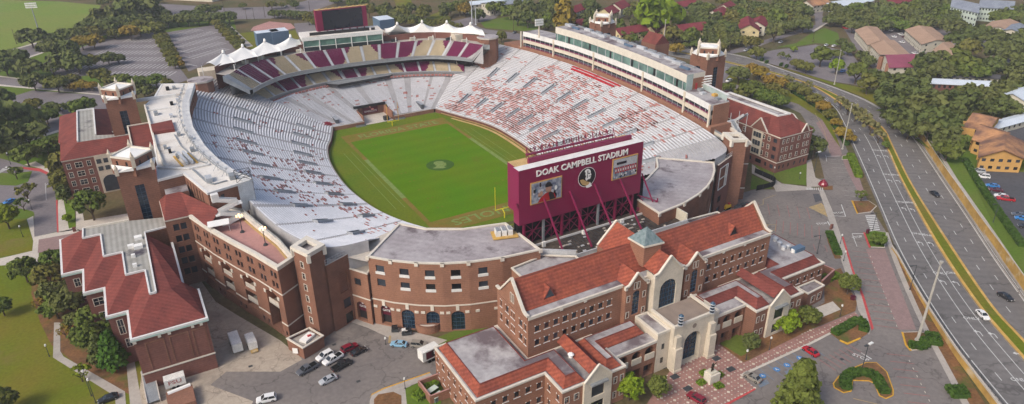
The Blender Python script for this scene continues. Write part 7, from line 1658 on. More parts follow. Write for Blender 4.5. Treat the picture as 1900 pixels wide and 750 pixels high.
def many(L,grp,where):
 for e in L: tree(e[0],e[1],e[2],e[3],e[4],'%s %s %s' % (COLN[e[4]],'tree',where),grp)
many([(190,35,52,'wild','d'),(172,45,40,'dome','d'),(215,24,56,'wild','d'),(252,20,56,'wild','d'),(280,20,48,'wild','d'),(236,5,52,'wild','d'),(268,6,46,'wild','d'),(158,50,34,'dome','d'),(205,45,44,'dome','d'),(240,40,44,'dome','d'),(272,36,40,'dome','d'),(300,28,36,'dome','d')],'dark trees between playing field and car parks','in the thicket right of the playing field')
many([(120,64,36,'dome','d'),(146,62,36,'dome','d'),(170,58,34,'dome','o'),(196,52,34,'dome','o'),(222,47,34,'dome','d'),(256,48,38,'dome','o'),(286,52,40,'dome','o'),(100,70,30,'dome','d')],'trees along the upper edge of the left car park','in the row along the upper edge of the left car park')
tree(55,66,44,'dome','d','lone dark dome-shaped tree on the edge of the bright playing field'); tree(97,85,46,'dome','d','dark spreading tree at the left end of the street by the car park'); tree(126,90,34,'round','d','dark tree just right of the spreading street tree'); tree(150,76,34,'dome','y','golden tree at the upper left corner of the car park, left of two'); tree(172,74,34,'dome','y','golden tree at the upper left corner of the car park, right of two')
tree(212,61,24,'dome','o','small olive tree by a lamp at the upper edge of the car park'); tree(240,57,34,'dome','y','olive-gold tree at the upper edge of the car park'); tree(199,106,30,'dome','d','left of two small dark trees standing inside the big car park'); tree(218,107,24,'dome','d','right of two small dark trees standing inside the big car park')
many([(24,106,48,'dome','d'),(50,122,42,'dome','d'),(8,120,40,'dome','d'),(118,108,48,'dome','d'),(142,115,44,'dome','d'),(96,124,30,'dome','d'),(162,112,34,'dome','o'),(60,148,40,'dome','d'),(104,152,40,'dome','o'),(132,146,28,'dome','o'),(182,137,34,'dome','o'),(150,156,24,'dome','y'),(168,158,22,'dome','y'),(205,146,28,'dome','o'),(228,146,30,'dome','g'),(255,150,32,'dome','g'),(288,147,34,'dome','g'),(266,166,34,'dome','d'),(134,160,22,'dome','y'),(310,155,22,'round','o')],'street trees left of the far tower','among the street trees between the far left tower and the playing field')
many([(296+4.6*k,68+8.2*k,22,'dome','o') for k in range(7)]+[(303+4.6*k,68+8.2*k,20,'dome','y' if k > 4 else 'o') for k in range(7)],'tree strip between the two car parks','in the strip between the two car parks')
many([(402+7*k,42+7.2*k,20,'dome','o') for k in range(7)]+[(411+7*k,42+7.0*k,18,'dome','d' if k < 4 else 'o') for k in range(6)],'tree strip right of the second car park','in the strip right of the second car park')
many([(310+19*k,36-1.0*k,30,'dome','d') for k in range(7)]+[(378,16,30,'dome','d'),(398,16,26,'dome','d'),(345,27,28,'dome','d'),(365,26,28,'dome','d')],'dark row above the second car park','in the long row above the second car park')
many([(508+14*k,24+.6*k,22,'dome','d') for k in range(5)]+[(572,33,22,'round','o'),(584,40,18,'round','o')],'row behind the left tents','in the row above the left tents beside the video board')
many([(14,212,84,'wild','d'),(48,246,58,'wild','d'),(2,255,64,'wild','d'),(0,182,44,'wild','d'),(22,268,44,'wild','d')],'big dark trees at the left edge','in the big dark clump at the left edge of the photo')
many([(60,192,30,'dome','o'),(84,212,38,'dome','g'),(92,197,24,'dome','d'),(113,199,24,'dome','d'),(150,195,44,'dome','g')],'trees in the small lots left of the office building','in the small lots above the maroon-roofed office building')
many([(46,285,36,'round','g'),(64,276,34,'dome','g'),(84,268,38,'dome','g'),(100,262,28,'dome','g'),(112,288,30,'wild','o'),(108,312,34,'tall','o'),(114,338,30,'tall','o'),(106,335,26,'tall','o'),(118,360,22,'tall','d')],'trees beside the office building','between the curved road and the maroon-roofed office building')
tree(165,376,54,'round','g','full green tree in front of the brick office building'); tree(26,316,26,'sparse','g','thin young tree on the grass island at the left edge'); tree(46,352,34,'sparse','o','olive young tree between the two small road islands'); tree(40,376,24,'sparse','g','green young tree beside the parked blue car'); tree(8,398,42,'round','b','bright yellow-green tree at the left edge of the lawn'); tree(124,404,15,'round','b','small bright shrub tree in the pavement bed'); tree(42,497,44,'round','g','round green tree standing alone on the lawn'); tree(1,566,34,'round','g','green tree at the left edge of the large lawn'); tree(2,742,46,'round','o','olive tree at the bottom left corner')
many([(98,482,44,'round','g'),(88,512,50,'round','o'),(106,536,60,'wild','d'),(128,556,60,'round','d'),(100,568,52,'wild','g'),(143,588,50,'wild','d'),(172,592,56,'round','g'),(160,622,52,'round','g'),(192,608,46,'wild','g')],'trees along the zigzag building','in the row along the zigzag wall')
tree(206,650,48,'cone','p','fresh green pine at the front corner of the zigzag building'); tree(182,648,36,'cone','d','darker pine just left of the fresh green pine'); tree(147,690,34,'sparse','b','small bright yellow-green tree overhanging the lawn path'); tree(72,560,26,'sparse','y','low golden shrub tree at the edge of the lawn'); tree(118,612,28,'sparse','y','low golden shrub tree by the lawn path bend')
tree(1094,736,34,'tall','b','slender yellow-green tree at the bottom in front of the left wing'); tree(1169,716,56,'round','b','large yellow-green tree in front of the left arcade'); tree(1222,716,46,'round','g','round green tree beside the plaza'); tree(1486,722,78,'cone','g','big conical green tree in the car park at the bottom'); tree(1393,632,36,'round','d','dark round tree on the small lawn right of the plaza'); tree(1458,596,52,'wild','b','yellow-green tree against the right cream gable'); tree(1500,582,48,'wild','g','green tree right of the cream gable'); tree(1577,524,40,'round','g','green tree on the mulch bed beside the campus drive')
tree(1630,442,32,'dome','g','low green tree on the island at the stop line'); tree(1600,360,24,'sparse','g','thin green tree on the island by the zebra crossing'); tree(1513,270,42,'round','d','dark green tree behind the college building corner'); tree(1497,243,26,'round','g','smaller green tree above the college building corner')
many([(1372,136,44,'dome','d'),(1395,162,46,'dome','g'),(1424,178,44,'dome','g'),(1410,170,34,'dome','g'),(1352,160,26,'dome','g'),(1448,186,34,'dome','g'),(1375,172,30,'dome','o'),(1435,160,26,'dome','o'),(1452,172,26,'dome','o')],'trees behind the college building','in the group behind the maroon-roofed college building')
many([(1410,132,34,'dome','y'),(1430,147,32,'dome','y'),(1450,152,28,'dome','y'),(1474,160,28,'dome','o'),(1492,168,26,'dome','o'),(1512,182,30,'dome','o'),(1528,196,30,'dome','y'),(1540,210,26,'dome','o'),(1552,226,22,'dome','y'),(1566,246,32,'dome','y'),(1578,255,22,'dome','y'),(1396,124,24,'dome','y'),(1464,148,22,'sparse','t'),(1500,158,24,'sparse','t')],'autumn trees along the left kerb of the highway','in the autumn row along the left kerb of the highway')
many([(1562,188,26,'sparse','t'),(1576,196,30,'sparse','t'),(1590,206,32,'sparse','t'),(1604,218,30,'sparse','t'),(1618,232,30,'sparse','t'),(1632,250,26,'sparse','t'),(1644,268,14,'round','g')],'bare shrubs in the widening median','in the wide part of the median')
many([(1405,96,32,'dome','o'),(1480,117,26,'dome','o'),(1497,123,28,'dome','o'),(1450,101,14,'sparse','g'),(1462,105,12,'sparse','g')],'olive trees round the small car park','round the car park below the cross street')
tree(1525,101,36,'round','g','full green tree in the middle of the upper right car park'); tree(1473,90,14,'dome','b','small bright tree in the upper right car park'); tree(1553,121,26,'round','b','yellow-green tree near the tall pole in the upper right car park'); tree(1591,132,38,'round','g','green tree at the right corner of the upper car park'); tree(1553,99,24,'dome','g','green tree right of the middle tree in the upper car park'); tree(1612,152,36,'round','o','olive tree between the highway and the violet-roofed lobby')
many([(1562,78,22,'wild','d'),(1575,90,26,'wild','d'),(1600,102,26,'wild','d'),(1612,112,26,'wild','d'),(1600,122,22,'wild','d'),(1620,135,18,'round','d')],'trees along the left wall of the motels','along the left side of the motel court')
many([(1660,150,60,'wild','d'),(1650,178,58,'wild','d'),(1676,196,62,'wild','d'),(1696,170,60,'wild','d'),(1662,215,50,'wild','d'),(1708,205,66,'wild','d'),(1690,232,54,'wild','d'),(1732,188,62,'wild','d'),(1744,222,70,'wild','d'),(1772,198,62,'wild','d'),(1722,248,56,'wild','d'),(1754,250,50,'wild','d'),(1782,178,52,'wild','d'),(1800,172,50,'wild','d'),(1828,176,52,'wild','d'),(1860,168,50,'wild','d'),(1845,196,44,'wild','d'),(1872,196,44,'wild','d'),(1760,276,46,'wild','g'),(1778,262,34,'wild','g'),(1742,285,30,'round','d'),(1892,168,44,'wild','d'),(1700,145,48,'wild','d')],'big live oaks east of the highway','in the grove of big oaks east of the highway')
many([(1722,118,52,'wild','d'),(1745,128,46,'wild','d'),(1735,105,34,'wild','d'),(1790,112,60,'wild','g'),(1812,128,44,'wild','g'),(1778,128,40,'wild','g'),(1842,122,46,'wild','d'),(1860,92,50,'wild','d'),(1884,100,50,'wild','d'),(1875,125,44,'wild','d'),(1895,140,40,'wild','d'),(1800,88,32,'round','o'),(1888,75,40,'wild','d'),(1780,70,44,'wild','d'),(1770,48,40,'wild','d'),(1812,62,44,'wild','d'),(1840,70,40,'wild','d'),(1785,92,30,'wild','d')],'oaks round the motels','in the oaks right of the motel court')
tree(1225,22,96,'wild','b','huge yellow-green tree behind the press box'); tree(1049,32,44,'tall','y','tall golden tree left of the low maroon-roofed house'); tree(1034,18,40,'tall','d','tall dark tree left of the golden tree'); tree(1255,88,30,'dome','y','golden round tree beside the road behind the press box'); tree(1250,60,34,'round','o','olive tree right of the tall pole'); tree(1282,66,36,'round','g','bright green tree in front of the long plum-roofed house'); tree(1192,62,22,'dome','g','green tree in front of the long cream house'); tree(823,20,20,'tall','d','dark conical tree above the right tents'); tree(862,16,26,'round','y','rust-orange tree by the twin light masts'); tree(888,26,30,'wild','d','dark tree just right of the twin light masts'); tree(930,66,22,'round','o','olive tree right of the brick stair block behind the tents')
def grove(poly,step,sy,kinds,leaves,grp,where,w=(26,38),avoid=()):
 xs = [p[0] for p in poly]; ys_ = [p[1] for p in poly]; y = min(ys_); n = 0
 def ins(x,y):
  c = False
  for i in range(len(poly)):
   a,b = poly[i],poly[i-1]
   if (a[1] > y) != (b[1] > y) and x < (b[0]-a[0])*(y-a[1])/(b[1]-a[1])+a[0]: c = not c
  return c
 row = 0
 while y <= max(ys_):
  x = min(xs)+(row % 2)*step/2
  while x < max(xs):
   qx,qy = x+rng.uniform(-.3,.3)*step,y+rng.uniform(-.3,.3)*sy
   if ins(qx,qy) and not any(a[0] < qx < a[2] and a[1] < qy < a[3] for a in avoid):
    tree(qx,qy,rng.uniform(*w)*(1 if qy > 10 else .85),rng.choice(kinds),rng.choice(leaves),'tree '+where,grp); n += 1
   x += step
  y += sy; row += 1
HA = [(1050,10,1085,28),(1060,36,1092,58),(1108,8,1165,34),(1155,44,1236,80),(1232,28,1242,90),(1248,45,1300,66),(1318,8,1362,32),(1370,34,1425,72),(1258,2,1284,12),(1455,6,1478,20),(1180,0,1270,44)]
grove([(900,2),(1320,0),(1430,0),(1500,0),(1500,44),(1455,58),(1400,74),(1345,96),(1320,88),(1310,78),(1230,62),(1200,74),(1150,62),(1060,50),(1000,44),(940,38)],22,11,('wild','dome','round'),'ddddgo','wood behind the press box','in the wood behind the press box and the plum-roofed houses',(26,36),HA)
grove([(1150,64),(1240,68),(1310,80),(1310,88),(1240,82),(1150,74)],20,9,('round','dome'),'go','trees along the road behind the press box','in the low row along the road behind the press box',(16,22),[(1245,78,1268,96)])
grove([(1535,8),(1780,6),(1786,44),(1700,50),(1570,48),(1540,40)],21,10.5,('wild','dome'),'ddddg','wood above the motels','in the wood above the motels',(26,34),[(1545,0,1600,8)])
grove([(1840,20),(1990,20),(1990,160),(1900,160),(1893,60),(1850,34)],23,12,('wild','dome'),'dddg','wood at the top right edge','in the wood at the top right edge',(28,36),[(1840,40,1900,62)])
grove([(690,10),(760,14),(830,8),(900,8),(890,14),(800,18),(770,34),(780,42),(740,40),(720,30),(695,28)],22,9,('dome','round'),'dog','trees above the right tents','in the loose trees above the right tents',(20,28),[(765,0,835,12)])
grove([(760,36),(830,34),(870,46),(820,50),(765,44)],18,7,('dome','sparse'),'goo','scrub above the right tents','in the low scrub just above the right tents',(14,22))
grove([(190,-6),(300,-8),(300,2),(190,4)],14,6,('dome',),'dot','trees at the far end of the playing field','in the far row at the top of the playing field',(18,22))
grove([(560,-6),(690,-6),(692,14),(686,18),(580,-2)],20,8,('dome','round'),'dog','trees behind the video board','behind the big video board',(20,28))
grove([(440,2),(560,2),(550,8),(440,12)],24,7,('dome',),'dgo','trees beyond the top street','beyond the street at the top left of centre',(18,24))
def hedge(label,pts,h,m='hedge',w=None,fn=P,n=None,group=None):
 """leafy clipped hedge following px points; w in metres"""
 q = catmull([tuple(fn(*p)) for p in pts],max(3,len(pts)*5)); b = MB(); z0 = gh(q[0].x,q[0].y); L = sum((q[i+1]-q[i]).length for i in range(len(q)-1)); core = MB()
 for a,c in zip(q,q[1:]):
  d = (c-a); core.obox(a.lerp(c,.5)+Vector((0,0,h*.42)),(d.x,d.y),d.length/2+.15,w*.42,h*.42,m); k = int(d.length*w*26)
  nn = Vector((-d.y,d.x,0)).normalized()
  for _ in range(k+int(d.length*h*22)):
   f = rng.random(); s_ = rng.uniform(-1,1); zz = rng.uniform(.15,1)*h
   if rng.random() < .6: zz = h*rng.uniform(.85,1.05)
   else: s_ = rng.choice((-1,1))*rng.uniform(.9,1.08)
   p = a+d*f+nn*s_*w/2+Vector((0,0,zz)); nrm = (Vector((rng.uniform(-1,1),rng.uniform(-1,1),rng.uniform(.2,1.4)))).normalized(); x = nrm.orthogonal()*.17; y = nrm.cross(x); b.face([p-x-y,p+x-y,p+x+y,p-x+y],m)
 b.v = [v for v in b.v]; off = len(core.v); core.v += b.v; core.f += [tuple(i+off for i in f) for f in b.f]; k0 = core.mi(m); core.m += [k0]*len(b.f); return tag(core.build('hedge'),label,'hedge',group)
hedge('thick clipped hedge on the horseshoe island, C-shaped',[(1569,724),(1568,706),(1580,696),(1600,694),(1622,700),(1632,716),(1642,732)],1.2,'hedge',2.4)
hedge('dark hedge along the top of the triangular island by the walkway',[(1547,621),(1570,608),(1594,596),(1602,606),(1602,616)],1.1,'hedge',2.2)
hedge('low clipped hedge round the foot of the big pole',[(1686,642),(1704,645),(1716,642),(1712,630)],1.1,'hedge',2.4)
hedge('rounded hedge right of the big pole by the path',[(1726,622),(1736,642)],1.3,'hedge',3.0)
hedge('long bright boxed hedge beside the highway kerb',[(1577,290),(1584,308),(1593,330)],1.6,'hedge_bright',2.6)
hedge('narrow hedge strip beside the upper car park row',[(1538,432),(1546,452),(1555,474)],.9,'hedge',2.2)
hedge('dark hedge by the parapet wall at the bottom right',[(1768,722),(1782,740)],1.6,'hedge',4)
hedge('bright rounded hedge at the yard wall of the right wing',[(1528,522),(1552,512)],1.4,'hedge_bright',3)
hedge('dark hedge under the small tree on the stop-line island',[(1622,452),(1636,452)],1.2,'hedge',3)
hedge('bright green hedge at the bottom beside the corner of the left wing',[(770,742),(792,726),(806,712)],1.3,'hedge_bright',3)
hedge('long straight hedge along the lower car park, right side',[(1790,300),(1810,335),(1850,395),(1895,458)],1.6,'hedge',2.0,fn=PG)
hedge('hedge row along the kerb below the autumn trees',[(1470,172),(1500,190),(1530,212),(1556,246),(1570,270)],1.3,'hedge',2.0)
for k,(x,y) in enumerate(((1449,122),(1459,125),(1413,113),(1422,117))): hedge('clipped round shrub on the verge, %s from the cross street' % ('third','fourth','first','second')[k],[(x-2,y),(x+2,y+.6)],1.6,'hedge',3.5,group='round shrubs on the verge')
def loft(mb,secs,m):
 for a,b in zip(secs,secs[1:]):
  n = len(a)
  for i in range(n-1): mb.face([a[i],a[i+1],b[i+1],b[i]],m)
 mb.face(secs[0],m); mb.face(secs[-1][::-1],m)
def car_proto(kind):
 t = thing(dict(sedan='car',suv='suv',pickup='pickup_truck')[kind],kind+' prototype to copy','car'); b = MB(); c = 'car_white'
 st = dict(sedan=[(-2.3,.4,.8,.74),(-2.15,.28,.96,.86),(-1.2,.24,1.0,.91),(.9,.24,.98,.91),(1.9,.26,.82,.86),(2.3,.38,.62,.7)],
    suv=[(-2.35,.45,1.05,.84),(-2.2,.32,1.1,.93),(-1,.3,1.12,.96),(1.0,.3,1.12,.96),(2.1,.32,1.0,.9),(2.35,.45,.75,.78)],
    pickup=[(-2.85,.55,1.15,.93),(-2.7,.42,1.18,.97),(0,.4,1.16,.98),(1.4,.4,1.14,.98),(2.6,.42,1.05,.94),(2.85,.52,.8,.84)])[kind]
 loft(b,[[(x,-w*.96,z0),(x,-w,(z0+z1)/2),(x,-w*.93,z1),(x,w*.93,z1),(x,w,(z0+z1)/2),(x,w*.96,z0)] for x,z0,z1,w in st],c)
 xb0,xb1,xt0,xt1,zb,zt,wb,wt = dict(sedan=(-1.75,1.05,-1.05,.25,.97,1.42,.85,.64),suv=(-2.2,1.15,-1.95,.35,1.1,1.72,.9,.74),pickup=(-.75,1.55,-.6,.75,1.15,1.8,.92,.76))[kind]
 b.face([(xt0,-wt,zt),(xt1,-wt,zt),(xt1,wt,zt),(xt0,wt,zt)],c)
 for x0_,x1_,xx,ww in ((xb0,xt0,0,0),(xb1,xt1,0,0)):
  for s in (-1,1): b.beam((x0_,s*wb,zb),(x1_,s*wt,zt),.1,.1,c)
 mid = (xb0*.45+xb1*.55,xt0*.45+xt1*.55)
 for s in (-1,1): b.beam((mid[0],s*(wb+.005),zb),(mid[1],s*(wt+.005),zt),.09,.06,c)
 b.build('body',t,local=True); g_ = MB(); B0 = [(xb0,-wb,zb),(xb1,-wb,zb),(xb1,wb,zb),(xb0,wb,zb)]; T0 = [(xt0,-wt,zt-.02),(xt1,-wt,zt-.02),(xt1,wt,zt-.02),(xt0,wt,zt-.02)]
 for i in range(4): j = (i+1) % 4; g_.face([B0[i],B0[j],T0[j],T0[i]],'car_glass')
 g_.build('windows',t,local=True)
 if kind == 'pickup': q = MB(); q.box(-2.6,-.8,1.17,-.9,.8,1.2,'rubber'); q.build('truck_bed',t,local=True)
 L2 = st[-1][0]*.62
 for x in (-L2,L2):
  for s in (-1,1): q = MB(); q.tube((x,s*(st[2][3]-.18),.34),(x,s*(st[2][3]+.03),.34),.36,.36,'rubber',12); w_ = q.build('wheel',t,local=True); q = MB(); q.tube((x,s*(st[2][3]+.03),.34),(x,s*(st[2][3]+.045),.34),.2,.2,'chrome',8); q.build('rim',w_,local=True)
 for s in (-1,1):
  q = MB(); x = st[-1][0]; q.box(x-.12,s*.55-.18,.6,x+.015,s*.55+.18,.74,'head_light'); q.build('headlight',t,local=True); q = MB(); x = st[0][0]; q.box(x-.015,s*.6-.14,.7,x+.12,s*.6+.14,.86,'tail_light'); q.build('taillight',t,local=True)
 remember(t); return t
PROTO = {k: car_proto(k) for k in ('sedan','suv','pickup')}; used = 0
def car(kind,colr,f,r,label,group=None,fn=P,z=0.0):
 a,b = fn(*f),fn(*r); c = (a+b)/2; rz = math.atan2((a-b).y,(a-b).x); z0 = gh(c.x,c.y) if fn is PG else (c.z if fn is PH else 0)
 small = dist(c) > 420
 return copy_thing(PROTO[kind],(c.x,c.y,z0+.09),rz,label,'car' if kind != 'pickup' else 'pickup truck',group,over={'car_white': MATS[colr].name} if colr != 'car_white' else None,parts=True)
G1 = 'cars parked in the yard below the brick building'
for k,c,f,r,lab in (('pickup','car_grey',(554,698),(587,680),'dark grey pickup truck nearest the brick enclosure'),('sedan','car_silver',(597,714),(621,703),'silver sedan standing alone in front of the parked group'),('suv','car_white',(591,671),(615,658),'white car between the brick enclosure and the white pickup'),('pickup','car_white',(603,679),(633,662),'white pickup truck with black bed in the parked group'),('pickup','car_black',(649,674),(620,690),'black pickup truck nearest the bottom of the parked group'),
     ('suv','car_darkred',(661,644),(638,655),'dark red SUV at the top of the parked group'),('sedan','car_black',(679,649),(653,662),'black sedan beside the dark red SUV'),('sedan','car_paleblue',(727,641),(754,643),'pale blue sedan at the kerb before the blue arched windows'),('suv','car_tan',(794,645),(762,642),'tan SUV at the kerb beside the pale blue sedan')): car(k,c,f,r,lab,G1)
car('sedan','car_white',(1833,598),(1812,578),'white car in the turning lane of the near highway carriageway',fn=PH); car('sedan','car_black',(1874,559),(1856,549),'black and red car on the far highway carriageway, lower of two',fn=PH); car('sedan','car_black',(1740,367),(1728,359),'black car on the far highway carriageway, upper of two',fn=PH)
car('sedan','car_tan',(1384,697),(1408,711),'beige and dark green sedan parked at the plaza corner'); car('sedan','car_red',(1491,647),(1516,664),'bright red sedan parked right of the accessible bays'); car('suv','car_darkred',(1276,734),(1306,752),'dark red SUV cut off by the bottom edge beside the plaza'); car('suv','car_white',(478,748),(512,741),'white vehicle cut off by the bottom edge of the service yard')
G2 = 'cars in the lower right car park'
for k,c,x,y,lab in (('suv','car_silver',1815,321,'silver car at the top of the row along the hedge'),('suv','car_white',1823,331,'white car, second in the row along the hedge'),('sedan','car_blue',1841,348,'bright blue car in the row along the hedge'),('sedan','car_maroon',1847,356,'dark maroon car just below the bright blue car'),('pickup','car_red',1865,373,'red pickup truck in the row along the hedge'),('sedan','car_white',1857,367,'white car half hidden above the red pickup'),('sedan','car_grey',1890,402,'dark grey car below the red pickup'),('sedan','car_blue',1896,409,'blue car at the right edge below the dark grey car'),('sedan','car_black',1902,424,'black car at the right edge, lowest of the row')): car(k,c,(x-12,y-2),(x+12,y+1),lab,G2,fn=PG)
G3 = 'cars in the motel court'
for k,c,x,y,lab in (('suv','car_white',1651,58,'white van behind the leftmost motel'),('suv','car_grey',1665,57,'dark car beside the white van in the motel court'),('suv','car_white',1671,66,'white SUV in the middle of the motel court'),('sedan','car_maroon',1678,71,'maroon car right of the white SUV in the motel court'),('sedan','car_white',1658,70,'white sedan against the leftmost motel'),('sedan','car_white',1673,80,'white sedan in the centre of the motel court'),('sedan','car_silver',1692,82,'pale green silver car along the long motel'),('sedan','car_grey',1700,89,'grey blue car below the pale silver car'),('sedan','car_green',1709,97,'dark green car nearest the pool'),('sedan','car_white',1697,101,'white car nearest the violet lobby roof'),('sedan','car_silver',1612,91,'silver car at the gallery of the leftmost motel'),('suv','car_red',1568,54,'red van at the left end of the motel court')): car(k,c,(x-4,y-1.5),(x+4,y+1),lab,G3)
for k,c,x,y,lab in (('sedan','car_blue',18,377,'blue car parked at the far left beside the grass island'),('sedan','car_blue',1563,134,'dark blue car by the tall pole in the upper right car park'),('suv','car_white',1352,152,'white van under the trees right of the brick tower'),('sedan','car_white',530,13,'white car on the street at the top left of centre'),('sedan','car_black',202,743,'dark car at the bottom left beside the path'),('sedan','car_white',1532,86,'white car under the tree in the upper right car park, left of two'),('sedan','car_white',1547,87,'white car in the upper right car park, right of two'),('sedan','car_silver',1384,95,'silver car waiting at the cross street junction'),('sedan','car_grey',1350,69,'grey car under the trees left of the arched-window house'),('sedan','car_silver',1448,80,'silver car on the cross street near the verge'),('sedan','car_white',1050,40,'white car behind the low maroon-roofed house'),('sedan','car_grey',955,62,'dark car on the road right of the tents')): car(k,c,(x-4,y+1.5),(x+4,y-1.5),lab)
for p in PROTO.values():
 for ch in kids(p):
  for g_ in kids(ch): bpy.data.objects.remove(g_)
  bpy.data.objects.remove(ch)
 bpy.data.objects.remove(p)
def boxy(name,label,cat,f,r,w,z0,z1,m,extra=None,group=None):
 a,b = P(*f),P(*r); d = (a-b); L = d.length; d.normalize(); c = (a+b)/2; n = Vector((-d.y,d.x,0)); t = thing(name,label,cat,(c.x,c.y,0),group=group); q = MB(); q.obox(c+Vector((0,0,(z0+z1)/2)),(d.x,d.y),L/2,w/2,(z1-z0)/2,m); q.build('box',t)
 for u in (-.32,.32) if L > 6 else (-.1,.12):
  for s in (-1,1): q = MB(); p = c+d*L*u+n*s*(w/2-.2)+Vector((0,0,.45)); q.tube(p,p+n*s*.24,.45,.45,'rubber',10); q.build('wheel',t)
 return t,c,d,n,L
t,c,d,n,L = boxy('box_truck','white box truck with grey roof parked below the big arches','truck',(435,634),(444,658),2.5,.9,3.4,'lamp_white'); q = MB(); q.obox(c+d*(L/2+1.1)+Vector((0,0,1.5)),(d.x,d.y),1.0,1.15,1.0,'car_tan'); q.build('cab',t)
t,c,d,n,L = boxy('cargo_trailer','small white trailer with orange foot beside the white box truck','trailer',(464,634),(472,652),2.2,.7,2.9,'lamp_white'); q = MB(); q.obox(c-d*(L/2+.5)+Vector((0,0,.5)),(d.x,d.y),.6,.9,.15,'wall_tan'); q.build('ramp',t)
t,c,d,n,L = boxy('cargo_trailer','white trailer with faded red lettering at the foot of the blank brick wall','trailer',(308,722),(346,710),2.4,.7,3.1,'lamp_white'); q = MB()
ftr = c-n*1.23 if (c-n*1.23-Vector((CX,CY,0))).length < (c+n*1.23-Vector((CX,CY,0))).length else c+n*1.23; xa = Vector((abs(d.x),d.y*(1 if d.x > 0 else -1),0)); put_text('lettering','FSU',1.5,'seat_red',frame_mtx(ftr+Vector((0,0,2.1)),xa,(0,0,1)),t,depth=.01,bold=.04,sx=1.3)
t,c,d,n,L = boxy('semi_trailer','white semi trailer with a maroon emblem panel parked against the left wing','trailer',(781,675),(812,660),2.6,1.1,4.0,'lamp_white'); ftr = c+n*1.33 if (n.y < 0) else c-n*1.33; xa = Vector((abs(d.x),d.y*(1 if d.x > 0 else -1),0)); q = MB(); up = Vector((0,0,1)); q.face([ftr+xa*-1.6+up*1.5,ftr+xa*3.4+up*1.5,ftr+xa*3.4+up*3.7,ftr+xa*-1.6+up*3.7],'maroon_sign'); nn = xa.cross(up)*.02
q.poly([ftr+nn+xa*(.9+.95*math.cos(k*.4488))+up*(2.6+.95*math.sin(k*.4488)) for k in range(14)],'black',up=None); q.poly([ftr+nn*2+xa*(.9+x*1.1)+up*(2.6+z*1.0) for x,z in HD],'tent',up=None); q.build('emblem_panel',t)
for k,(x,y) in enumerate(((733,616),(752,622),(759,621))): v = P(x,y); q = MB(); q.obox((v.x,v.y,.7),(.9,-.4),.9,.6,.4,'metal_dark'); q.obox((v.x,v.y,1.9),(.9,-.4),.8,.6,.06,'black' if k != 1 else 'lamp_white'); [q.tube((v.x+dx,v.y+dy,1),(v.x+dx,v.y+dy,1.9),.04,.04,'black',4) for dx in (-.6,.6) for dy in (-.4,.4)]; tag(q.build('golf_cart'),('dark golf cart on the pavement left of the blue arches','dark golf cart with pale roof behind the pale blue sedan','dark golf cart behind the tan SUV')[k],'cart','golf carts on the pavement')
v = P(1324,636); q = MB(); q.obox((v.x,v.y,.7),(1,0),1.1,.7,.45,'black'); q.obox((v.x,v.y,1.9),(1,0),1.0,.7,.06,'metal_dark'); tag(q.build('golf_cart'),'black cart parked in the shade of the arcade right of the portal','cart')
v = P(1348,388); t = thing('forklift','yellow lift truck parked at the foot of the right stair tower','forklift',tuple(v)); q = MB(); q.obox(v+Vector((0,0,1.1)),(1,.1),1.5,.8,.6,'car_yellow'); q.build('body',t); q = MB(); q.obox(v+Vector((1.4,.5,1.6)),(1,.1),.8,.7,.9,'car_red'); q.build('cab',t); q = MB(); q.obox(v+Vector((0,0,.4)),(1,.1),1.3,.85,.4,'rubber'); q.build('wheels',t)
for k,(x,y) in enumerate(((1368,389),(1378,386),(1386,384))): v = P(x,y); q = MB(); q.obox((v.x,v.y,.9),(1,.2),1.2,.8,.8,('car_grey','car_black','car_darkred')[k]); q.obox((v.x,v.y,1.75),(1,.2),.8,.7,.06,'metal_dark'); tag(q.build('utility_cart'),('grey','black','dark red')[k]+' utility cart beside the foot of the right stair tower','cart')
v = P(340,738); t = thing('brick_shed','low brick shed with a white arched top at the bottom of the yard','shed',tuple(v)); q = MB(); q.box(v.x-3.4,v.y-5,0,v.x+2.6,v.y+1.5,1.9,'brick'); q.build('wall',t); q = MB(); q.tube((v.x-3,v.y+.8,1.95),(v.x+2.2,v.y+1.5,1.95),.5,.5,'tent',8); q.build('white_cover',t)
a,c = P(277,700),P(287,750); d = (c-a).normalized(); t = thing('covered_ramp','narrow grey covered ramp at the left end of the blank brick wall','ramp',tuple(a)); q = MB(); q.beam(a+Vector((0,0,2.6)),c+Vector((0,0,.8)),2.6,.12,'metal_grey'); q.build('roof',t); q = MB(); n = Vector((-d.y,d.x,0))
for s in (-1,1): q.beam(a+n*s*1.4+Vector((0,0,1.6)),c+n*s*1.4+Vector((0,0,.3)),.2,1.8,'concrete_pale')
q.build('side_wall',t)
c = [P2(778,722),P2(800,750),P2(836,736),P2(815,708)]; t = thing('bin_yard','brick walled bin yard holding two green skips beside the left wing','enclosure',(*c[0],0)); q = MB()
for a,b in zip(c,c[1:]+c[:1]): av,bv = Vector((*a,0)),Vector((*b,0)); q.obox(av.lerp(bv,.5)+Vector((0,0,1.3)),((bv-av).x,(bv-av).y),(bv-av).length/2,.2,1.3,'brick_orange','terrace_pink')
q.build('wall',t)
for k,(x,y) in enumerate(((803,731),(812,742))): v = P(x,y); q = MB(); q.obox((v.x,v.y,.8),(.95,.3),1.3,.7,.75,'hedge' if k == 0 else 'pyramid_roof'); q.obox((v.x,v.y,1.6),(.95,.3),1.35,.75,.05,'siding_mint'); tag(q.build('skip'),('green skip nearest the brick wing inside the bin yard','grey-green skip nearer the bottom inside the bin yard')[k],'skip')
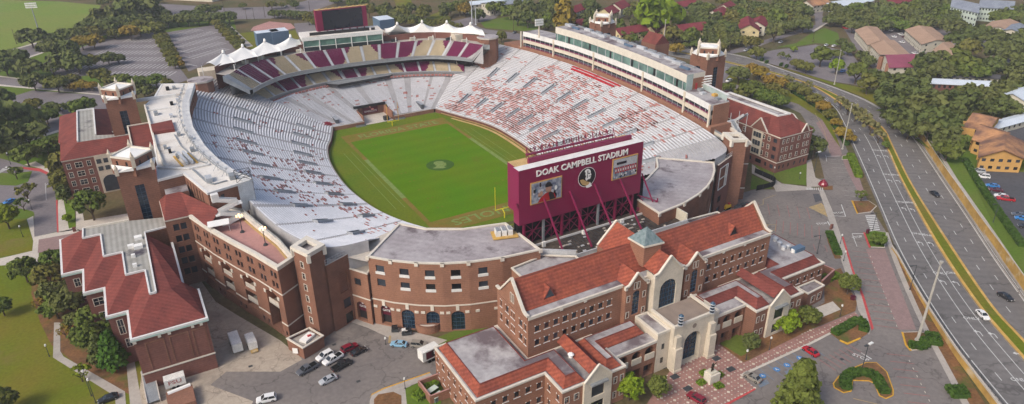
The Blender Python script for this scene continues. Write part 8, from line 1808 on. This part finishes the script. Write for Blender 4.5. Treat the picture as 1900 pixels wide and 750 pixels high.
v = P(1319,706); t = thing('statue','dark bronze figure standing on a white plinth in the middle of the plaza','statue',tuple(v)); q = MB(); q.prism([(v.x-1.6,v.y-1.3),(v.x+1.6,v.y-1.3),(v.x+1.3,v.y+1.3),(v.x-1.3,v.y+1.3)],0,2.6,'cream_trim'); q.prism([(v.x-1.1,v.y-.9),(v.x+1.1,v.y-.9),(v.x+1.1,v.y+.9),(v.x-1.1,v.y+.9)],2.6,3.0,'stucco_pale'); q.build('plinth',t)
q = MB()
for p,r,a,b in (((-.3,0,3.0),(-.15,0,4.0),.17,.2),((.35,.1,3.0),(.12,0,4.0),.17,.2),((0,0,3.9),(0,0,4.9),.3,.36),((0,0,4.85),(0,.02,5.1),.14,.12),((-.3,0,4.8),(-.75,-.2,4.3),.13,.1),((.3,0,4.8),(.8,-.2,5.3),.13,.1),((0,.02,5.05),(0,.02,5.4),.17,.15),((.8,-.2,5.3),(1.0,-.25,5.6),.09,.05)): q.tube(v+Vector(p),v+Vector(r),a,b,'bronze',8)
q.build('figure',t)
for k,(dx,dy) in enumerate(((-2.9,.4),(2.9,.3),(0,-2.7),(.2,2.6))):
 hedge('low yellow-green planting on the %s side of the statue plinth' % ('left','right','front','rear')[k],[(1319,706)]*0 or [tuple(v+Vector((dx-1,dy,0)))[:2],tuple(v+Vector((dx+1,dy,0)))[:2]],.5,'hedge_bright',1.6,fn=lambda x,y: Vector((x,y,.16)))
for k,(x,y) in enumerate(((1329,666),(1356,686),(1252,700),(1276,722),(1234,680),(1300,650))): w_ = P(x,y); patch('plaza_grating',[(w_.x-1.1,w_.y-.8),(w_.x+1.1,w_.y-.8),(w_.x+1.1,w_.y+.8),(w_.x-1.1,w_.y+.8)],'metal_dark',.18,world=True)
def pole(name,label,cat,base,top,r0,r1,m='metal_dark',head=None,fn=P,group=None):
 b0 = fn(*base); zz = 0; best = 1e9
 for k in range(40,900):
  z = b0.z+k*.05; dv = Vector((b0.x-CX,b0.y-CY,z-CZ)); py = 375-FOC*dv.dot(_u)/dv.dot(_f)
  if abs(py-top[1]) < best: best = abs(py-top[1]); zz = z
 t = thing(name,label,cat,tuple(b0),group=group); q = MB(); q.tube(b0,(b0.x,b0.y,zz),r0,r1,m,8); q.tube(b0,b0+Vector((0,0,.5)),r0*2,r0*1.6,m,8); q.build('post',t); q = MB(); h = Vector((b0.x,b0.y,zz))
 if head == 'globe': q.tube(h,h+Vector((0,0,.5)),.28,.22,'lamp_white',8)
 elif head == 'box': q.obox(h+Vector((.9,0,.1)),(1,0),.7,.3,.15,'lamp_white'); q.obox(h+Vector((-.9,0,.1)),(1,0),.5,.25,.12,'metal_dark'); q.beam(h+Vector((-1.2,0,0)),h+Vector((1.2,0,0)),.1,.1,'metal_dark')
 elif head == 'arm': q.beam(h,h+Vector((-1.6,.4,.1)),.12,.12,m); q.obox(h+Vector((-1.9,.5,.05)),(-1,.3),.5,.2,.1,m)
 elif head == 'bank':
  for k in range(3): q.obox(h-Vector((0,0,1+k*1.5)),(1,-.3),4.0,.4,.5,'lamp_white')
 elif head == 'cap': q.tube(h,h+Vector((0,0,.5)),r1*2.2,r1*2.2,m,8)
 if q.f: q.build('lamp_head',t)
 return t
pole('concrete_pole','giant leaning-looking concrete pole on the hedge island by the highway','pole',(1702,632),(1745,488),.42,.22,'pole_concrete','cap'); pole('concrete_pole','tall concrete pole between the campus drive and autumn trees','pole',(1563,277),(1579,194),.28,.16,'pole_concrete','cap'); pole('concrete_pole','tall concrete pole at the edge of the upper right car park','pole',(1548,157),(1560,95),.28,.16,'pole_concrete','cap'); pole('concrete_pole','tall pole between the plum-roofed houses behind the press box','pole',(1231,86),(1236,38),.45,.25,'pole_concrete','cap')
pole('street_lamp','black street lamp with white head on the horseshoe island','street lamp',(1598,690),(1612,640),.12,.09,head='box'); pole('street_lamp','dark street lamp at the parapet beside the highway','street lamp',(1688,538),(1698,492),.12,.09,head='arm'); pole('street_lamp','dark street lamp in the row of worn red bays','street lamp',(1516,471),(1523,437),.12,.09,head='arm'); pole('street_lamp','dark lamp on the island by the zebra crossing','street lamp',(1619,428),(1626,395),.1,.08,head='arm'); pole('street_lamp','tall dark lamp on the grass bank beside the hedge','street lamp',(1842,414),(1853,378),.12,.08,head='arm',fn=PG)
pole('street_lamp','lamp with white square head beside the college building corner','street lamp',(1511,318),(1521,283),.12,.09,head='box'); pole('floodlight_mast','tall light mast at the edge of the bright playing field','floodlight',(72,58),(55,4),.5,.3,'metal_grey','bank'); pole('utility_pole','thin pole beside the lone tree on the playing field','pole',(31,82),(25,54),.2,.15,'bark'); pole('light_mast','left of twin light masts behind the right tents','mast',(876,43),(876,-4),.5,.35,'metal_light'); pole('light_mast','right of twin light masts behind the right tents','mast',(883,46),(883,14),.45,.3,'metal_light')
GL = [((1384,668),(1382,652),'globe lamp at the corner of the plaza by the lawn'),((1427,650),(1429,628),'globe lamp beside the arcade on the walkway'),((752,722),(751,704),'globe lamp on the pavement beside the small flower bed'),((1558,588),(1563,568),'globe lamp on the mulch bed by the walkway'),((1565,485),(1570,468),'globe lamp on the pavement below the upper hedge strip'),((1559,453),(1562,437),'globe lamp at the top of the hedge strip'),((178,748),(172,706),'globe lamp on the lawn beside the lower path'),((170,735),(166,690),'dark lamp post just left of the lower path'),((92,662),(85,642),'globe lamp at the bend of the lawn path'),((43,440),(38,421),'globe lamp on the upper lawn'),((1432,344),(1434,312),'globe lamp inside the black fenced lawn'),((1483,333),(1481,322),'globe lamp on the lawn before the college building'),((716,640),(714,632),'short globe lamp at the yellow kerb of the yard'),((20,305),(16,285),'lamp at the left road junction'),((60,390),(62,372),'lamp beside the small grass island')]
for b0,t0,lab in GL: pole('globe_lamp',lab,'lamp',b0,t0,.09,.07,'metal_dark','globe')
for k,(x0,y0,x1,y1,lab) in enumerate(((458,36,456,18,'leftmost thin pole beside the top street'),(472,36,471,17,'second thin pole beside the top street'),(492,32,490,12,'third thin pole beside the top street'),(416,20,416,2,'thin pole by the top street near the white warehouse'),(575,22,574,4,'thin pole left of the video board'),(1436,84,1438,52,'thin pole at the verge of the cross street'),(1353,96,1354,68,'thin pole right behind the brick tower'),(1870,130,1873,96,'thin pole among the oaks at the right'),(1508,78,1510,62,'thin pole on the verge below the cross street'),(953,58,953,32,'thin pale pole right of the tents'))): pole('utility_pole',lab,'pole',(x0,y0),(x1,y1),.2,.14,'bark','cap',group='thin poles along the outer streets')
v = P(1527,344); t = thing('domed_kiosk','small maroon domed kiosk on the kerb strip by the zebra crossing','kiosk',tuple(v)); q = MB()
for k in range(4): q.tube((v.x,v.y,.2+k*.6),(v.x,v.y,.8+k*.6),1.9*math.cos(k*.38),1.9*math.cos((k+1)*.38),'car_darkred',12)
q.build('shell',t); v = P(1582,556); q = MB(); q.tube(v,v+Vector((0,0,1.2)),.7,.8,'car_maroon',10); tag(q.build('bin'),'round maroon bin beside the pavement at the mulch bed','bin')
for k,(x,y,lab) in enumerate(((1542,425,'red-brown sign block at the top of the hedge strip'),(1609,434,'dark maroon sign at the stop-line island'),(139,430,'small brick gate pier by the paved walk'))): v = P(x,y); q = MB(); q.obox((v.x,v.y,.9),(1,0),.5,.3,.9,'brick_dark' if k != 1 else 'maroon_sign'); tag(q.build('sign_block'),lab,'sign')
for x,y in ((665,708),(620,640),(465,680),(1562,667),(1446,730)): w_ = P(x,y); patch('drain_cover',[(w_.x-.5,w_.y-.4),(w_.x+.5,w_.y-.4),(w_.x+.5,w_.y+.4),(w_.x-.5,w_.y+.4)],'metal_dark',.085,world=True)
b = MB(); b.box(-1200,-420,-1.2,1500,1700,150,'tent',bottom=True); hz_ = b.build('haze'); hz_['kind'] = 'stuff'; hm = bpy.data.materials.new('haze'); hm.use_nodes = True; n = hm.node_tree.nodes; n.remove(n['Principled BSDF']); vp = n.new('ShaderNodeVolumePrincipled'); vp.inputs['Color'].default_value = (.80,.84,.92,1); vp.inputs['Density'].default_value = .00018; vp.inputs['Anisotropy'].default_value = .0
hm.node_tree.links.new(vp.outputs[0],n['Material Output'].inputs['Volume']); hz_.data.materials.clear(); hz_.data.materials.append(hm)
